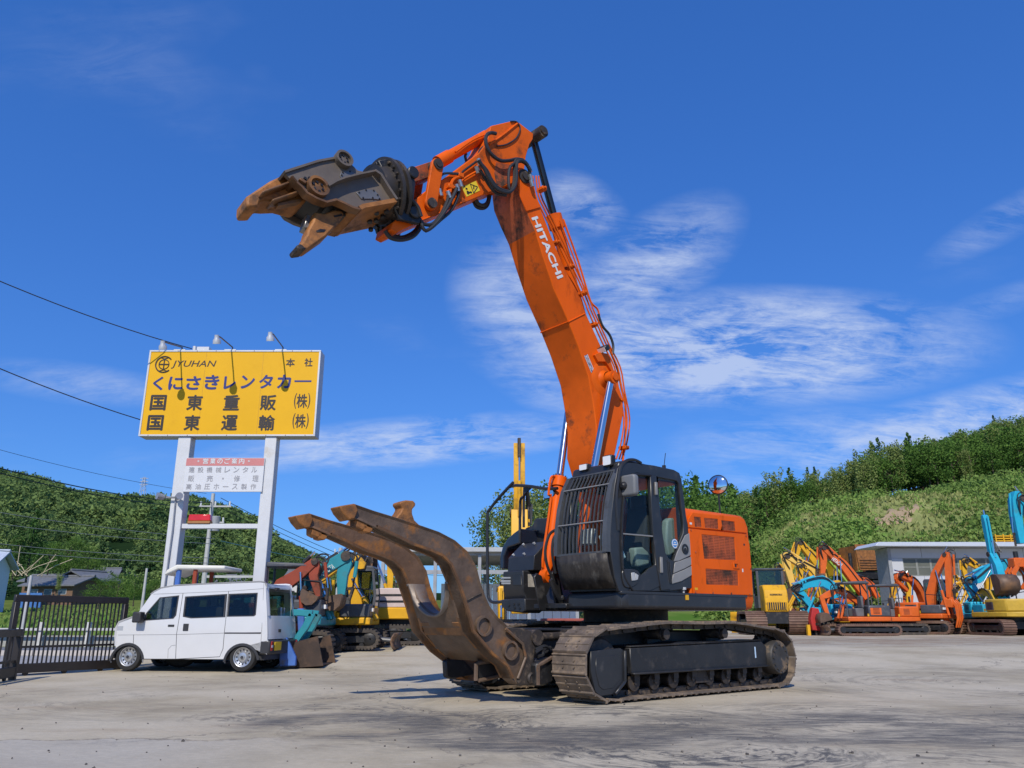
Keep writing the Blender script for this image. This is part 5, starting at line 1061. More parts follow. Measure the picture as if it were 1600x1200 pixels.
# ---- foliage
def cards(mb, c, r, n, s, rng, flat=0.0, up=0.0):
    for _ in range(n):
        while True:
            p = Vector((rng.uniform(-1, 1), rng.uniform(-1, 1), rng.uniform(-1, 1)))
            if 0.25 < p.length < 1: break
        p = Vector((p.x * r[0], p.y * r[1], p.z * r[2])) + Vector(c)
        nrm = Vector((rng.gauss(0, 1), rng.gauss(0, 1), rng.gauss(0, 1) + up)).normalized(); u = nrm.orthogonal().normalized(); u = (Matrix.Rotation(rng.uniform(0, 6.28), 3, nrm) @ u); v = nrm.cross(u)
        a = s * rng.uniform(0.6, 1.3); b = a * rng.uniform(0.45, 0.8)
        k = len(mb.v); mb.v += [tuple(p - u * a), tuple(p + v * b - u * a * 0.1), tuple(p + u * a), tuple(p - v * b + u * a * 0.1)]; mb.f.append((k, k + 1, k + 2, k + 3))
def crown_broad(rng, h, w_, clumps, n, s):
    mb = MB()
    for _ in range(clumps):
        a = rng.uniform(0, 6.28); q = math.sqrt(rng.random()); z = h * rng.uniform(0.25, 0.92); t = math.sin(math.pi * min(1, max(0.05, (z / h) * 0.85 + 0.08)))
        c = (math.cos(a) * q * w_ * 0.42 * t, math.sin(a) * q * w_ * 0.42 * t, z); rr = w_ * rng.uniform(0.14, 0.24)
        cards(mb, c, (rr, rr, rr * 0.75), n, s, rng)
    return mb
def crown_cedar(rng, h, w_, layers, n, s):
    mb = MB()
    for i in range(layers):
        t = i / (layers - 1); z = h * (0.22 + 0.76 * t); r_ = w_ * 0.5 * (1 - t) ** 0.75 + 0.15
        for j in range(max(2, int(6 * (1 - t) + 2))):
            a = rng.uniform(0, 6.28); q = rng.uniform(0.35, 1.0) * r_; cards(mb, (math.cos(a) * q, math.sin(a) * q, z - q * 0.25), (r_ * 0.36 + 0.15, r_ * 0.36 + 0.15, h * 0.05), n, s, rng)
    return mb
def crown_bamboo(rng, h, w_, stems, n, s):
    mb = MB()
    for i in range(stems):
        a = rng.uniform(0, 6.28); q = w_ * 0.35 * math.sqrt(rng.random()); lean = rng.uniform(0.05, 0.25); la = rng.uniform(0, 6.28); hh = h * rng.uniform(0.75, 1.0)
        for k in range(7):
            t = 0.35 + 0.65 * k / 6; x = math.cos(a) * q + math.cos(la) * lean * hh * t * t * 0.6; y = math.sin(a) * q + math.sin(la) * lean * hh * t * t * 0.6
            cards(mb, (x, y, hh * t - (0.05 * hh if k == 6 else 0)), (0.55, 0.55, hh * 0.07), n, s, rng)
    return mb
def trunk(h, r_, rng, limbs=4):
    mb = MB(); P = [(0, 0, -0.3), (rng.uniform(-.1, .1), rng.uniform(-.1, .1), h * 0.3), (rng.uniform(-.2, .2), rng.uniform(-.2, .2), h * 0.75)]; mb.tube(P, r_, 6, 3, rs=(r_, r_ * 0.35))
    for i in range(limbs):
        a = rng.uniform(0, 6.28); z = h * rng.uniform(0.3, 0.6); mb.tube([(0, 0, z), (math.cos(a) * h * 0.12, math.sin(a) * h * 0.12, z + h * 0.12), (math.cos(a) * h * 0.22, math.sin(a) * h * 0.22, z + h * 0.2)], r_ * 0.4, 5, 0, rs=(r_ * 0.4, r_ * 0.1))
    return mb
rng = random.Random(11)
TREES = {}
for k in range(3):
    TREES['broad', k] = (crown_broad(rng, 10, 8.6, 30, 52, 0.23).mesh('crown', LEAF, 0, False), trunk(10, 0.22, rng).mesh('trunk', BARK))
    TREES['cedar', k] = (crown_cedar(rng, 13, 5.8, 15, 20, 0.25).mesh('crown', LEAF_D, 0, False), trunk(13, 0.2, rng, 0).mesh('trunk', BARK))
    TREES['bamboo', k] = (crown_bamboo(rng, 11, 5.4, 11, 20, 0.20).mesh('crown', LEAF_B, 0, False), trunk(9, 0.08, rng, 0).mesh('trunk', mat('bamboo stem', (0.20, 0.20, 0.08), 0.6)))
for k in range(3):
    TREES['nearbroad', k] = (crown_broad(rng, 10, 8.6, 34, 130, 0.125).mesh('crown', LEAF, 0, False), TREES['broad', k][1])
    TREES['nearbamboo', k] = (crown_bamboo(rng, 11, 5.4, 13, 46, 0.125).mesh('crown', LEAF_B, 0, False), TREES['bamboo', k][1])
NAMES = {'broad': 'broadleaf_tree', 'cedar': 'cedar_tree', 'bamboo': 'bamboo_clump'}
def tree(kd, p, s, label, group, sz=1.0, near=False):
    k = rng.randrange(3); t = empty(NAMES[kd], label, 'tree' if kd != 'bamboo' else 'bamboo', p, rng.uniform(0, 6.28), group); t.scale = (s, s, s * sz)
    kk = ('near' + kd) if near and kd != 'cedar' else kd
    for nm, me in (('crown', TREES[kk, k][0]), ('trunk', TREES[kk, k][1])):
        o = bpy.data.objects.new(nm, me); COL.objects.link(o); o.parent = t
    return t
FL = {'broad': 'rounded broadleaf tree in the forest above the grassy bank', 'cedar': 'dark pointed cedar in the forest above the grassy bank', 'bamboo': 'pale feathery bamboo in the forest above the grassy bank'}
cnt = 0
for i in range(4000):
    if cnt >= 285: break
    px = rng.uniform(1075, 1640); d = 131 + 84 * rng.random() ** 1.9
    if px < 1200 and d > 175: continue
    p = right_pt(px, d)
    # of any two trees too close together only the first is kept
    q = (round(p.x / 3.6), round(p.y / 4.2))
    if q in TREES: continue
    TREES[q] = 1
    kd = rng.choices(['broad', 'cedar', 'bamboo'], [0.50, 0.16, 0.34] if px < 1330 else [0.68, 0.07, 0.25])[0]
    s = rng.uniform(0.60, 1.0) * (0.78 if 1240 < px < 1340 else 1.0); 
    if d > 195: s *= 0.85
    tree(kd, (p.x, p.y, p.z - 0.3), s, FL[kd], 'trees in the forest on the right'); cnt += 1
for (px, kd, s) in ((1372, 'cedar', 0.84), (1383, 'cedar', 0.88), (1364, 'broad', 0.85), (1208, 'cedar', 0.66), (1185, 'broad', 0.85)):
    p = right_pt(px, 150); tree(kd, p, s, {'cedar': 'dark cedar tree standing up along the forest skyline', 'broad': 'broadleaf tree standing along the forest skyline'}[kd], 'trees on the forest skyline')
# trees right behind the machine and the open shed
for (px, d, kd, s, top) in ((775, 62, 'bamboo', 0, 790), (800, 66, 'bamboo', 0, 772), (835, 64, 'bamboo', 0, 752), (862, 68, 'broad', 0, 758), (900, 72, 'broad', 0, 745), (940, 75, 'broad', 0, 750), (985, 78, 'broad', 0, 742), (1030, 80, 'broad', 0, 745), (1072, 84, 'broad', 0, 742), (1100, 88, 'cedar', 0, 748), (1130, 90, 'broad', 0, 752), (1158, 95, 'cedar', 0, 760)):
    z0 = 0.4; h = zpix(top, d) - z0; hh = {'bamboo': 11, 'broad': 10, 'cedar': 13}[kd]
    nm_ = {775: 'leftmost pale bamboo above the open shed roof', 800: 'middle pale bamboo beside the upright yellow arm', 835: 'tallest pale bamboo just left of the orange lift cylinder', 862: 'round green tree hidden behind the lift cylinder', 900: 'broad tree seen through the guard bars of the cab', 940: 'leafy tree seen behind the cab windscreen', 985: 'leafy tree seen through the cab door window', 1030: 'leafy tree seen through the rear cab window', 1072: 'broad tree directly behind the rear edge of the cab', 1100: 'dark cedar just left of the round mirror', 1130: 'broad tree just right of the round mirror', 1158: 'dark cedar over the rear end of the counterweight'}[px]
    tree(kd, ((px - 800) / FPX * d * CP, d, z0), h / hh, nm_, 'trees close behind the yard', near=True)
# the wood on the far left hill reads as one mass
hw = MB(); rg = random.Random(5); protos = []
for k in range(5):
    m_ = MB()
    for _ in range(8): 
        a = rg.uniform(0, 6.28); q = rg.uniform(0, 2.6); cards(m_, (math.cos(a) * q, math.sin(a) * q, rg.uniform(2.0, 5.6) - q * 0.6), (1.4, 1.4, 1.1), 28, 0.42, rg, up=0.3)
    protos.append(m_)
import numpy as np
VV, FF = [], []; base = 0
for i in range(3000):
    px = rg.uniform(-60, 660); d = 152 + 372 * rg.random() ** 0.85
    if px > 420 and d < 190: d += 90
    x = (px - 800) / FPX * d * 1.0; z = left_z(px, d) + (rough_(x, d, 30, 1.6) if d > 160 else 0)
    m_ = protos[rg.randrange(5)]; s = rg.uniform(0.85, 1.6) * (0.62 if d < 230 else 1.0) * (0.75 if px > 420 else 1); a = rg.uniform(0, 6.28)
    v = np.array(m_.v); ca, sa = math.cos(a), math.sin(a)
    v = np.stack([(v[:, 0] * ca - v[:, 1] * sa) * s + x, (v[:, 0] * sa + v[:, 1] * ca) * s + d, v[:, 2] * s + z - 1.0], 1); VV.append(v); FF.append(np.array(m_.f) + base); base += len(v)
V = np.concatenate(VV); Fq = np.concatenate(FF)
me = bpy.data.meshes.new('hill_wood'); me.from_pydata(V.tolist(), [], Fq.tolist()); me.materials.append(LEAF_H)
o = bpy.data.objects.new('hill_wood', me); COL.objects.link(o); kind(o, 'stuff'); o['label'] = 'dense green wood covering the far hill on the left'
# shrubs and tufts on the grassy bank
sh = MB(); rg = random.Random(8)
for i in range(1250):
    px = rg.uniform(1100, 1660); d = rg.uniform(68, 131); p = right_pt(px, d); p.z += rough_(p.x, d, 6, 0.30) if 70 < d < 135 else 0
    n_ = math.sin(p.x * 0.35 + 2 * math.sin(d * 0.1)) + math.sin(d * 0.25 + p.x * 0.1)
    if 1350 < px < 1460 and 90 < d < 108 and rg.random() < 0.85: continue
    if n_ < -0.2 and rg.random() < 0.7: s = 0.35
    else: s = rg.uniform(0.5, 1.3) if n_ < 0.7 else rg.uniform(1.0, 2.2)
    cards(sh, (p.x, p.y, p.z + s * 0.35), (s * 1.1, s * 1.1, s * 0.7), int(16 + 46 * s), 0.13 + 0.05 * s, rg)
o = sh.build('slope_shrubs', SHRUB, smooth=0, recalc=False); kind(o, 'stuff'); o['label'] = 'rough shrubs and weeds covering the grassy bank'
tf = MB()
for i in range(9000):
    px = rg.uniform(1120, 1650); d = rg.uniform(66, 131); p = right_pt(px, d); p.z += rough_(p.x, d, 6, 0.30) if 70 < d < 135 else 0
    a = rg.uniform(0, 3.14); h = rg.uniform(0.25, 0.7); w_ = rg.uniform(0.15, 0.4); k = len(tf.v)
    tf.v += [(p.x - math.cos(a) * w_, p.y - math.sin(a) * w_, p.z), (p.x + math.cos(a) * w_, p.y + math.sin(a) * w_, p.z), (p.x + rg.uniform(-.3, .3), p.y + rg.uniform(-.3, .3), p.z + h)]; tf.f.append((k, k + 1, k + 2))
o = tf.build('bank_grass', GRASS, smooth=0, recalc=False); kind(o, 'stuff'); o['label'] = 'long dry grass on the bank behind the yard'

# ---- left: road, kerb and rail, field, houses, trees
ROADM = mat('pale road', (0.33, 0.32, 0.31), 0.9, var=0.12, vs=1.5, bump=0.15, dirt=(0.2, 0.19, 0.18), dscale=0.4, damt=0.3)
g = MB(); g.grid([[(x, y, -0.012) for x in (-60, -9.62)] for y in (6, 25.5)]); kind(g.build('road_apron', ROADM), 'structure')
g = MB(); g.grid([[(x, y, -0.008) for x in (-80, -14)] for y in (25.5, 33.8)]); kind(g.build('road', mat('road asphalt', (0.16, 0.16, 0.165), 0.9, var=0.12, vs=1.2, bump=0.1)), 'structure')
KERB = mat('kerb concrete', (0.48, 0.44, 0.40), 0.85, var=0.12)
for i in range(34):
    g = MB() if i == 0 else g
    if i == 0: g.b2((-0.29, -0.09, -0.02), (0.29, 0.09, 0.14)); ko = None; kme = g.mesh('kerb_stone', KERB)
kr = empty('kerb', 'line of pale kerb stones along the road outside the gate', 'kerb', (-27, 25.6, 0))
for i in range(40):
    o = bpy.data.objects.new('kerb_stone', kme); COL.objects.link(o); o.parent = kr; o.location = (-1 + i * 0.6 - 6, 0, 0)
rl = empty('guard_rail', 'low pale guard rail on posts beyond the road', 'guard rail', (-26, 34.0, 0))
g = MB(); g.b2((-9, -0.03, 0.62), (13, 0.03, 0.72)); g.build('rail', mat('grey rail', (0.5, 0.5, 0.48), 0.5, var=0.1), rl)
pm = MB(); pm.b2((-0.07, -0.07, -0.1), (0.07, 0.07, 0.95)); pme = pm.mesh('post', mat('pale post', (0.55, 0.54, 0.50), 0.7))
for i in range(12):
    o = bpy.data.objects.new('post', pme); COL.objects.link(o); o.parent = rl; o.location = (-8.8 + i * 1.95, 0.11, 0)
wl_ = MB(); wl_.b2((-9, 0.4, -0.1), (13, 0.6, 0.42)); wl_.build('low_wall', mat('weathered wall', (0.36, 0.35, 0.33), 0.9, var=0.2, vs=2, bump=0.2), rl)
GATE = mat('dark brown gate steel', (0.022, 0.018, 0.017), 0.45, var=0.25)
# sliding gate
def gate(name, label, p0, p1, h, n, th=0.05, braces=True):
    p0, p1 = Vector(p0), Vector(p1); d = (p1 - p0); L = d.length; rz = math.atan2(d.y, d.x); t = empty(name, label, 'gate', p0, rz)
    g = MB(); g.b2((0, -0.04, h - 0.13), (L, 0.04, h)); g.build('top_rail', GATE, t, bevel=0.008)
    g = MB(); g.b2((0, -0.05, 0.05), (L, 0.05, 0.22)); g.build('bottom_rail', GATE, t, bevel=0.008)
    g = MB(); g.b2((0.09, -0.025, h * 0.34), (L - 0.08, 0.025, h * 0.34 + 0.04)); g.build('middle_rail', GATE, t)
    for x in (0.0, L - 0.10): g = MB(); g.b2((x, -0.055, 0.0), (x + 0.10, 0.055, h - 0.132)); g.build('gate_post', GATE, t, bevel=0.008)
    bm_ = MB(); bm_.b2((-0.012, -0.012, 0.2), (0.012, 0.012, h - 0.12)); bme = bm_.mesh('gate_bar', GATE)
    for i in range(n):
        o = bpy.data.objects.new('gate_bar', bme); COL.objects.link(o); o.parent = t; o.location = (0.1 + (L - 0.2) * (i + 1) / (n + 1), 0, 0)
    for i in range(3):
        x = L * (0.18 + 0.32 * i); g = MB(); g.cyl((x, -0.02, 0.05), (x, 0.02, 0.05), 0.05, n=12); g.build('gate_wheel', GATE, t)
    return t
gA = ground(2, 1058); gB = ground(186, 1046)
gd_ = (gB - gA); gate('sliding_gate', 'dark brown barred sliding gate standing open beside the white van', (gA.x, gA.y, 0.0), (gB.x, gB.y, 0.02), 1.48, 24)
gA2 = ground(-70, 1078); gB2 = ground(20, 1062); gate('barred_gate', 'lower barred gate leaf at the far left edge of the yard', (gA2.x, gA2.y, 0.0), (gB2.x, gB2.y, 0.0), 0.86, 8)
g = MB(); g.prism([(gA.x - 1.9, gA.y - 3), (gA.x - 1.75, gA.y - 3), (gB.x + 0.1, gB.y + 1), (gB.x - 0.05, gB.y + 1)], -0.02, 0.012, axis='z'); kind(g.build('gate_track_path', mat('track steel', (0.12, 0.10, 0.09), 0.6, 0.4, var=0.2)), 'structure')
# houses
TILE = mat('grey roof tile', (0.145, 0.15, 0.155), 0.55, var=0.2, vs=2, bump=0.2)
TIMB = mat('brown timber wall', (0.17, 0.10, 0.06), 0.8, var=0.25, vs=3)
PLAS = mat('pale plaster', (0.62, 0.60, 0.56), 0.8, var=0.08)
def house(px, d, base_y, wd, dp, hw_, hr, wall, label, rz=0, roof=TILE, hip=0.0, win=3):
    x = (px - 800) / FPX * d * CP; z = zpix(base_y, d); t = empty('house', label, 'house', (x, d, z), rz)
    g = MB(); g.b2((-wd / 2, -dp / 2, -2), (wd / 2, dp / 2, hw_)); g.prism([(-dp / 2, hw_ - 0.01), (dp / 2, hw_ - 0.01), (0, hw_ + hr * 0.93)], -wd / 2 + hip * wd * 0.5, wd / 2 - hip * wd * 0.5, axis='x') if hip == 0 else None
    g.build('wall', wall, t)
    e = 0.7; r = MB(); hx_ = wd / 2 + e; hy = dp / 2 + e; zz = hw_ - 0.15; rx_ = hx_ * (1 - hip); zt_ = hw_ + hr
    V_ = [(-hx_, -hy, zz), (hx_, -hy, zz), (hx_, hy, zz), (-hx_, hy, zz), (-rx_, 0, zt_), (rx_, 0, zt_)]
    V2 = [(a, b, c + 0.18) for a, b, c in V_]
    r.add(V_ + V2, [(0, 1, 5, 4), (2, 3, 4, 5), (6, 10, 11, 7), (8, 11, 10, 9), (0, 6, 7, 1), (2, 8, 9, 3), (1, 7, 11, 5), (0, 4, 10, 6), (5, 11, 8, 2), (3, 9, 10, 4)]); ro = r.build('roof', roof, t, smooth=0)
    rd = MB(); rd.tube([(-rx_, 0, zt_ + 0.2), (rx_, 0, zt_ + 0.2)], 0.22, 6); rd.build('ridge', roof, ro)
    for i in range(win):
        xx = -wd / 2 + wd * (i + 0.7) / (win + 0.4); w_ = MB(); w_.b2((xx - 0.7, -dp / 2 - 0.05, hw_ * 0.30), (xx + 0.7, -dp / 2 + 0.02, hw_ * 0.72)); wf = w_.build('window', mat('window frame', (0.5, 0.5, 0.5), 0.4), t)
        w_ = MB(); w_.b2((xx - 0.62, -dp / 2 - 0.06, hw_ * 0.33), (xx + 0.62, -dp / 2 - 0.052, hw_ * 0.69)); w_.build('pane', mat('dark pane', (0.05, 0.08, 0.11), 0.1), wf)
    return t
house(95, 128, 936, 8.5, 7, 1.9, 1.3, TIMB, 'brown timber farmhouse with low grey tiled roof behind the field', R(-12), win=3)
house(128, 131, 934, 5.5, 6, 2.6, 1.3, TIMB, 'dark timber lean-to house end beside the brown farmhouse', R(70), win=1)
house(66, 140, 930, 5.5, 5, 2.2, 0.9, TIMB, 'small brown outhouse behind the farmhouse on the left', R(-12), win=1)
house(158, 165, 918, 9.5, 8, 1.6, 1.9, PLAS, 'house with grey hipped roof half hidden by bushes', R(-8), hip=0.45, win=2)
house(-52, 92, 938, 5, 5, 3.6, 1.6, mat('white plaster', (0.75, 0.76, 0.78), 0.7, var=0.05), 'white house with pale blue roof at the left edge', R(10), roof=mat('pale blue roof', (0.42, 0.47, 0.55), 0.5), win=1)
house(372, 170, 922, 11, 8, 1.2, 1.6, PLAS, 'house with long dark roof seen between the sign posts', R(-6), hip=0.35, win=2)
house(468, 175, 922, 5, 5, 2.6, 1.4, PLAS, 'beige house behind the row of small excavators', R(0), win=1)
g = MB(); p = at(30, 930, 110); g.b2((p.x, 110, p.z - 1.6), (p.x + 3, 110.15, p.z + 0.3)); tag(g.build('blue_fence', mat('blue sheeting', (0.05, 0.16, 0.42), 0.6, var=0.2)), 'blue sheet fence beside the white house on the left', 'fence')
def bush(px, d, y0, s, label, sz=1.0, kd='broad', n=None):
    p = Vector(((px - 800) / FPX * d * CP, d, zpix(y0, d))); return tree(kd, p, s, label, n, sz)
for (px, d, y0, top, kd, label) in ((8, 118, 905, 822, 'cedar', 'tall dark tree at the left edge below the hill'), (30, 120, 908, 798, 'cedar', 'tallest dark conifer left of the farmhouse'), (62, 135, 905, 845, 'broad', 'dark round tree directly behind the farmhouse'), (95, 137, 905, 838, 'broad', 'dark spreading tree right of the conifers'), (125, 140, 905, 850, 'broad', 'dark round tree furthest right of the farmhouse group'),
                                ((150), 60, 950, 902, 'broad', 'low leafy bush between gate and van roof'), (178, 62, 948, 897, 'broad', 'dense bush just left of the white van roof'), (205, 66, 946, 899, 'broad', 'pale green bush above the van windscreen'), (232, 70, 945, 905, 'broad', 'bush beside the left sign post'), (82, 110, 930, 893, 'bamboo', 'yellow green clump in front of the dark trees')):
    hh = {'broad': 10, 'cedar': 13, 'bamboo': 11}[kd]; z0 = zpix(y0, d); s = (zpix(top, d) - z0) / hh; t = tree(kd, ((px - 800) / FPX * d * CP, d, z0), s, label, None, near=True)
    if kd == 'broad' and d < 100: t.scale = (s * 1.25, s * 1.25, s)
lb = empty('leaning_bamboo', 'bundle of bare leaning bamboo poles at the left edge', 'bamboo', at(25, 900, 112))
BB = mat('dry bamboo', (0.45, 0.38, 0.25), 0.6, var=0.2)
for i in range(14):
    a = rg.uniform(-1.2, 1.2); b0 = Vector((rg.uniform(-3, 3), rg.uniform(-1, 1), 0)); L = rg.uniform(3, 6); g = MB(); g.tube([b0, b0 + Vector((math.sin(a) * L * 0.5, 0, math.cos(a) * L * 0.45)), b0 + Vector((math.sin(a) * L, 0, math.cos(a) * L * 0.75))], 0.06, 5); g.build('stem', BB, lb)
# field tufts
tf = MB()
for i in range(5000):
    px = rg.uniform(-60, 640); d = 35 + 75 * rg.random() ** 1.5; x = (px - 800) / FPX * d * 1.0; z = left_z(px, d); a = rg.uniform(0, 3.14); h = rg.uniform(0.1, 0.4); w_ = rg.uniform(0.1, 0.3); k = len(tf.v)
    tf.v += [(x - math.cos(a) * w_, d - math.sin(a) * w_, z), (x + math.cos(a) * w_, d + math.sin(a) * w_, z), (x + rg.uniform(-.2, .2), d, z + h)]; tf.f.append((k, k + 1, k + 2))
o = tf.build('field_grass', SHRUB, smooth=0, recalc=False); kind(o, 'stuff'); o['label'] = 'rough grass of the field beyond the gate'

# ---- poles, wires, pylon
POLE = mat('grey pole', (0.45, 0.45, 0.44), 0.6, var=0.1)
def pole(px0, y0, px1, y1, d, r_, label, arms=()):
    a, b = at(px0, y0, d), at(px1, y1, d); x = (a.x + b.x) / 2; t = empty('utility_pole', label, 'pole', (x, d, a.z))
    g = MB(); g.cyl((0, 0, -1), (0, 0, b.z - a.z), r_, r_ * 0.7, n=10); g.build('mast', POLE, t)
    for k, (h, wd) in enumerate(arms):
        g = MB(); g.b2((-wd * 0.4, -0.06, b.z - a.z - h), (wd * 0.6, 0.06, b.z - a.z - h + 0.14)); ar = g.build('cross_arm', POLE, t)
        for q in (-0.35, 0.1, 0.55): g = MB(); g.cyl((wd * q, 0, b.z - a.z - h + 0.14), (wd * q, 0, b.z - a.z - h + 0.5), 0.08, n=8); g.build('insulator', WHITEP, ar)
    return t, Vector((x, d, b.z))
up_, ut = pole(320, 900, 333, 771, 70, 0.22, 'grey utility pole with transformer seen between the sign posts', ((1.2, 2.8), (2.6, 2.0)))
g = MB(); g.cyl((0.45, 0, ut.z - up_.location.z - 3.3), (0.45, 0, ut.z - up_.location.z - 2.0), 0.38, n=14); g.build('transformer', mat('grey transformer', (0.3, 0.31, 0.32), 0.5), up_, bevel=0.04)
g = MB(); g.b2((-0.2, -0.05, ut.z - up_.location.z - 7.2), (4.2, 0.05, ut.z - up_.location.z - 7.0)); g.build('stay_arm', POLE, up_)
pole(529, 950, 530, 856, 85, 0.28, 'plain grey pole rising behind the turquoise boom', ((0.6, 1.6),))
pole(39, 980, 46, 899, 36, 0.09, 'thin steel post standing behind the sliding gate')
pole(224, 945, 228, 888, 60, 0.12, 'short slim pole left of the sign post')
WIRE = mat('black cable', (0.02, 0.02, 0.022), 0.6)
def wire(label, a, b, sag, r_, m=None):
    P = [a.lerp(b, t / 14) - Vector((0, 0, sag * 4 * (t / 14) * (1 - t / 14))) for t in range(15)]; g = MB(); g.tube(P, r_, 5); return tag(g.build('overhead_wire', m or WIRE, smooth=60), label, 'wire')
wire('thin black cable dropping to the top of the yellow sign', at(-260, 318, 15), at(300, 545, 20.3), 0.25, 0.013)
wire('black cable running to the lower left side of the yellow sign', at(-260, 455, 15), at(247, 664, 20.5), 0.2, 0.013)
wire('faint upper wire below the sign cable', at(-300, 610, 45), ut + Vector((-0.6, 0, 0)), 0.7, 0.016)
wire('upper of the two thick cables over the left hill', at(-300, 640, 30), ut + Vector((0, 0, -0.8)), 0.9, 0.035)
wire('lower of the two thick cables over the left hill', at(-300, 648, 30), ut + Vector((0, 0, -1.2)), 0.9, 0.03)
for k, (y0, y1) in enumerate(((775, 842), (800, 850), (838, 872), (850, 880))):
    wire(('highest', 'second', 'third', 'lowest')[k] + ' thin wire strung across the front of the wooded hill', at(-250, y0 - 22, 60), at(336, y1, 68), 0.5, 0.024, mat('grey blue cable', (0.06, 0.09, 0.11), 0.6))
for k, (y0, y1, x1) in enumerate(((778, 905, 640), (786, 912, 640), (793, 930, 660), (845, 900, 700))):
    wire(('first', 'second', 'third', 'bluish lowest')[k] + ' wire running right from the pole behind the clamp arms', at(345, y0, 70), at(x1, y1, 90), 0.5, 0.026, WIRE if k < 3 else mat('blue cable', (0.05, 0.16, 0.25), 0.6))
py = empty('pylon', 'lattice power pylon on the skyline of the left hill', 'pylon', at(222, 776, 505))
g = MB(); h = 12.5
for s in (1, -1):
    for q in (1, -1): g.tube([(s * 1.6, q * 1.6, 0), (s * 0.5, q * 0.5, h)], 0.16, 4)
for z in (3, 6, 9):
    w_ = 1.6 - 1.1 * z / h; g.tube([(-w_, -w_, z), (w_, w_, z + 2)], 0.12, 4); g.tube([(w_, -w_, z), (-w_, w_, z + 2)], 0.12, 4)
g.build('lattice', POLE, py)
for z in (7.5, 9.5, 11.5): g = MB(); g.b2((-2.6, -0.15, z), (2.6, 0.15, z + 0.3)); g.build('cross_arm', POLE, py)
# ================================================================== sign board
SY = 20.0
s_tl, s_tr, s_bl, s_br = at(234, 549, SY), at(502, 546, SY), at(217, 682.5, SY), at(492.5, 681, SY)
x0, x1 = (s_tl.x + s_bl.x) / 2, (s_tr.x + s_br.x) / 2; z0, z1 = (s_bl.z + s_br.z) / 2, (s_tl.z + s_tr.z) / 2
SW, SH = x1 - x0, z1 - z0; scx = (x0 + x1) / 2
sign = empty('sign_board', 'large yellow Japanese company sign board on two tall white posts behind the van', 'sign', (scx, SY, 0.32))
oz = -0.32
SIGNY = mat('sign yellow sheet', (0.74, 0.40, 0.006), 0.5, var=0.05, vs=1.2, spec=0.25, dirt=(0.66, 0.34, 0.01), dscale=0.9, damt=0.25)
g = MB(); g.b2((-SW / 2, 0.0, z0 + oz), (SW / 2, 0.42, z1 + oz)); g.build('sign_case', mat('sign frame grey', (0.42, 0.42, 0.44), 0.4, 0.3, var=0.08), sign, bevel=0.01)
fr = 0.045
g = MB(); g.b2((-SW / 2 + fr, -0.012, z0 + oz + fr), (SW / 2 - fr, -0.002, z1 + oz - fr)); face = g.build('sign_face', SIGNY, sign)
FRM = mat('white sign frame', (0.62, 0.62, 0.61), 0.35, 0.2, var=0.05)
for a, b in (((-SW / 2, -0.03, z0 + oz), (SW / 2, 0.0, z0 + oz + fr)), ((-SW / 2, -0.03, z1 + oz - fr), (SW / 2, 0.0, z1 + oz)), ((-SW / 2, -0.03, z0 + oz + fr), (-SW / 2 + fr, 0.0, z1 + oz - fr)), ((SW / 2 - fr, -0.03, z0 + oz + fr), (SW / 2, 0.0, z1 + oz - fr))):
    g = MB(); g.b2(a, b); g.build('frame_bar', FRM, sign, bevel=0.004)
S1 = Cr(200, 500, 2.857)
def spix(x, y, yy=SY - 0.014):
    p = at(*S1((x, y))[0], yy); return p.x - scx, p.z + oz
INK = mat('black sign print', (0.025, 0.018, 0.015), 0.5, var=0.2); NAVY = mat('navy sign print', (0.012, 0.022, 0.16), 0.5)
def sign_text(s, cx_, cy_, w_, h_, m, name='sign_lettering', bold=0.025, yy=-0.014, parent=None, shear=0.0):
    ax, az = spix(cx_ - w_ / 2, cy_); bx, bz = spix(cx_ + w_ / 2, cy_); tx, tz = spix(cx_, cy_ - h_ / 2); ux, uz = spix(cx_, cy_ + h_ / 2)
    return text_mesh(s, 1, m, name, parent or sign, frame(((ax + bx) / 2, yy, (az + bz) / 2), (1, 0, 0), (0, 0, 1)), extrude=0.002, bold=bold, shear=shear, fit=(bx - ax, tz - uz))
sign_text('JYUHAN', 294, 199, 200, 36, INK, bold=0.006, shear=0.22)
sign_text('本', 725, 190, 40, 37, INK); sign_text('社', 806, 189, 37, 38, INK)
xs = [135, 213, 292, 375, 455, 535, 616, 697, 781]
for ch, x, w_, h_, dy in zip('くにさきレンタカー', xs, (46, 64, 66, 66, 54, 62, 62, 62, 76), (62, 60, 62, 66, 58, 60, 62, 62, 8), (4, 4, 3, 0, 3, 0, -1, -1, -2)):
    sign_text(ch, x, 277 + dy - (x - 460) * 0.006, w_, h_, NAVY, bold=0.032 if ch != 'ー' else 0.01)
for row, y, xs in (('国東重販', 369, (135, 298, 462, 626)), ('国東運輸', 459, (122, 286, 453, 619))):
    for ch, x in zip(row, xs): sign_text(ch, x, y, 72, 70, INK, bold=0.030)
    e = xs[3] + 151; sign_text('株', e, y - 8, 48, 62, INK, bold=0.02); sign_text('(', e - 30, y - 8, 11, 70, INK, bold=0.01); sign_text(')', e + 31, y - 8, 11, 70, INK, bold=0.01)
lx, lz = spix(161, 198); rr = (spix(198, 198)[0] - spix(124, 198)[0]) / 2
g = MB()
g.tube([(lx + math.cos(R(a)) * rr, -0.014, lz + math.sin(R(a)) * rr) for a in range(38, 322, 12)], 0.020, 4)
g.tube([(lx + math.cos(R(a)) * rr * 0.60, -0.014, lz + math.sin(R(a)) * rr * 0.60) for a in range(0, 361, 15)], 0.014, 4)
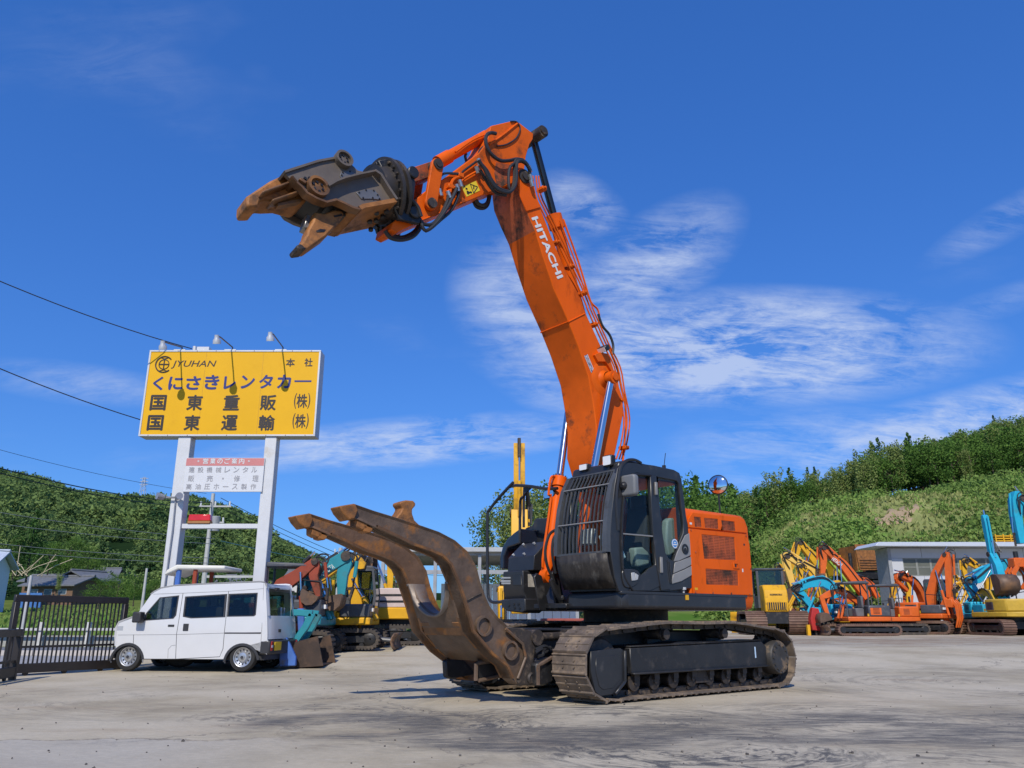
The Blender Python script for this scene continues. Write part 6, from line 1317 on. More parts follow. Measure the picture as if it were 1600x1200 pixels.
g.tube([(lx - rr * 0.6, -0.015, lz), (lx + rr * 0.6, -0.015, lz)], 0.018, 4); g.tube([(lx, -0.016, lz - rr * 0.72), (lx, -0.016, lz + rr * 0.72)], 0.018, 4)
for sz_ in (1, -1):
    for sx_ in (1, -1): g.tube([(lx, -0.017, lz + sz_ * rr * 0.70), (lx + sx_ * rr * 0.55, -0.017, lz + sz_ * rr * 0.86)], 0.012, 4)
logo = g.build('round_logo', INK, sign)
for k in range(9):
    x = -SW / 2 + SW * (k + 0.5) / 9
    for z in (z0 + oz + fr * 0.5, z1 + oz - fr * 0.5): g = MB(); g.cyl((x, -0.036, z), (x, -0.029, z), 0.012, n=6); g.build('frame_bolt', mat('rusty bolt', (0.22, 0.12, 0.07), 0.6), sign)
for k in (1, 2): g = MB(); x = -SW / 2 + SW * k / 3; g.b2((x - 0.004, -0.0135, z0 + oz + fr), (x + 0.004, -0.0125, z1 + oz - fr)); g.build('sheet_joint', mat('ochre joint', (0.50, 0.26, 0.01), 0.5), face)
# posts, cross bar, lower board
PW = mat('white post steel', (0.58, 0.59, 0.60), 0.45, var=0.05, dirt=(0.5, 0.47, 0.42), dscale=1.5, damt=0.12)
for k, (pxa, pxb, y) in enumerate(((275, 294.5, 710), (411.8, 429.5, 710))):
    a, b = at(pxa, y, SY), at(pxb, y, SY); g = MB(); g.b2((a.x - scx, 0.02, -0.1), (b.x - scx, 0.36, z0 + oz)); po = g.build('post', PW, sign, bevel=0.012)
    if k == 0: post_l = (a.x + b.x) / 2 - scx; pl_x = b.x - scx
    else: pr_x = a.x - scx
b0, b1 = at(289, 715.5, SY - 0.02), at(407, 768.5, SY - 0.02)
g = MB(); g.b2((pl_x - 0.03, -0.03, b1.z + oz), (pr_x + 0.05, 0.015, b0.z + oz)); lo = g.build('notice_board', mat('white notice sheet', (0.62, 0.63, 0.64), 0.4, var=0.03), sign, bevel=0.004)
hz_ = at(350, 728, SY).z + oz; g = MB(); g.b2((pl_x - 0.02, -0.034, hz_), (pr_x + 0.04, -0.031, b0.z + oz - 0.01)); g.build('notice_header', mat('faded red band', (0.55, 0.20, 0.19), 0.5, var=0.06), lo)
GRT = mat('faded grey print', (0.33, 0.33, 0.35), 0.6)
def row_text(chars, x0_, x1_, y, sz, m, yy, bold=0.0):
    n = len(chars)
    for i, ch in enumerate(chars):
        x = x0_ + (x1_ - x0_) * i / (n - 1) - (y - 630) * 0.09
        k = sz if ch not in '・*' else sz * 0.4
        sign_text(ch, x, y, k, k if ch != 'ー' else 4, m, 'notice_lettering', bold, yy, parent=lo)
row_text('*営業のご案内*', 316, 541, 631, 24, WHITEP, -0.036, 0.02)
row_text('建設機械レンタル', 289, 568, 669, 25, GRT, -0.0325, 0.01)
for ch, x in zip('販売・修理', (283, 366, 425, 487, 570)): sign_text(ch, x, 708, 27 if ch != '・' else 8, 27 if ch != '・' else 8, GRT, 'notice_lettering', 0.01, -0.0325, parent=lo)
row_text('高油圧ホース製作', 283, 570, 744, 25, GRT, -0.0325, 0.01)
zc = at(350, 821.5, SY).z + oz; g = MB(); g.b2((pl_x, 0.08, zc - 0.06), (pr_x, 0.22, zc + 0.06)); g.build('cross_bar', PW, sign, bevel=0.01)
q = at(310, 806, SY); g = MB(); g.prism([(a + q.x - scx, c + zc + 0.06) for a, c in [(-0.28, 0.0), (0.28, 0.0), (0.28, 0.07), (-0.28, 0.07)]], 0.05, 0.25); bl = g.build('beacon_base', mat('amber base', (0.35, 0.16, 0.05), 0.4), sign, bevel=0.01)
g = MB(); g.prism([(a + q.x - scx, c + zc + 0.13) for a, c in [(-0.28, 0.0), (0.28, 0.0), (0.26, 0.16), (-0.26, 0.16)]], 0.06, 0.24); g.build('beacon_lens', mat('red beacon lens', (0.62, 0.02, 0.015), 0.15, coat=0.5), bl, bevel=0.02, seg=2)
q = at(266, 778, SY); 
for dx in (-0.12, 0.22): g = MB(); g.cyl((q.x - scx + dx, -0.1, q.z + oz), (q.x - scx + dx + (-0.12 if dx < 0 else 0.10), -0.22, q.z + oz + 0.02), 0.07, 0.09, n=12); g.build('spot_light', mat('grey lamp', (0.35, 0.35, 0.36), 0.4, 0.4), sign)
g = MB(); g.tube([(q.x - scx - 0.1, -0.08, q.z + oz), (q.x - scx + 0.22, -0.08, q.z + oz)], 0.025, 6); g.tube([(q.x - scx + 0.14, 0.0, q.z + oz), (q.x - scx + 0.16, -0.02, q.z + oz - 0.8), (q.x - scx + 0.12, -0.02, q.z + oz - 3.0)], 0.02, 6); g.build('lamp_conduit', mat('grey lamp', (0.35, 0.35, 0.36), 0.4), sign)
for (px, py_, bx) in ((253, 536, 283), (336, 527, 362), (420.5, 522.5, 441)):
    h = at(px, py_, SY - 1.05); b = at(bx, 546, SY + 0.05); B = Vector((b.x - scx, 0.1, z1 + oz)); H = Vector((b.x - scx, -1.05, h.z + oz))
    g = MB(); g.tube([B, B + Vector((0, 0, 0.12)), H + Vector((0, 0.25, 0.09)), H + Vector((0, 0.02, 0.05))], 0.018, 6); la = g.build('lamp_arm', mat('dark lamp arm', (0.10, 0.10, 0.11), 0.5), sign)
    g = MB(); g.lathe(H + Vector((0, -0.02, 0.06)), (0, 0.35, -1), [(0.0, 0), (0.05, 0.0), (0.06, 0.09), (0.095, 0.14), (0.10, 0.23), (0.085, 0.22), (0.0, 0.19)], 16); g.build('lamp_head', mat('pale lamp head', (0.55, 0.55, 0.55), 0.35, 0.3), la)
    g = MB(); g.b2((B.x - 0.18, 0.02, z1 + oz), (B.x + 0.12, 0.2, z1 + oz + 0.04)); g.build('arm_foot', FRM, la)
g = MB(); c = at(303, 544, SY + 0.1); g.cyl((c.x - scx, 0.15, z1 + oz), (c.x - scx, 0.15, z1 + oz + 0.16), 0.05, n=10); g.b2((c.x - scx + 0.1, 0.05, z1 + oz), (c.x - scx + 0.42, 0.25, z1 + oz + 0.12)); g.build('cable_box', FRM, sign)

# ================================================================== the white kei van
rw, fw = ground(378, 1051.5), ground(199, 1054)
fd = Vector((-0.992, 0.126, 0)); lf_ = Vector((-fd.y, fd.x, 0))
VO = Vector((rw.x, rw.y, 0)) + fd * 1.20 - lf_ * 0.70; VRZ = math.atan2(fd.y, fd.x)
VO.z = gz(VO.x, VO.y)
V_INV = Matrix.Rotation(-VRZ, 3, 'Z'); V_C = V_INV @ (camo.location - VO)
def VP(p, y):
    d = V_INV @ ray(*p); t = (y - V_C.y) / d.y; return (V_C.x + d.x * t, V_C.z + d.z * t)
W1 = Cr(160, 870, 4.324)
van = empty('van', 'white boxy kei van parked side-on below the yellow sign', 'van', VO, VRZ)
VW = mat('white car paint', (0.60, 0.605, 0.61), 0.3, var=0.02, coat=0.35)
VB = mat('black car plastic', (0.03, 0.03, 0.033), 0.5, var=0.15)
VG = glass('van glass', (0.52, 0.56, 0.56), 0.03)
def vy(*pts): return [VP(p, 0.72) for p in W1(*pts)]
def hwid(z): return 0.7375 - 0.075 * max(0, (z - 0.95) / 0.9)
arch = lambda c, r_, n=12: [(c[0] + r_ * math.cos(R(a)), c[1] + r_ * math.sin(R(a))) for a in range(0, 181, 180 // n)]
cF, cRr = vy((165, 715), (940, 702)); wr = 0.275
zF = cF[1]
front_top = vy((98, 600), (97, 530), (101, 480), (118, 447), (212, 412), (232, 395), (288, 310), (322, 258))
roofp = vy((348, 238), (392, 214), (480, 198), (700, 186), (900, 178), (1060, 172), (1090, 176))
rear = vy((1098, 200), (1106, 300), (1116, 420), (1118, 520), (1114, 660))
bot = 0.24
belt = VP(W1((700, 425))[0], 0.72)[1]
# side panels with wheel arches and window openings
A_F = [(cF[0] - 0.36, bot)] + [(cF[0] - math.cos(R(a)) * 0.345, zF + math.sin(R(a)) * 0.345) for a in range(0, 181, 15)] 
A_R = [(cRr[0] + math.cos(R(a)) * 0.345, zF + math.sin(R(a)) * 0.345) for a in range(0, 181, 15)]
xfr = front_top[0][0]; xrr = rear[-1][0]
outline = [(xrr, bot + 0.08)] + [(cRr[0] - 0.345 * math.cos(R(a)), max(bot, zF + 0.345 * math.sin(R(a)))) for a in range(0, 181, 15)][0:0]
outline = [(xrr, 0.605)]
outline += [(cRr[0] - 0.345 * math.cos(R(a)), zF + 0.345 * math.sin(R(a))) for a in range(75, 181, 15)]
outline += [(cRr[0] + 0.345, bot), (cF[0] - 0.345, bot)]
outline += [(cF[0] - 0.345 * math.cos(R(a)), zF + 0.345 * math.sin(R(a))) for a in range(0, 181, 15)]
outline += [(cF[0] + 0.345, 0.40), (xfr, 0.42)] + front_top[1:] + roofp + rear
wA = vy((295, 420), (286, 430), (292, 400), (395, 275), (515, 262), (498, 395), (480, 418)); wA = vy((284, 432), (296, 380), (384, 274), (515, 260), (500, 395), (482, 418))
wB = vy((545, 405), (555, 268), (840, 250), (832, 408), (600, 416)); wC = vy((842, 405), (850, 250), (1046, 242), (1038, 392), (1025, 402))
def side(s):
    g = MB(); g.prism(outline, 0.0, -0.03, [wA, wB, wC])
    g.v = [(x, s * (hwid(z) + y), z) for x, y, z in g.v]
    return g.build('side_panel', VW, van, smooth=30)
for s in (1, -1):
    sp = side(s)
    for nm, wq in (('front_window', wA), ('side_window', wB), ('quarter_window', wC)):
        g = MB(); g.prism(wq, 0, 0.004); g.v = [(x, s * (hwid(z) - 0.008 + y), z) for x, y, z in g.v]; g.build(nm, VG, sp, smooth=0)
        cx_ = sum(p[0] for p in wq) / len(wq); cz_ = sum(p[1] for p in wq) / len(wq); g = MB()
        inner = [lerp2(p, (cx_, cz_), 0.09) for p in wq]
        g.prism(wq, 0, 0.006, [inner]); g.v = [(x, s * (hwid(z) - 0.002 + y), z) for x, y, z in g.v]; g.build('window_seal', VB, sp, smooth=0)
    # shut lines, handles, rail
    def line(name, pts, r_=0.006, m=VB):
        g = MB(); g.tube([(x, s * (hwid(z) + 0.0), z) for x, z in vy(*pts)], r_, 4); g.build(name, m, sp)
    line('door_gap', ((540, 245), (520, 420), (505, 520), (498, 690))); line('door_gap', ((848, 232), (838, 400), (828, 500), (818, 620), (795, 675), (500, 690), (430, 690), (250, 690)))
    line('door_gap', ((215, 525), (212, 600), (230, 640))); line('door_gap', ((340, 252), (540, 245), (850, 232), (1085, 214)), 0.005, mat('grey gap', (0.25, 0.25, 0.25), 0.6)); line('door_gap', ((1085, 176), (1080, 480), (1072, 600)), 0.005, mat('grey gap', (0.25, 0.25, 0.25), 0.6))
    line('body_crease', ((110, 528), (500, 525), (820, 515), (1075, 510)), 0.005, mat('grey gap', (0.25, 0.25, 0.25), 0.6)); line('fuel_flap', ((445, 685), (448, 625), (470, 600), (498, 596)), 0.005, mat('grey gap', (0.25, 0.25, 0.25), 0.6))
    g = MB(); a, b = vy((830, 515), (1075, 498)); g.b2((a[0], s * 0.735, a[1] - 0.012), (b[0], s * 0.742, a[1] + 0.012)); g.build('slide_rail', VB, sp)
    a, b = vy((448, 458), (488, 472)); g = MB(); g.b2((a[0], s * 0.73, b[1]), (b[0], s * 0.752, a[1])); g.build('door_handle', VB, sp, bevel=0.005)
    a, b = vy((552, 452), (582, 500)); g = MB(); g.b2((a[0], s * 0.73, b[1]), (b[0], s * 0.752, a[1])); g.build('door_handle', VB, sp, bevel=0.005)
    a, b = vy((243, 372), (285, 445)); g = MB(); g.b2((a[0], s * 0.76, b[1]), (b[0] - 0.02, s * 0.93, a[1])); g.box(((a[0] + b[0]) / 2, s * 0.74, b[1] + 0.05), (0.05, 0.10, 0.05)); g.build('door_mirror', VB, sp, bevel=0.03, seg=2)
    for c in (cF, cRr):
        g = MB(); rows = []
        for a in range(4, 180, 11):
            ca, sa = math.cos(R(a)), math.sin(R(a)); rows.append([(c[0] + ca * 0.335, s * 0.70, zF + sa * 0.335), (c[0] + ca * 0.335, s * 0.745, zF + sa * 0.335), (c[0] + ca * 0.385, s * 0.743, zF + sa * 0.385)])
        g.grid(rows); g.build('arch_trim', VB, sp)
def shell(name, pts, m, parent, ins=0.03, shrink=0.0, solid=0.02):
    g = MB(); rows = []
    for k, (x, z) in enumerate(pts):
        d = Vector((pts[min(k + 1, len(pts) - 1)][0] - pts[max(k - 1, 0)][0], pts[min(k + 1, len(pts) - 1)][1] - pts[max(k - 1, 0)][1])).normalized(); nx, nz = d.y, -d.x
        w_ = hwid(z) - shrink; rows.append([(x + nx * q, y * w_, z + nz * q) for y, q in ((-1, ins * 1.0), (-0.985, ins * 0.45), (-0.93, 0), (-0.5, -0.012), (0, -0.018), (0.5, -0.012), (0.93, 0), (0.985, ins * 0.45), (1, ins * 1.0))])
    g.grid(rows); o = g.build(name, m, parent, smooth=60); return o
shell('roof', [front_top[-1]] + roofp, VW, van)
shell('bonnet', front_top[:5], VW, van, 0.04)
shell('windscreen', front_top[4:], VG, van, 0.02, 0.04)
rr2 = [roofp[-1]] + rear
shell('tailgate', [rr2[0], rr2[1], (rr2[1][0] - 0.0, rr2[1][1] - 0.03)], VW, van)
xr_ = [VP(p, -0.1)[0] for p in W1((1180, 300), (1190, 500))]
rwin_t, rwin_b = VP(W1((1118, 245))[0], 0.62)[1], VP(W1((1118, 398))[0], 0.62)[1]
def xz_rear(z): return interp(sorted([(p[1], p[0]) for p in rr2]), z)
for s in (1, -1):
    g = MB(); zs_ = [rwin_b + (rr2[1][1] - rwin_b) * i / 4 for i in range(5)]
    g.grid([[(xz_rear(z) + 0.02, s * hwid(z), z), (xz_rear(z) - 0.01, s * (hwid(z) - 0.04), z), (xz_rear(z) - 0.012, s * (hwid(z) - 0.13), z)] for z in zs_]); g.build('rear_pillar', VW, van)
zs_ = [0.62, 0.8, 0.95, rwin_b]
g = MB(); g.grid([[(xz_rear(z) + q, y * hwid(z), z) for y, q in ((-1, 0.03), (-0.95, 0), (-0.5, -0.015), (0, -0.02), (0.5, -0.015), (0.95, 0), (1, 0.03))] for z in zs_]); rd = g.build('rear_door', VW, van, smooth=60)
g = MB(); zs_ = [rwin_b, (rwin_b + rwin_t) / 2, rwin_t + 0.04]; g.grid([[(xz_rear(z) - 0.005, y * (hwid(z) - 0.12), z) for y in (-1, 0, 1)] for z in zs_]); g.build('rear_window', VG, van)
g = MB(); g.b2((xrr - 0.05, -0.742, 0.33), (cRr[0] - 0.36, 0.742, 0.60)); rb = g.build('rear_bumper', VB, van, bevel=0.03, seg=2)
g = MB(); g.b2((xrr - 0.065, 0.20, 0.40), (xrr - 0.051, 0.53, 0.565)); g.build('number_plate', mat('yellow number plate', (0.80, 0.52, 0.02), 0.4, var=0.05), rb, bevel=0.004)
for s in (1, -1):
    g = MB(); g.b2((xrr - 0.06, s * 0.60, 0.40), (xrr - 0.048, s * 0.70, 0.58)); tl = g.build('tail_lamp', mat('red lamp lens', (0.5, 0.05, 0.04), 0.2), rb, bevel=0.01); g = MB(); g.b2((xrr - 0.063, s * 0.61, 0.46), (xrr - 0.0605, s * 0.69, 0.51)); g.build('reverse_lamp', LENS, tl)
g = MB(); z_ = 0.78; g.b2((xz_rear(z_) - 0.03, 0.12, z_ - 0.03), (xz_rear(z_) - 0.015, 0.24, z_ + 0.03)); g.build('tailgate_handle', VB, rd)
g = MB(); g.b2((xz_rear(1.7) - 0.06, 0.05, rwin_t + 0.07), (xz_rear(1.7) - 0.01, 0.2, rwin_t + 0.12)); g.build('rear_camera', VB, rd)
g = MB(); g.b2((cF[0] + 0.36, -0.738, 0.24), (xfr + 0.03, 0.738, 0.415)); fb = g.build('front_bumper', VB, van, bevel=0.06, seg=2)
for s in (1, -1): g = MB(); a, b = vy((106, 462), (128, 505)); g.b2((a[0] + 0.02, s * 0.50, b[1]), (b[0] - 0.06, s * 0.738, a[1])); g.build('head_lamp', mat('smoked lamp', (0.35, 0.37, 0.4), 0.1), fb, bevel=0.02)
g = MB(); g.b2((xrr + 0.1, -0.62, 0.22), (xfr - 0.1, 0.62, 0.40)); g.build('chassis', VB, van)
g = MB(); g.b2((xrr + 0.3, -0.6, 0.40), (xfr - 0.45, 0.6, 0.5)); g.build('cabin_floor', mat('grey cabin', (0.10, 0.10, 0.105), 0.8), van)
for (x, y) in ((0.35, 0.33), (0.35, -0.33), (-0.75, 0.3), (-0.75, -0.3)):
    x = cF[0] - 0.55 if x > 0 else cF[0] - 1.5; g = MB(); g.b2((x - 0.25, y - 0.22, 0.5), (x + 0.25, y + 0.22, 0.8)); g.b2((x - 0.32, y - 0.2, 0.8), (x - 0.18, y + 0.2, 1.25)); g.b2((x - 0.3, y - 0.1, 1.26), (x - 0.2, y + 0.1, 1.42)); g.build('seat', mat('grey seat cloth', (0.12, 0.12, 0.125), 0.9), van, bevel=0.03)
g = MB(); st_ = Vector((cF[0] - 0.12, 0.33, 1.05)); g.ring(st_, (-0.8, 0, 0.6), 0.15, 0.18, 0.025, 20); g.build('steering_wheel', VB, van)
RIM = mat('silver wheel rim', (0.5, 0.51, 0.52), 0.3, 0.7, var=0.08)
for c in (cF, cRr):
    for s in (1, -1):
        y1_ = 0.72 * s; y0_ = 0.55 * s; ax = (0, s, 0); g = MB()
        g.lathe((c[0], y0_, wr + 0.005), ax, [(0.19, 0), (0.255, 0.005), (wr, 0.03), (wr + 0.004, 0.075), (wr, 0.13), (0.26, 0.155), (0.20, 0.165), (0.185, 0.15)], 32); wh = g.build('wheel', TYRE, van)
        g = MB(); g.lathe((c[0], y0_, wr + 0.005), ax, [(0.188, 0.155), (0.175, 0.15), (0.165, 0.115), (0.12, 0.10), (0.085, 0.145), (0.05, 0.15), (0.045, 0.165), (0, 0.168)], 32); rm_ = g.build('rim', RIM, wh)
        g = MB()
        for i in range(12): a = 2 * math.pi * i / 12; q = Vector((c[0] + math.cos(a) * 0.137, y0_ + 0.109 * s, wr + 0.005 + math.sin(a) * 0.137)); g.cyl(q - Vector((0, 0.01, 0)), q + Vector((0, 0.010, 0)), 0.016, n=6)
        g.build('rim_holes', VB, rm_)
        g = MB(); g.cyl((c[0], y0_ + 0.15 * s, wr), (c[0], y0_ + 0.178 * s, wr), 0.03, n=10); g.build('hub_cap', VB, rm_)

# ================================================================== open steel shed, centre left
ZY = gz(0, 40)
CORR = mat('corrugated white sheet', (0.62, 0.63, 0.64), 0.5, var=0.05)
sd = 46.0
xL, xR = (592 - 800) / FPX * sd * CP, (905 - 800) / FPX * sd * CP
shed = empty('steel_shed', 'open steel shed with grey roof and low white wall behind the clamp arms', 'shed', ((xL + xR) / 2, sd, ZY))
hwx = (xR - xL) / 2; zr = zpix(856, sd) - ZY
g = MB(); g.b2((-hwx, -0.4, zr - 0.25), (hwx, 9, zr)); rf_ = g.build('roof', mat('grey shed roof', (0.40, 0.41, 0.41), 0.5, 0.2, var=0.08), shed, bevel=0.02)
for i in range(10):
    g = MB(); x = -hwx + 2 * hwx * (i + 0.5) / 10; g.b2((-hwx + 0.1, i * 0.95, zr - 0.42), (hwx - 0.1, i * 0.95 + 0.08, zr - 0.25)); g.build('purlin', mat('grey steel beam', (0.32, 0.33, 0.34), 0.5, 0.3), rf_)
for x in (-hwx + 0.1, -hwx * 0.45, 0.0, hwx * 0.5, hwx - 0.1):
    for y in (0.0, 8.6): g = MB(); g.b2((x - 0.09, y - 0.09, 0), (x + 0.09, y + 0.09, zr - 0.42)); g.build('column', mat('grey steel beam', (0.32, 0.33, 0.34), 0.5, 0.3), shed)
zb_ = zpix(897, sd) - ZY; g = MB(); g.b2((-hwx + 0.1, -0.05, zb_), (hwx - 0.1, 0.1, zb_ + 0.22)); g.build('tie_beam', mat('grey steel beam', (0.32, 0.33, 0.34), 0.5, 0.3), shed)
zw = zpix(912, sd + 4) - ZY; npn = 16; wdt = 2 * hwx * 0.75 / npn
g = MB(); g.b2((-wdt / 2 + 0.012, 0, 0), (wdt / 2 - 0.012, 0.06, zw)); pme_ = g.mesh('wall_panel', CORR, 30)
for i in range(npn):
    o = bpy.data.objects.new('wall_panel', pme_); COL.objects.link(o); o.parent = shed; o.location = (-hwx * 0.45 + wdt * (i + 0.5), 4.0, 0)
for (x0_, x1_, d_) in ((0.15, 0.3, 0), (0.30, 0.15, 0)):
    g = MB(); g.tube([(-hwx + 2 * hwx * (x0_ + 0.22), 6, zw), (-hwx + 2 * hwx * (x1_ + 0.22), 6, zr - 0.5)], 0.07, 6); g.build('brace', WHITEP, shed)
g = MB(); g.b2((hwx * 0.55, 7.8, 0), (hwx - 0.1, 8.0, zr - 0.45)); g.build('back_wall', mat('dark red sheeting', (0.20, 0.05, 0.04), 0.6), shed)

# ================================================================== long grey building on the right
bd = 58.0; bx0, bx1 = (1384 - 800) / FPX * bd * CP, (1720 - 800) / FPX * bd * CP; bz = gz(0, 58); bh = zpix(856, bd) - bz; bx0 += 0.75
bld = empty('workshop_building', 'long pale grey workshop with a band of windows below the grassy bank', 'building', (bx0, bd, bz))
BW = bx1 - bx0
BG = mat('pale grey wall board', (0.50, 0.51, 0.53), 0.65, var=0.05, vs=0.6, dirt=(0.42, 0.42, 0.43), dscale=0.5, damt=0.3)
wx0, wx1, wz1, wz0 = (1412 - 800) / FPX * bd * CP * 1.02 - bx0, BW, zpix(872, bd) - bz, zpix(900, bd) - bz
g = MB(); g.prism([(0, 0), (BW, 0), (BW, bh), (0, bh)], 0.12, 0.3, [[(wx0, wz0), (wx1 - 0.3, wz0), (wx1 - 0.3, wz1), (wx0, wz1)]]); g.b2((0, 0.32, 0), (0.2, 2.0, bh)); g.b2((0.2, 1.8, 0), (BW, 2.0, bh)); wlo = g.build('wall', mat('joint grey', (0.30, 0.31, 0.32), 0.7), bld)
pw = 2.42; rowz = [(0.0, wz0 * 0.5), (wz0 * 0.5, wz0), (wz1, bh - 0.02)]
for (za, zb2) in rowz:
    x = 0.0
    while x < BW:
        x2 = min(BW, x + pw); g = MB(); g.b2((x + 0.012, 0.07, za + 0.012), (x2 - 0.012, 0.118, zb2 - 0.012)); g.build('wall_board', BG, wlo, bevel=0.004); x += pw
g = MB(); g.b2((0.012, 0.07, wz0 + 0.012), (wx0 - 0.012, 0.118, wz1 - 0.012)); g.build('wall_board', BG, wlo, bevel=0.004)
nwin = 13
for i in range(nwin):
    a = wx0 + (wx1 - 0.3 - wx0) * i / nwin; b = wx0 + (wx1 - 0.3 - wx0) * (i + 1) / nwin; zm = (wz0 + wz1) / 2
    g = MB(); g.prism([(a, wz0), (b, wz0), (b, wz1), (a, wz1)], 0.14, 0.2, [[(a + 0.07, wz0 + 0.07), (b - 0.07, wz0 + 0.07), (b - 0.07, zm - 0.03), (a + 0.07, zm - 0.03)], [(a + 0.07, zm + 0.03), (b - 0.07, zm + 0.03), (b - 0.07, wz1 - 0.07), (a + 0.07, wz1 - 0.07)]]); wf = g.build('window', mat('window bars', (0.23, 0.235, 0.21), 0.5), bld, smooth=0)
    for (za, zb2) in ((wz0 + 0.07, zm - 0.03), (zm + 0.03, wz1 - 0.07)): g = MB(); g.b2((a + 0.07, 0.165, za), (b - 0.07, 0.175, zb2)); g.build('pane', mat('frosted pane', (0.115, 0.12, 0.095), 0.4, var=0.15, vs=0.7), wf)
g = MB(); g.prism([(-1.3, bh + 0.05), (-1.0, bh + 0.32), (BW, bh + 0.32), (BW, bh)], -1.0, 2.6); g.build('roof', mat('pale roof edge', (0.58, 0.61, 0.66), 0.4, 0.2, var=0.04), bld, bevel=0.02)
g = MB(); g.b2((-0.02, 0.0, 0), (0.22, 0.125, bh - 0.02)); g.build('corner_trim', mat('joint grey', (0.30, 0.31, 0.32), 0.7), bld)
# ================================================================== the other machines parked round the yard
TEALP = mat('turquoise paint', (0.03, 0.25, 0.30), 0.42, var=0.12, dirt=(0.05, 0.14, 0.15), dscale=2, damt=0.32, spec=0.35)
CYAN = mat('bright cyan paint', (0.02, 0.36, 0.52), 0.42, var=0.10, dirt=(0.05, 0.18, 0.22), dscale=2, damt=0.27, spec=0.35)
REDB = mat('red brown paint', (0.30, 0.055, 0.025), 0.5, var=0.2, dirt=(0.12, 0.04, 0.02), dscale=2, damt=0.42, spec=0.35)
BLUEP = mat('blue paint', (0.06, 0.15, 0.45), 0.45, var=0.15, dirt=(0.16, 0.15, 0.14), dscale=2.5, damt=0.3)
GREENP = mat('lime green paint', (0.32, 0.50, 0.06), 0.45, var=0.1)
OR2 = mat('orange machine paint', (0.66, 0.125, 0.018), 0.42, var=0.14, dirt=(0.3, 0.07, 0.02), dscale=2, damt=0.32, spec=0.35)
DKGREY = mat('slate machine paint', (0.07, 0.075, 0.085), 0.45, var=0.12, dirt=(0.12, 0.115, 0.11), dscale=2, damt=0.2)
BKT = mat('worn bucket steel', (0.12, 0.075, 0.05), 0.55, 0.2, var=0.35, vs=3, dirt=(0.22, 0.12, 0.06), dscale=2, damt=0.4, bump=0.15)
TRK = mat('track belt', (0.06, 0.05, 0.042), 0.7, 0.1, var=0.35, vs=6, dirt=(0.16, 0.12, 0.085), dscale=4, damt=0.4, bump=0.2)
TRKB = mat('rusty brown track belt', (0.15, 0.085, 0.06), 0.65, 0.15, var=0.3, vs=4, dirt=(0.22, 0.15, 0.10), dscale=3, damt=0.4, bump=0.2)
DGLASS = glass('machine glass', (0.55, 0.62, 0.60), 0.05)
def limb(pts, ws, y0, y1):
    P = [Vector((p[0], p[1])) for p in pts]; up, lo = [], []
    for i, p in enumerate(P):
        d = (P[min(i + 1, len(P) - 1)] - P[max(i - 1, 0)]).normalized(); n_ = Vector((-d.y, d.x)); w_ = ws[i] if isinstance(ws, (list, tuple)) else ws
        up.append(tuple(p + n_ * w_ / 2)); lo.append(tuple(p - n_ * w_ / 2))
    g = MB(); g.prism(up + lo[::-1], y0, y1); return g
def track_unit(root, x0, x1, yc, w_, h, belt, fm, rollers=4):
    g = MB(); r_ = h / 2; P = belt_path(x1 - r_, x0 + r_, r_, r_ - 0.05, r_, r_ - 0.05, [(x1 - r_, h - 0.04), (x0 + r_, h - 0.04)])
    n = int((2 * (x1 - x0) + 2) / 0.13); S, pt = walk(P, n); out = []
    for i in range(n):
        a, b = S[i - 1], S[(i + 1) % n]; d = Vector((b[0] - a[0], b[1] - a[1])).normalized(); nn = Vector((d.y, -d.x)); p = Vector(S[i]); p2 = lerp2(S[i], S[(i + 1) % n], 0.62)
        out.append(tuple(p + nn * 0.045)); out.append(tuple(Vector(p2) + nn * 0.045)); out.append(tuple(Vector(p2) + nn * 0.01)); out.append(tuple(Vector(lerp2(S[i], S[(i + 1) % n], 0.95)) + nn * 0.01))
    inner = [(x0 + r_, 0.12), (x1 - r_, 0.12)] + [(x1 - r_ + math.cos(R(a)) * (r_ - 0.12), r_ + math.sin(R(a)) * (r_ - 0.12)) for a in range(-60, 90, 30)] + [(x1 - r_, h - 0.12), (x0 + r_, h - 0.12)] + [(x0 + r_ + math.cos(R(a)) * (r_ - 0.12), r_ + math.sin(R(a)) * (r_ - 0.12)) for a in range(120, 270, 30)]
    g.prism(out, yc - w_ / 2, yc + w_ / 2, [inner]); t = g.build('crawler_track', belt, root, smooth=0)
    g = MB(); g.b2((x0 + r_, yc - w_ * 0.42, h * 0.32), (x1 - r_, yc + w_ * 0.42, h * 0.66)); g.build('track_frame', fm, t, bevel=0.02)
    for x in (x0 + r_, x1 - r_): g = MB(); g.lathe((x, yc - w_ * 0.46, r_), (0, 1, 0), [(0.03, 0), (r_ * 0.5, 0.0), (r_ * 0.72, 0.04), (r_ * 0.72, w_ * 0.9 - 0.04), (r_ * 0.5, w_ * 0.92), (0, w_ * 0.92)], 16); g.build('idler', fm, t)
    for i in range(rollers): x = x0 + r_ + (x1 - x0 - 2 * r_) * (i + 0.5) / rollers; g = MB(); g.cyl((x, yc - w_ * 0.45, h * 0.22), (x, yc + w_ * 0.45, h * 0.22), h * 0.12, n=10); g.build('roller', fm, t)
    return t
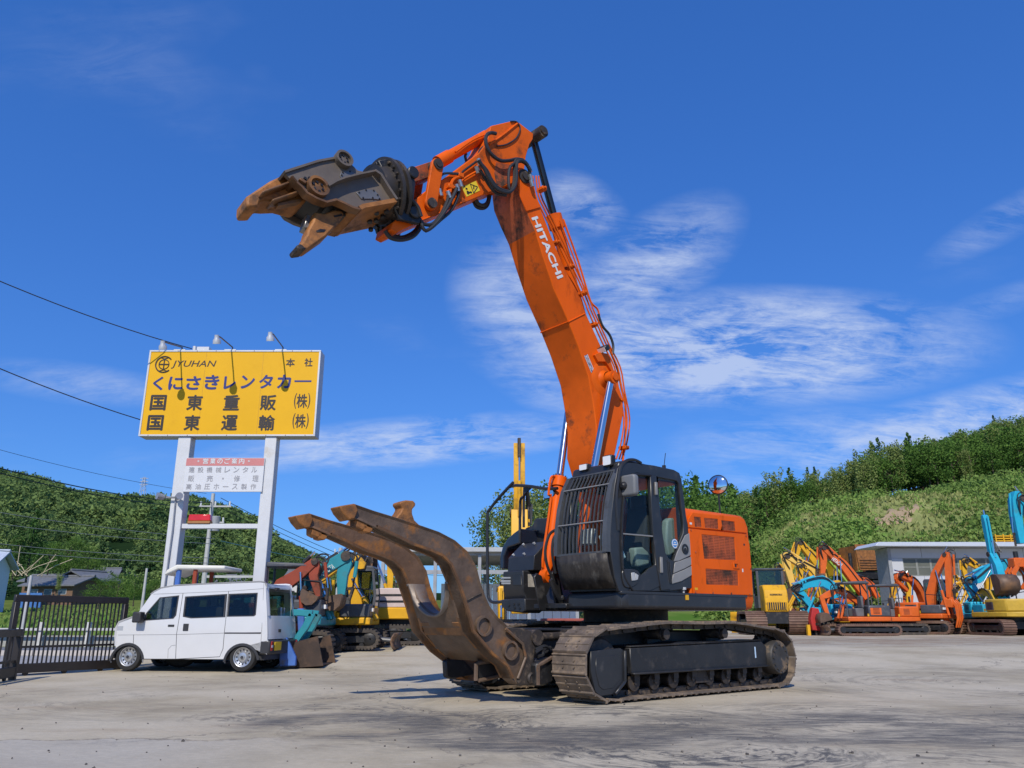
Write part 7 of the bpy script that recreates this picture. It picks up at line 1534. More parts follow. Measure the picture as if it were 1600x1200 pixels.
def bucket(parent, c, ang, r_, w_, m=BKT, teeth=4):
    """open digging bucket hung at c; ang turns it in its own plane"""
    pr_ = [(0, 0.1), (0.25, 0.02), (0.55, -0.25), (0.62, -0.65), (0.42, -1.0), (0.05, -1.12), (-0.42, -1.05)]
    ca, sa = math.cos(ang), math.sin(ang); T_ = lambda p: (c[0] + (p[0] * ca - p[1] * sa) * r_, c[1] + (p[0] * sa + p[1] * ca) * r_)
    Q = [T_(p) for p in pr_]; g = MB(); g.grid([[(x, -w_ / 2, z), (x, w_ / 2, z)] for x, z in Q]); o = g.build('bucket', m, parent, smooth=40); mo = o.modifiers.new('thick', 'SOLIDIFY'); mo.thickness = 0.03
    for s in (1, -1): g = MB(); g.prism(Q, s * w_ / 2 - 0.015, s * w_ / 2 + 0.015); g.build('side_plate', m, o)
    for i in range(teeth): y = -w_ / 2 + w_ * (i + 0.5) / teeth; a, b = T_((-0.42, -1.05)), T_((-0.64, -1.0)); g = MB(); g.cyl((a[0], y, a[1]), (b[0], y, b[1]), 0.05 * r_ + 0.01, 0.02, n=5); g.build('tooth', CHAIN, o)
    return o
def ram(parent, a, b, y, r_, m, k=0.55, name='hydraulic_ram'):
    a, b = Vector((a[0], y, a[1])), Vector((b[0], y, b[1])); g = MB(); g.cyl(a, a.lerp(b, k), r_, n=10); o = g.build(name, m, parent); g = MB(); g.cyl(a.lerp(b, k), b, r_ * 0.55, n=8); g.build('piston_rod', CHROME, o); return o
def digger(px, d, rz, s, label, cat, paint, boom=None, arm=None, bw=(0.34, 0.5, 0.36, 0.26), aw=(0.40, 0.34, 0.22), bt=0.26, tool='bucket', tang=0.0, tr=0.55, tw=0.7, cab='cab', second=None, belt=TRK, blade=False, trk=True, swing=0, dims=None, group='excavators parked round the yard', armp=None, boomp=None, loc=None, lenb=1.55, house=True, cabm=None, name='excavator', cover=None, door=None):
    loc = loc or foot(px, d); loc = Vector((loc[0], loc[1], gz(loc[0], loc[1]))); t = empty(name, label, cat, loc, R(rz), group); t.scale = (s, s, s)
    inv = Matrix.Rotation(-R(rz), 3, 'Z'); cc = inv @ (camo.location - loc) / s
    def pk(p):
        dd = inv @ ray(*p); q = -cc.y / dd.y; return (cc.x + dd.x * q, cc.z + dd.z * q)
    second = second or DKGREY
    L, Wd, th, sw = dims or (2.6, 1.9, 0.62, 0.4)
    if trk:
        for sd_ in (1, -1): track_unit(t, -L / 2, L / 2, sd_ * (Wd / 2 - sw / 2), sw, th, belt, BLACK)
        g = MB(); g.b2((-L * 0.3, -Wd / 2 + sw, th * 0.4), (L * 0.3, Wd / 2 - sw, th * 0.85)); g.cyl((0, 0, th * 0.8), (0, 0, th + 0.12), Wd * 0.26, n=16); g.build('carbody', BLACK, t)
    z0 = th + 0.10
    if house:
        hw2 = Wd * 0.47; zt_ = z0 + 0.75
        g = MB(); g.prism([(lenb * 0.62, -hw2), (lenb * 0.62, hw2), (-lenb * 0.45, hw2), (-lenb * 0.75, hw2 * 0.8), (-lenb * 0.9, hw2 * 0.35), (-lenb * 0.9, -hw2 * 0.35), (-lenb * 0.75, -hw2 * 0.8), (-lenb * 0.45, -hw2)], z0, z0 + 0.22, axis='z'); g.build('deck', paint, t, bevel=0.04, seg=2)
        g = MB(); g.prism([(-lenb * 0.05, -hw2 * 0.98), (-lenb * 0.05, hw2 * 0.98), (-lenb * 0.45, hw2 * 0.98), (-lenb * 0.76, hw2 * 0.78), (-lenb * 0.9, hw2 * 0.34), (-lenb * 0.9, -hw2 * 0.34), (-lenb * 0.76, -hw2 * 0.78), (-lenb * 0.45, -hw2 * 0.98)], z0 + 0.222, zt_, axis='z'); ho = g.build('engine_cover', cover or paint, t, bevel=0.06, seg=2)
        for sd_ in (1, -1):
            g = MB(); g.b2((-lenb * 0.44, sd_ * hw2 * 0.985, z0 + 0.3), (-lenb * 0.1, sd_ * (hw2 * 0.985 + 0.012), zt_ - 0.12)); dpn = g.build('side_door', door or second, ho, bevel=0.01)
            for i in range(5): z = z0 + 0.36 + i * 0.06; g = MB(); g.b2((-lenb * 0.38, sd_ * (hw2 * 0.985 + 0.0125), z), (-lenb * 0.18, sd_ * (hw2 * 0.985 + 0.02), z + 0.02)); g.build('louvre', BLACK, dpn)
        g = MB(); g.b2((lenb * 0.0, -hw2 * 0.98, z0 + 0.222), (lenb * 0.6, -hw2 * 0.28, z0 + 0.62)); g.build('tank_cover', second, t, bevel=0.05, seg=2)
        g = MB(); g.tube([(lenb * 0.58, -hw2 * 0.9, z0 + 0.62), (lenb * 0.58, -hw2 * 0.9, z0 + 1.05), (lenb * 0.2, -hw2 * 0.9, z0 + 1.1), (lenb * 0.2, -hw2 * 0.9, z0 + 0.62)], 0.022, 6); g.build('hand_rail', BLACK, t)
        g = MB(); g.cyl((-lenb * 0.4, -hw2 * 0.5, zt_), (-lenb * 0.4, -hw2 * 0.5, zt_ + 0.28), 0.05, n=8); g.build('exhaust_pipe', BLACK, t)
        g = MB(); g.box((lenb * 0.62, -hw2 * 0.6, z0 + 0.45), (0.08, 0.18, 0.1)); g.build('work_lamp', LENS, t)
        for sd_ in (1, -1): g = MB(); g.box((-lenb * 0.02, sd_ * hw2 * 0.975, z0 + 0.30), (lenb * 0.05, 0.03, 0.12)); g.build('warning_sticker', YELLOW, t)
        if cab:
            cz0, cz1 = z0 + 0.22, z0 + 1.78; xa, xb = -lenb * 0.06, lenb * 0.60; ya, yb = hw2 * 0.02, hw2 * 0.97; cm = cabm or DKGREY
            if cab == 'canopy':
                g = MB(); g.prism([(xa - 0.15, cz1 - 0.03), (xb + 0.12, cz1 - 0.03), (xb + 0.1, cz1 + 0.07), (xa, cz1 + 0.12), (xa - 0.15, cz1 + 0.05)], ya - 0.15, yb + 0.03); c = g.build('canopy', cm, t, bevel=0.04, seg=2)
                for (x, y) in ((xa - 0.05, ya), (xa - 0.05, yb - 0.05), (xb, ya), (xb, yb - 0.05)): g = MB(); g.cyl((x, y, cz0), (x, y, cz1), 0.035, n=8); g.build('canopy_post', cm, c)
            else:
                op1 = [(xa + 0.42, cz0 + 0.12), (xb - 0.10, cz0 + 0.12), (xb - 0.05, cz0 + 0.7), (xb - 0.14, cz1 - 0.12), (xa + 0.42, cz1 - 0.12)]; op2 = [(xa + 0.07, cz0 + 0.62), (xa + 0.34, cz0 + 0.62), (xa + 0.34, cz1 - 0.12), (xa + 0.09, cz1 - 0.12)]
                prof = [(xa, cz0), (xb - 0.02, cz0), (xb + 0.03, cz0 + 0.7), (xb - 0.08, cz1 - 0.04), (xa + 0.04, cz1 - 0.04)]
                g = MB(); g.prism(prof, yb - 0.05, yb, [op1, op2]); c = g.build('cab', cm, t, bevel=0.006); g = MB(); g.prism(prof, ya, ya + 0.05, [op1, op2]); g.build('cab_side', cm, c)
                g = MB(); g.prism([(xa + 0.02, cz1 - 0.05), (xb - 0.06, cz1 - 0.05), (xb - 0.12, cz1 + 0.04), (xa + 0.1, cz1 + 0.06)], ya, yb); g.build('cab_roof', cm, c, bevel=0.03, seg=2)
                g = MB(); g.b2((xa, ya + 0.05, cz0), (xa + 0.05, yb - 0.05, cz0 + 0.6)); g.b2((xb - 0.05, ya + 0.05, cz0), (xb, yb - 0.05, cz0 + 0.3)); g.build('cab_end', cm, c)
                for y in (ya + 0.02, yb - 0.03): g = MB(); g.prism([(xa + 0.02, cz0 + 0.05), (xb - 0.04, cz0 + 0.05), (xb, cz0 + 0.7), (xb - 0.1, cz1 - 0.06), (xa + 0.06, cz1 - 0.06)], y, y + 0.006); g.build('side_window', DGLASS, c)
                g = MB(); g.grid([[(xb - 0.02, ya + 0.05, cz0 + 0.3), (xb - 0.02, yb - 0.05, cz0 + 0.3)], [(xb + 0.015, ya + 0.05, cz0 + 0.7), (xb + 0.015, yb - 0.05, cz0 + 0.7)], [(xb - 0.1, ya + 0.05, cz1 - 0.06), (xb - 0.1, yb - 0.05, cz1 - 0.06)]]); g.build('windscreen', DGLASS, c)
                g = MB(); g.b2((xa + 0.03, ya + 0.06, cz0 + 0.6), (xa + 0.036, yb - 0.06, cz1 - 0.06)); g.build('rear_window', DGLASS, c)
            g = MB(); g.b2((xa + 0.15, ya + 0.15, cz0), (xa + 0.55, yb - 0.2, cz0 + 0.4)); g.b2((xa + 0.12, ya + 0.15, cz0 + 0.4), (xa + 0.24, yb - 0.2, cz0 + 0.98)); g.build('seat', mat('grey seat cloth', (0.12, 0.12, 0.125), 0.9), t, bevel=0.04)
            g = MB(); g.tube([(xb - 0.2, (ya + yb) / 2, cz0), (xb - 0.16, (ya + yb) / 2, cz0 + 0.65)], 0.03, 6); g.build('lever', BLACK, t)
    if blade:
        x = L / 2 + 0.35; g = MB(); g.grid([[(x + 0.10 * math.sin(math.pi * k / 4) * -1 + 0.1, y, 0.02 + 0.11 * k) for y in (-Wd / 2, Wd / 2)] for k in range(5)]); o = g.build('dozer_blade', BKT, t); mo = o.modifiers.new('thick', 'SOLIDIFY'); mo.thickness = 0.05
        for y in (0.3, -0.3): g = MB(); g.cyl((L * 0.25, y, th * 0.55), (x + 0.02, y, 0.25), 0.06, n=8); g.build('blade_arm', second, t)
    if boom or boomp:
        B = boomp or [pk(p) for p in boom]; hb = bt / 2
        slim = 0.80 if px > 1000 else 0.9; bw = [q_ * slim for q_ in bw]; aw = [q_ * slim for q_ in aw]
        bw_ = [interp([(0, bw[0]), (0.4, bw[1]), (0.7, bw[2]), (1, bw[3])], i / (len(B) - 1)) for i in range(len(B))]
        bo_ = limb(B, bw_, -hb, hb).build('boom', paint, t, bevel=0.015, seg=1)
        for sd_ in (1, -1): g = MB(); g.cyl((B[-1][0], sd_ * hb, B[-1][1]), (B[-1][0], sd_ * (hb + 0.04), B[-1][1]), bw[3] * 0.42, n=12); g.build('pivot_pin', CHAIN, bo_)
        m_ = B[len(B) // 2]; ft = B[0]
        if house and trk:
            for sd_ in (1, -1): ram(t, (lenb * 0.66, z0 + 0.15), lerp2(m_, B[min(len(B) // 2 + 1, len(B) - 1)], 0.2), sd_ * (hb + 0.07), 0.06, paint)
        g = MB(); g.tube([(p[0] + 0.02, hb + 0.03, p[1] + w_ * 0.35) for p, w_ in zip(B, bw_)], 0.022, 5, 3); g.tube([(p[0], hb + 0.03, p[1] + w_ * 0.22) for p, w_ in zip(B, bw_)], 0.018, 5, 3); g.build('hydraulic_hose', RUBBER, bo_)
        if arm or armp:
            A = armp or [pk(p) for p in arm]
            A5 = [lerp2(A[int(k_)], A[min(int(k_) + 1, len(A) - 1)], k_ - int(k_)) for k_ in [i_ * (len(A) - 1) / 6 for i_ in range(7)]]
            ao = limb(A5, [interp([(0, aw[0] * 0.45), (0.18, aw[0]), (0.4, aw[1]), (1, aw[2])], i_ / 6) for i_ in range(7)], -hb * 0.7, hb * 0.7).build('arm', paint, t, bevel=0.012)
            d_ = Vector((A[0][0] - A[-1][0], A[0][1] - A[-1][1])).normalized(); e = (A[0][0] + d_.x * 0.25, A[0][1] + d_.y * 0.25)
            q = lerp2(B[-1], B[len(B) // 2], 0.75); q = (q[0] - (B[-1][1] - q[1]) * 0.0, q[1] + bw[1] * 0.55)
            ram(t, q, e, 0, 0.06, BLACK if s < 1.0 else paint, 0.6)
            e0, e1, e2 = lerp2(B[-1], B[max(0, len(B) - 2)], 0.45), (B[-1][0] + d_.y * 0.25, B[-1][1] - d_.x * 0.25), lerp2(A[0], A[-1], 0.45)
            g = MB()
            for q_, yy in ((0.0, 0.05), (0.09, 0.09), (-0.08, 0.0)): g.tube([(e0[0], hb + yy, e0[1]), (B[-1][0] + (e0[0] - B[-1][0]) * 0.3 + d_.y * q_, hb + yy + 0.03, B[-1][1] + 0.12 + q_), (e1[0] + q_, hb + yy, e1[1] + q_), (e2[0], hb * 0.7 + 0.03 + yy * 0.4, e2[1])], 0.026, 5, 4)
            g.build('hydraulic_hose', RUBBER, bo_)
            for q_ in (0.25, 0.5, 0.75): c_ = lerp2(B[max(0, len(B) - 2)], B[-1], q_); g = MB(); g.box((c_[0], hb + 0.02, c_[1] + bw[2] * 0.3), (0.07, 0.06, 0.10)); g.build('hose_clamp', paint, bo_)
            n_ = Vector((d_.y, -d_.x)); 
            if n_.x < 0: n_ = -n_
            a1 = (A[0][0] + n_.x * 0.26 - d_.x * 0.1, A[0][1] + n_.y * 0.26 - d_.y * 0.1); a2 = lerp2(A[0], A[-1], 0.80); a2 = (a2[0] + n_.x * 0.26, a2[1] + n_.y * 0.26)
            ram(t, a1, a2, 0, 0.05, paint, 0.6); linkp = A[-1]
            g = MB(); g.tube([(a2[0], 0, a2[1]), (linkp[0] + n_.x * 0.2 - d_.x * 0.12, 0, linkp[1] + n_.y * 0.2 - d_.y * 0.12)], 0.05, 5); g.tube([(a2[0], 0, a2[1])] + [(lerp2(A[0], A[-1], 0.86)[0], 0, lerp2(A[0], A[-1], 0.86)[1])], 0.04, 5); g.build('bucket_link', CHAIN, ao)
            if tool == 'bucket': bucket(t, linkp, tang, tr, tw)
            elif tool == 'grapple':
                for k, off in enumerate((-0.2, 0.2)):
                    g = MB(); pts = [(linkp[0] + off * 0.4, linkp[1]), (linkp[0] + off * 1.6, linkp[1] - 0.35), (linkp[0] + off * 1.7, linkp[1] - 0.9), (linkp[0] + off * 0.9, linkp[1] - 1.35)]
                    for y in (-0.22, 0, 0.22): g = limb(pts, [0.16, 0.15, 0.12, 0.06], y - 0.04, y + 0.04); g.build('grapple_tine', paint, t, bevel=0.01)
                g = MB(); g.b2((linkp[0] - 0.2, -0.3, linkp[1] - 0.45), (linkp[0] + 0.2, 0.3, linkp[1] - 0.05)); g.build('grapple_head', paint, t, bevel=0.03)
            elif tool == 'breaker':
                g = MB(); g.b2((linkp[0] - 0.16, -0.18, linkp[1] - 1.1), (linkp[0] + 0.16, 0.18, linkp[1])); o = g.build('breaker', second, t, bevel=0.03); g = MB(); g.cyl((linkp[0], 0, linkp[1] - 1.1), (linkp[0], 0, linkp[1] - 1.7), 0.06, 0.04, n=8); g.build('chisel', CHAIN, o)
    return t
def brand(t, s, p0, p1, h, y, m=WHITEP, s_=1):
    """small maker's lettering along a boom (local x, z)"""
    a, b = Vector((p0[0], y, p0[1])), Vector((p1[0], y, p1[1])); dx = b - a; c = (a + b) / 2
    sgn = 1 if y < 0 else -1
    text_mesh(s, 1, m, 'boom_lettering', t, frame(c, dx * (1), (Vector((-dx.z, 0, dx.x)) if y < 0 else Vector((dx.z, 0, -dx.x)))), extrude=0.002, bold=0.02, fit=(dx.length, h))

C7, C8 = Cr(1160, 830, 6.154), Cr(1360, 750, 4.617)
L7 = Cr(430, 840, 5.456)
GP_S, GP_B, GP_H = 'small excavators parked on the left', 'machines parked along the grassy bank', 'excavators in front of the workshop'
# ---- left row
digger(418, 20.2, 0, 0.86, 'red brown small excavator with raised boom right behind the van', 'excavator', REDB, L7((-20, 520), (60, 410), (200, 320), (345, 205)), L7((345, 195), (330, 330), (375, 505)), tool='bucket', tang=R(-95), tr=0.42, tw=0.6, cab='canopy', group=GP_S, aw=(0.36, 0.3, 0.18))
tq = digger(455, 20.9, 0, 0.98, 'turquoise small excavator with pale lettering along its raised boom', 'excavator', TEALP, L7((250, 560), (262, 420), (330, 330), (450, 255), (610, 160)), L7((618, 160), (575, 320), (568, 490)), tool='bucket', tang=R(-60), tr=0.45, tw=0.65, cab=None, group=GP_S, bw=(0.34, 0.42, 0.34, 0.34))
digger(468, 26.5, 0, 1.0, 'yellow small excavator half hidden behind the turquoise one', 'excavator', YELLOW, L7((270, 560), (310, 400), (420, 330), (545, 245)), L7((430, 335), (375, 430), (385, 640), (405, 800)), tool='none', cab=None, group=GP_S, bw=(0.3, 0.32, 0.28, 0.2), aw=(0.34, 0.3, 0.26))
digger(538, 22.6, 0, 0.86, 'yellow small excavator with black cab and folded upright boom beside the turquoise arm', 'excavator', YELLOW, L7((690, 770), (705, 600), (665, 400), (655, 160)), L7((655, 150), (730, 230), (770, 240)), tool='none', cab='cab', blade=True, group=GP_S, cabm=DKGREY, bw=(0.30, 0.44, 0.36, 0.32), aw=(0.30, 0.4, 0.2))
digger(583, 31, 0, 0.9, 'yellow excavator at the back with arm raised towards the shed roof', 'excavator', YELLOW, L7((760, 560), (770, 330), (820, 190), (960, 45)), L7((965, 30), (985, 250), (980, 480)), tool='bucket', tang=R(-70), tr=0.7, tw=0.8, cab=None, group=GP_S)
# crawler carrier
cl = foot(599, 25); cc_ = empty('crawler_carrier', 'yellow tracked dump carrier behind the clamp arms', 'carrier', (cl.x, cl.y, gz(cl.x, cl.y)), 0, GP_S)
for s in (1, -1): track_unit(cc_, -1.3, 1.4, s * 0.72, 0.42, 0.58, TRK, BLACK, 5)
g = MB(); g.b2((-1.0, -0.6, 0.5), (1.0, 0.6, 0.72)); g.build('chassis', BLACK, cc_)
g = MB(); g.prism([(-0.9, 0.72), (1.2, 0.72), (1.25, 1.05), (-0.9, 1.05)], -0.9, 0.9); bdy = g.build('lower_body', YELLOW, cc_, bevel=0.03)
g = MB(); g.prism([(-0.9, 1.052), (-0.2, 1.052), (-0.2, 1.55), (-0.9, 1.6)], -0.85, 0.85); hd_ = g.build('engine_cover', YELLOW, cc_, bevel=0.04)
for i in range(7): g = MB(); x = -0.72 + i * 0.075; g.b2((x, -0.865, 1.12), (x + 0.035, -0.851, 1.46)); g.build('grille_bar', BLACK, hd_)
g = MB(); g.b2((-0.1, -0.85, 1.052), (0.9, 0.85, 1.6)); g.build('tool_case', mat('pale pink box', (0.55, 0.45, 0.42), 0.7, var=0.1), cc_, bevel=0.02)
for z in (1.2, 1.38): g = MB(); g.b2((-0.05, -0.87, z), (0.85, -0.851, z + 0.05)); g.build('case_slot', BLACK, cc_)
# skid bucket laid on the carrier
g0 = empty('spare_bucket', 'rusty spare bucket standing on the yellow carrier', 'bucket', (cl.x - 0.35, cl.y, gz(cl.x, cl.y) + 1.62), 0)
bucket(g0, (0, 0.62), R(200), 0.6, 0.9)
# ---- blue loader behind the van
lp = foot(362, 18.6); ld = empty('loader', 'blue compact loader with cream canopy and brown bucket behind the van', 'loader', (lp.x, lp.y, gz(lp.x, lp.y)), 0)
def lpk(p):
    d = ray(*p); t = ld.location.y / d.y; return (d.x * t - ld.location.x, EYE + d.z * t - ld.location.z)
g = MB(); g.prism([(-1.2, 0.45), (0.9, 0.45), (0.9, 0.95), (0.2, 1.0), (-0.2, 1.25), (-1.2, 1.2)], -0.55, 0.55); g.build('chassis', BLUEP, ld, bevel=0.04)
for x in (-0.8, 0.6):
    for y in (-0.62, 0.62): g = MB(); g.lathe((x, y - 0.14, 0.42), (0, 1, 0), [(0.2, 0), (0.38, 0.01), (0.42, 0.06), (0.42, 0.22), (0.38, 0.27), (0.2, 0.28)], 20); wh = g.build('wheel', TYRE, ld); g = MB(); g.cyl((x, y - 0.10, 0.42), (x, y + 0.10, 0.42), 0.2, n=14); g.build('rim', LGREY, wh)
a, b = lpk((274, 893)), lpk((366, 885)); CR = mat('cream canopy', (0.68, 0.66, 0.58), 0.5, var=0.08)
g = MB(); g.prism([(a[0], a[1] - 0.12), (a[0] + 0.05, a[1]), (a[0] + 0.25, b[1] + 0.0), (b[0], b[1] - 0.02), (b[0], b[1] - 0.10), (a[0] + 0.3, b[1] - 0.10)], -0.6, 0.6); cn = g.build('canopy', CR, ld, bevel=0.03, seg=2)
for y in (-0.5, 0.5):
    g = MB(); q = lpk((291, 905)); g.cyl((q[0], y, 0.9), (q[0] + 0.02, y, a[1]), 0.06, n=8); g.build('canopy_post', BLUEP, ld); q = lpk((318, 900)); g = MB(); g.cyl((q[0], y, 0.9), (q[0], y, b[1] - 0.1), 0.05, n=8); g.build('canopy_post', REDB, ld)
g = MB(); q = lpk((305, 930)); g.b2((q[0] - 0.25, -0.25, 1.0), (q[0] + 0.2, 0.25, 1.25)); g.b2((q[0] - 0.3, -0.25, 1.25), (q[0] - 0.2, 0.25, 1.6)); g.build('seat', BLACK, ld, bevel=0.04)
P = [lpk(p) for p in L7((110, 600), (168, 600), (170, 720), (160, 800), (215, 900), (262, 1000), (262, 1075), (130, 1080), (118, 800))]
for y in (-0.82, 0.82): g = MB(); g.prism(P, y - 0.05, y + 0.05); g.build('lift_frame', BLUEP, ld, bevel=0.015)
for (pp, w_) in ((((168, 640), (250, 642), (345, 650)), 0.14), (((345, 650), (290, 760), (205, 880)), 0.15)):
    for y in (-0.30, 0.30): limb([lpk(p) for p in L7(*pp)], w_, y - 0.06, y + 0.06).build('lift_arm', TEALP, ld, bevel=0.015)
g = MB(); rows = []
P = [lpk(p) for p in L7((235, 885), (205, 960), (190, 1040), (260, 1092), (440, 1085))]
g.grid([[(x, -0.62, z), (x, 0.62, z)] for x, z in P]); DKB = mat('dark dirty bucket', (0.045, 0.027, 0.018), 0.6, 0.1, var=0.4, vs=3, dirt=(0.13, 0.075, 0.045), dscale=2, damt=0.4, bump=0.2); bo_ = g.build('bucket', DKB, ld, smooth=50); mo = bo_.modifiers.new('thick', 'SOLIDIFY'); mo.thickness = 0.03
sdp = [lpk(p) for p in L7((232, 885), (418, 835), (465, 1080), (250, 1095), (185, 1040))]
for y in (-0.62, 0.62): g = MB(); g.prism(sdp, y - 0.015, y + 0.015); g.build('side_plate', DKB, bo_)
g = MB(); g.b2((-1.0, -0.5, 0.5), (1.1, 0.5, 0.7)); g.build('front_axle', BLACK, ld)
# ---- yellow excavator right behind the machine, boom straight up
yb = foot(812, 21.5)
def yz(y): return (zpix(y, 21.5) - gz(0, 21.5))
t = digger(812, 21.5, -90, 1.0, 'tall yellow excavator behind the big machine with its arm pointing straight up', 'excavator', YELLOW, boomp=[(0.4, 1.0), (0.7, 2.2), (0.25, yz(845)), (0.0, yz(800))], armp=[(0.0, yz(815)), (0.05, yz(750)), (0.0, yz(694))], bw=(0.5, 0.5, 0.45, 0.40), aw=(0.42, 0.42, 0.30), bt=0.44, tool='none', cab=None, house=False, dims=(2.6, 1.7, 0.7, 0.45), group='excavators standing in the middle of the yard', lenb=2.0)
t2 = digger(784, 24, -90, 0.8, 'yellow machine low behind the tool box of the big excavator', 'excavator', YELLOW, boomp=[(0.6, 0.7), (1.0, 1.3), (1.3, 1.7), (1.5, 1.9)], armp=[(1.5, 2.0), (1.6, 1.2), (1.6, 0.7)], cab=None, house=False, tool='none', dims=(2.0, 0.9, 0.5, 0.3), group='excavators standing in the middle of the yard')
rb_ = foot(905, 26); g = MB(); g.b2((-1.2, -0.6, 0), (1.2, 0.6, 0.75)); o = g.build('container', mat('dull red steel', (0.28, 0.06, 0.04), 0.6, var=0.2), None, bevel=0.03); o.location = (rb_.x, rb_.y, gz(0, 26)); tag(o, 'dull red steel box seen under the body of the big excavator', 'container')

# ---- right: bulldozer seen from behind
dp0 = foot(1206, 43); dz = empty('bulldozer', 'yellow bulldozer seen end on with wide brown tracks right of the big excavator', 'bulldozer', (dp0.x, dp0.y, gz(0, 43)), R(-97), GP_B); dz.scale = (1.1, 1.1, 1.1)
for s in (1, -1): track_unit(dz, -1.6, 1.6, s * 0.93, 0.92, 1.05, TRKB, BLACK, 5)
g = MB(); g.b2((-1.2, -0.5, 0.5), (1.5, 0.5, 1.2)); g.build('chassis', BLACK, dz)
g = MB(); g.prism([(0.4, 1.0), (1.55, 1.0), (1.6, 1.5), (1.5, 1.95), (1.2, 2.2), (0.4, 2.2)], -0.52, 0.52); hd_ = g.build('rear_hood', YELLOW, dz, bevel=0.05, seg=2)
g = MB(); g.b2((1.55, -0.42, 1.1), (1.60, 0.42, 1.42)); g.build('grille', BLACK, hd_)
for i in range(9): g = MB(); y = -0.38 + i * 0.095; g.b2((1.6, y - 0.015, 1.1), (1.615, y + 0.015, 1.42)); g.build('grille_bar', YELLOW, hd_)
g = MB(); g.b2((1.50, -0.28, 1.72), (1.56, 0.28, 1.80)); g.build('name_band', mat('dark ochre', (0.45, 0.25, 0.02), 0.5), hd_)  # band in a darker ochre than the hood paint
text_mesh('KOMATSU', 1, BLACK, 'rear_lettering', hd_, frame((1.565, 0, 1.76), (0, 1, 0), (0, 0, 1)), extrude=0.002, bold=0.03, fit=(0.5, 0.075))
for (x, y) in ((-0.75, -0.62), (-0.75, 0.52), (0.35, -0.62), (0.35, 0.52)): g = MB(); g.b2((x, y, 1.2), (x + 0.1, y + 0.1, 2.9)); g.build('cab_post', DKGREY, dz)
g = MB(); g.b2((-0.8, -0.68, 2.9), (0.52, 0.68, 3.0)); g.build('cab_roof', DKGREY, dz, bevel=0.04)
g = MB(); g.b2((-0.7, -0.6, 1.2), (0.4, 0.6, 1.75)); g.build('cab_base', DKGREY, dz)
for (a, b) in (((0.40, -0.52, 1.75), (0.41, 0.52, 2.9)), ((-0.65, -0.585, 1.75), (0.35, -0.575, 2.9)), ((-0.65, 0.575, 1.75), (0.35, 0.585, 2.9)), ((-0.71, -0.52, 1.75), (-0.70, 0.52, 2.9))): g = MB(); g.b2(a, b); g.build('cab_window', DGLASS, dz)
g = MB(); g.grid([[(-2.0 - 0.18 * math.sin(math.pi * k / 5), y, 0.05 + 0.2 * k) for y in (-1.6, 1.6)] for k in range(6)]); o = g.build('blade', YELLOW, dz); mo = o.modifiers.new('thick', 'SOLIDIFY'); mo.thickness = 0.06
# ---- right: booms crowded below the bank
digger(1262, 50, 180, 1.0, 'yellow excavator at the back with the highest lattice of pipes on its boom', 'excavator', YELLOW, C7((800, 480), (760, 360), (660, 230), (550, 115)), C7((545, 108), (500, 250), (440, 420)), tool='bucket', tang=R(60), cab=None, group=GP_B, bw=(0.5, 0.75, 0.65, 0.4), aw=(0.5, 0.5, 0.3), bt=0.4, tr=0.7)
digger(1258, 47, 180, 1.0, 'pale yellow excavator whose boom bends down over the bulldozer', 'excavator', mat('pale yellow paint', (0.78, 0.50, 0.10), 0.45, var=0.1, dirt=(0.4, 0.25, 0.06), dscale=2, damt=0.2), C7((800, 560), (760, 430), (620, 340), (425, 240)), C7((408, 200), (430, 340), (490, 560)), tool='bucket', tang=R(20), cab=None, group=GP_B, bw=(0.5, 0.7, 0.6, 0.45), aw=(0.5, 0.55, 0.35), bt=0.4, tr=0.75, tw=0.9)
digger(1228, 53, 180, 1.0, 'yellow excavator standing just above the bulldozer roof', 'excavator', YELLOW, C7((560, 640), (480, 450), (400, 380), (345, 350)), C7((340, 340), (345, 450), (370, 570)), tool='bucket', tang=R(20), cab=None, group=GP_B, bw=(0.5, 0.6, 0.5, 0.4), bt=0.35)
digger(1285, 54, 180, 1.0, 'orange excavator with bare upright arm behind the yellow booms', 'excavator', OR2, C7((760, 560), (740, 430), (700, 330), (660, 250)), C7((655, 240), (650, 340), (670, 470)), tool='none', cab=None, group=GP_B, bw=(0.6, 0.8, 0.6, 0.5), aw=(0.6, 0.6, 0.4), bt=0.4)
ht = digger(1345, 46, 180, 1.0, 'orange excavator with white lettering on its steep boom below the bank', 'excavator', OR2, C7((1200, 640), (1100, 500), (960, 320), (775, 160)), C7((765, 140), (775, 280), (765, 420)), tool='bucket', tang=R(20), cab=None, group=GP_B, bw=(0.6, 0.75, 0.6, 0.4), aw=(0.55, 0.5, 0.3), bt=0.4, tr=0.6)
def local(t, p, y=0.0):
    inv = Matrix.Rotation(-t.rotation_euler.z, 3, 'Z'); c = inv @ (camo.location - t.location) / t.scale.x; d = inv @ ray(*p); q = (y - c.y) / d.y; return (c.x + d.x * q, c.z + d.z * q)
a, b = [local(ht, p, 0.21) for p in C7((865, 262), (955, 330))]; brand(ht, 'HITACHI', a, b, 0.22, 0.215)
a, b = [local(tq, p, -0.14) for p in L7((385, 312), (500, 240))]; brand(tq, 'KUBOTA', a, b, 0.14, -0.135, mat('pale lettering', (0.5, 0.6, 0.6), 0.5))
digger(1330, 49, 180, 1.0, 'lime green excavator boom leaning behind the orange boom', 'excavator', GREENP, C7((1080, 580), (1020, 490), (920, 370), (825, 270)), C7((820, 265), (740, 200), (730, 380)), tool='none', cab=None, group=GP_B, bw=(0.3, 0.36, 0.3, 0.24), aw=(0.2, 0.25, 0.2), bt=0.3)
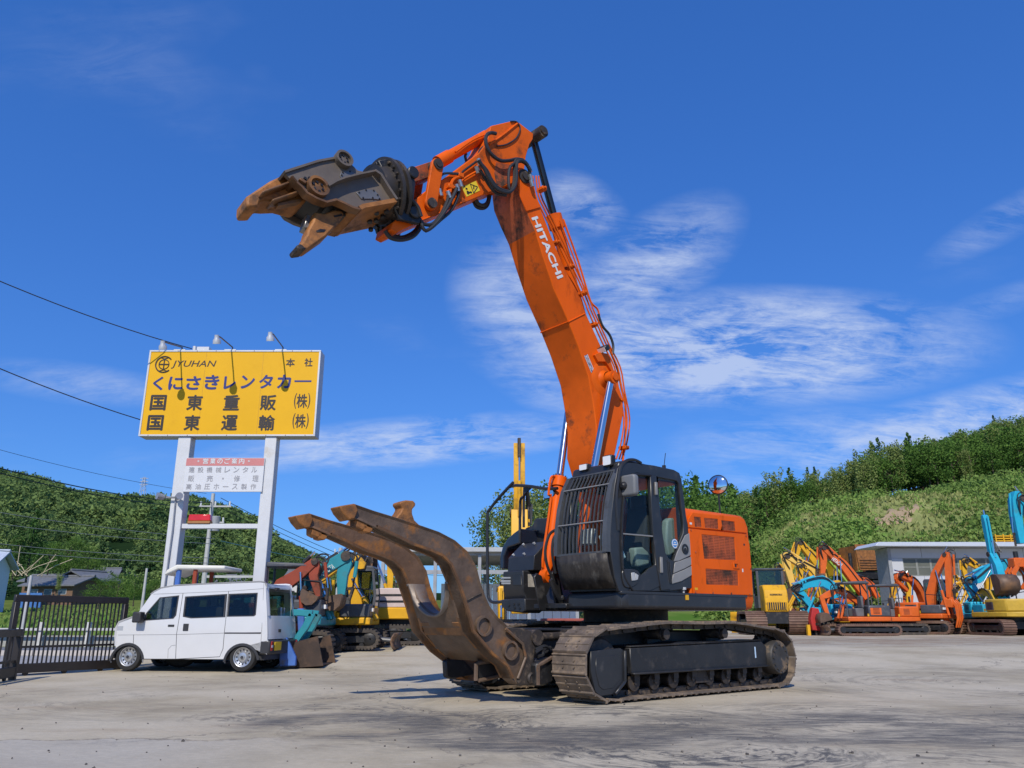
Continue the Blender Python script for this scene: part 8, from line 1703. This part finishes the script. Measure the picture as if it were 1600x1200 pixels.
digger(1288, 42, 180, 1.0, 'cyan excavator with boom folded low behind the orange small excavators', 'excavator', CYAN, C7((900, 640), (850, 530), (760, 480), (620, 500), (510, 550)), C7((505, 545), (580, 620), (670, 740)), tool='none', cab=None, group=GP_B, bw=(0.5, 0.75, 0.6, 0.5), aw=(0.45, 0.45, 0.3), bt=0.45, second=CYAN)
digger(1345, 40, 180, 0.98, 'orange and grey small excavator with bucket down in front of the parked booms', 'excavator', OR2, C7((1120, 690), (1010, 600), (900, 570)), C7((905, 570), (760, 640), (830, 850)), tool='bucket', tang=R(95), tr=0.5, tw=0.7, cab='canopy', blade=True, second=DKGREY, cabm=DKGREY, cover=DKGREY, door=OR2, group='small orange excavators', bw=(0.34, 0.42, 0.36, 0.28), belt=TRKB, dims=(3.1, 1.9, 0.56, 0.42))
digger(1393, 43, 180, 0.98, 'orange small excavator with black canopy at the rear of the pair', 'excavator', OR2, C7((1080, 660), (900, 650), (780, 690)), C7((780, 690), (700, 720), (820, 860)), tool='bucket', tang=R(95), tr=0.5, tw=0.7, cab='canopy', second=OR2, group='small orange excavators', dims=(3.1, 1.9, 0.56, 0.42))
# round yellow cover, red breaker, container
def one(name, mb, m, loc, label, cat, rz=0, bevel=0.03, group=None):
    o = mb.build(name, m, None, bevel=bevel); o.location = loc; o.rotation_euler = (0, 0, rz); return tag(o, label, cat, group)
c = at(1302, 910, 44); tb_ = empty('crusher_bucket', 'yellow round-backed crusher bucket lying between the booms', 'bucket', (c.x, c.y, gz(0, 44)))
P = [(-0.45, 0.3), (-0.5, 1.9), (-0.3, 2.6), (0.1, 2.75), (0.55, 2.3), (0.75, 1.6), (0.6, 0.9), (0.3, 0.3)]
for y in (-0.5, 0.5): g = MB(); g.prism(P, y - 0.04, y + 0.04); g.build('side_plate', YELLOW, tb_, bevel=0.01)
g = MB(); g.grid([[(x, -0.5, z), (x, 0.5, z)] for x, z in P]); o = g.build('bucket_shell', YELLOW, tb_); mo = o.modifiers.new('thick', 'SOLIDIFY'); mo.thickness = 0.05
g = MB(); g.lathe((-0.2, -0.55, 2.2), (0, -1, 0), [(0.4, 0), (0.4, 0.12), (0.15, 0.15), (0, 0.15)], 18); g.build('flywheel', BLACK, tb_)
g = MB(); g.b2((-0.15, -0.3, 0), (0.15, 0.3, 0.32)); g.build('stand', BLACK, tb_)
c = foot(1273, 40.5); bk_ = empty('breaker', 'red hydraulic breaker standing on end by the small orange excavators', 'breaker', (c.x, c.y, gz(0, 40.5)))
REDP = mat('red paint', (0.45, 0.03, 0.025), 0.45, var=0.15)
g = MB(); g.prism([(-0.22, 0.25), (0.22, 0.2), (0.25, 0.9), (0.18, 1.25), (-0.1, 1.3), (-0.25, 0.8)], -0.2, 0.2); g.build('body', REDP, bk_, bevel=0.03); g = MB(); g.cyl((0.05, 0, 0), (0, 0, 0.3), 0.07, n=8); g.build('chisel', CHAIN, bk_); g = MB(); g.b2((-0.42, -0.1, 0), (-0.28, 0.1, 0.5)); g.build('foot', YELLOW, bk_)
c = foot(1256, 47.5); g = MB(); g.b2((-0.9, -0.8, 0), (0.9, 0.8, 1.35)); co = g.build('container', mat('brown red container', (0.15, 0.045, 0.035), 0.6, var=0.25), None, bevel=0.02); co.location = (c.x, c.y, gz(0, 47)); tag(co, 'brown red container just right of the bulldozer', 'container')
for i in range(7): g = MB(); x = -0.8 + i * 0.26; g.b2((x, -0.84, 0.05), (x + 0.09, -0.801, 1.3)); g.build('rib', mat('brown red container', (0.15, 0.045, 0.035), 0.6), co)
# dump truck up on the bank
dk_ = empty('dump_truck', 'rust coloured dump truck with tilted bed left of the workshop roof', 'truck', (at(1356, 880, 66).x, 66, zpix(902, 66)), R(8))
g = MB(); g.prism([(-0.95, 2.6), (1.05, 2.6), (1.2, 0.6), (-0.75, 0.55)], 0.0, 0.12); bd_ = g.build('tailboard', RUST, dk_); 
for i in range(4): g = MB(); z = 0.72 + i * 0.2; g.b2((-0.7, -0.06, z), (1.1, -0.002, z + 0.06)); g.build('bed_rib', RUST_A, bd_)
for x in (-0.85, 1.1): g = MB(); g.b2((x - 0.05, 0.125, 0.5), (x + 0.05, 2.6, 2.5)); g.build('bed_side', RUST, dk_)
g = MB(); g.b2((-1.4, 0.2, -0.1), (1.1, 3.2, 0.45)); g.build('chassis', BLACK, dk_)
for x in (-0.9, 0.7): g = MB(); g.cyl((x - 0.25, 0.8, -0.35), (x + 0.25, 0.8, -0.35), 0.5, n=18); g.build('wheel', TYRE, dk_)
g = MB(); g.b2((-1.75, 2.2, 0.2), (-0.95, 3.4, 1.9)); g.build('cab', YELLOW, dk_, bevel=0.05)
g = MB(); g.cyl((-1.3, 0.3, -0.2), (-1.3, 0.3, 1.9), 0.14, n=10); g.build('ram_cylinder', BLACK, dk_)
# ---- in front of the workshop
digger(1440, 46, 205, 1.05, 'orange excavator with grey tank cover left of the grapple machine', 'excavator', OR2, C8((400, 930), (360, 800), (300, 720), (200, 685)), C8((190, 680), (200, 740), (260, 800)), tool='none', cab=None, second=DKGREY, group=GP_H, bw=(0.4, 0.55, 0.4, 0.3), aw=(0.35, 0.3, 0.2), bt=0.35, belt=TRKB)
digger(1410, 48, 180, 1.0, 'yellow excavator with upright arm behind the small orange pair', 'excavator', YELLOW, C8((150, 900), (170, 780), (220, 720), (262, 700)), C8((268, 690), (275, 780), (270, 900)), tool='none', cab=None, group=GP_H, bw=(0.3, 0.4, 0.3, 0.26), aw=(0.36, 0.36, 0.26))
digger(1452, 44, -48, 1.1, 'orange excavator with tall upright arm and grapple in front of the windows', 'excavator', OR2, C8((445, 940), (440, 820), (470, 680), (545, 540)), C8((556, 520), (566, 680), (572, 850)), tool='grapple', cab='cab', group=GP_H, bw=(0.42, 0.48, 0.38, 0.28), aw=(0.30, 0.36, 0.28), bt=0.36, belt=TRKB)
digger(1526, 50, 180, 1.1, 'yellow excavator whose elbow stands before the middle windows', 'excavator', YELLOW, C8((850, 820), (850, 720), (800, 640), (690, 590)), C8((680, 570), (675, 650), (690, 730)), tool='none', cab=None, group=GP_H, bw=(0.4, 0.5, 0.4, 0.3), aw=(0.35, 0.35, 0.2))
digger(1512, 47, 180, 1.05, 'yellow excavator with low arched boom and ochre bucket beside the cyan machine', 'excavator', YELLOW, C8((800, 920), (740, 790), (660, 760), (610, 790)), C8((605, 790), (620, 870), (640, 970)), tool='bucket', tang=R(60), tr=0.6, cab=None, group=GP_H, bw=(0.4, 0.5, 0.4, 0.35), belt=TRKB)
cy1 = digger(1556, 43, -90, 1.05, 'cyan excavator with arm standing straight up before the workshop', 'excavator', CYAN, boomp=[(0.5, 1.0), (1.0, 2.3), (0.9, 3.2), (0.6, 3.8)], armp=[(0.5, 5.75), (0.55, 4.6), (0.6, 3.1)], tool='none', cab=None, second=CYAN, group=GP_H, belt=TRKB, bw=(0.5, 0.5, 0.42, 0.36), bt=0.36, aw=(0.42, 0.36, 0.24), dims=(2.9, 2.3, 0.7, 0.5))
bucket(cy1, (1.0, 2.7), R(30), 0.8, 0.95)
digger(1537, 45.5, 180, 1.1, 'cyan excavator with its boom lowered behind the upright cyan arm', 'excavator', CYAN, C8((1000, 720), (950, 600), (860, 640), (760, 720), (700, 730)), C8((700, 725), (760, 820), (820, 960)), tool='none', cab=None, second=CYAN, group=GP_H, bw=(0.5, 0.6, 0.5, 0.4), aw=(0.45, 0.45, 0.3), bt=0.45)
digger(1650, 44, 180, 1.2, 'big cyan excavator at the right edge holding an orange grapple', 'excavator', CYAN, boomp=[(0.2, 1.2), (-0.5, 3.2), (-0.1, 4.8), (0.62, 5.9)], armp=[(0.78, 6.25), (0.95, 5.2), (0.98, 3.9)], tool='none', cab='cab', second=CYAN, group=GP_H, bw=(0.6, 0.7, 0.6, 0.5), aw=(0.6, 0.5, 0.32), bt=0.6, dims=(3.4, 2.6, 0.8, 0.55))
c = at(1592, 896, 44); gp2 = empty('grapple', 'orange clamshell grapple hanging at the right edge', 'grapple', (c.x, c.y, 0.32))
zb = zpix(921, 44) - 0.32; zt2 = zpix(872, 44) - 0.32
g = MB(); g.prism([(-0.3, zt2), (0.3, zt2), (0.36, zt2 - 0.5), (-0.36, zt2 - 0.5)], -0.3, 0.3); g.build('head', OR2, gp2, bevel=0.04)
for s in (-1, 1):
    for y in (-0.3, 0, 0.3): limb([(s * 0.2, zt2 - 0.45), (s * 0.48, zt2 - 0.8), (s * 0.45, zb + 0.35), (s * 0.12, zb)], [0.22, 0.26, 0.2, 0.08], y - 0.06, y + 0.06).build('tine', OR2, gp2, bevel=0.01)
    g = MB(); g.cyl((s * 0.15, 0.15, zt2 - 0.3), (s * 0.45, 0.15, zt2 - 0.9), 0.07, n=8); g.build('ram', CHROME, gp2)
g = MB(); g.cyl((0, 0, zt2), (0, 0, zt2 + 0.35), 0.12, n=10); g.build('swivel', BLACK, gp2)
digger(1580, 41, 90, 1.12, 'mustard yellow excavator seen from behind at the right edge', 'excavator', mat('mustard paint', (0.52, 0.33, 0.03), 0.45, var=0.15, dirt=(0.2, 0.13, 0.03), dscale=2, damt=0.3), boomp=[(0.6, 1.0), (1.2, 1.8), (1.8, 1.9), (2.4, 1.4)], armp=[(2.4, 1.5), (2.2, 1.0), (1.9, 0.6)], cab=None, belt=TRKB, group=GP_H, dims=(2.9, 2.4, 0.66, 0.55), lenb=1.7)
c = at(1568, 848, 68); rk = empty('pallet_rack', 'yellow slatted cargo crate above the workshop roof', 'crate', (c.x, c.y, c.z - 0.35))
for k in range(5): g = MB(); g.b2((-1.0, -0.6, k * 0.2), (1.0, 0.6, k * 0.2 + 0.10)); g.build('slat', YELLOW, rk)
for x in (-0.95, -0.3, 0.3, 0.95): g = MB(); g.b2((x - 0.05, -0.64, -0.05), (x + 0.05, -0.602, 1.0)); g.build('upright', YELLOW, rk)
digger(1372, 46.5, 180, 0.95, 'orange excavator squeezed between the small orange pair and the workshop', 'excavator', OR2, C7((1300, 640), (1240, 520), (1180, 470), (1120, 460)), C7((1115, 455), (1130, 540), (1160, 620)), tool='none', cab=None, group=GP_B, bw=(0.35, 0.45, 0.35, 0.3), aw=(0.36, 0.32, 0.2))
digger(1250, 45, 180, 0.9, 'yellow excavator with slim arm straight behind the cyan boom', 'excavator', YELLOW, C7((740, 640), (700, 480), (640, 390), (560, 340)), C7((555, 330), (560, 420), (575, 560)), tool='none', cab=None, group=GP_B, bw=(0.35, 0.45, 0.36, 0.3), aw=(0.38, 0.34, 0.2))
digger(1500, 52, 180, 1.0, 'yellow excavator peeping out behind the orange grapple arm', 'excavator', YELLOW, C8((740, 900), (690, 780), (640, 720), (600, 700)), C8((590, 700), (580, 760), (560, 830)), tool='none', cab=None, group=GP_H, bw=(0.3, 0.4, 0.3, 0.26), aw=(0.34, 0.3, 0.2))
# blue barrels and small clutter near the pile
for k, (px, d, m, lab) in enumerate(((1236, 44, BLACK, 'black oil drum beside the bulldozer track'), (1264, 43, mat('white drum', (0.6, 0.6, 0.6), 0.5), 'white drum next to the red container'))):
    c = foot(px, d); g = MB(); g.lathe((0, 0, 0), (0, 0, 1), [(0, 0), (0.28, 0), (0.29, 0.02), (0.28, 0.3), (0.3, 0.31), (0.28, 0.33), (0.28, 0.6), (0.3, 0.61), (0.28, 0.63), (0.28, 0.86), (0, 0.86)], 16); one('oil_drum', g, m, (c.x, c.y, gz(0, d)), lab, 'drum', bevel=0)
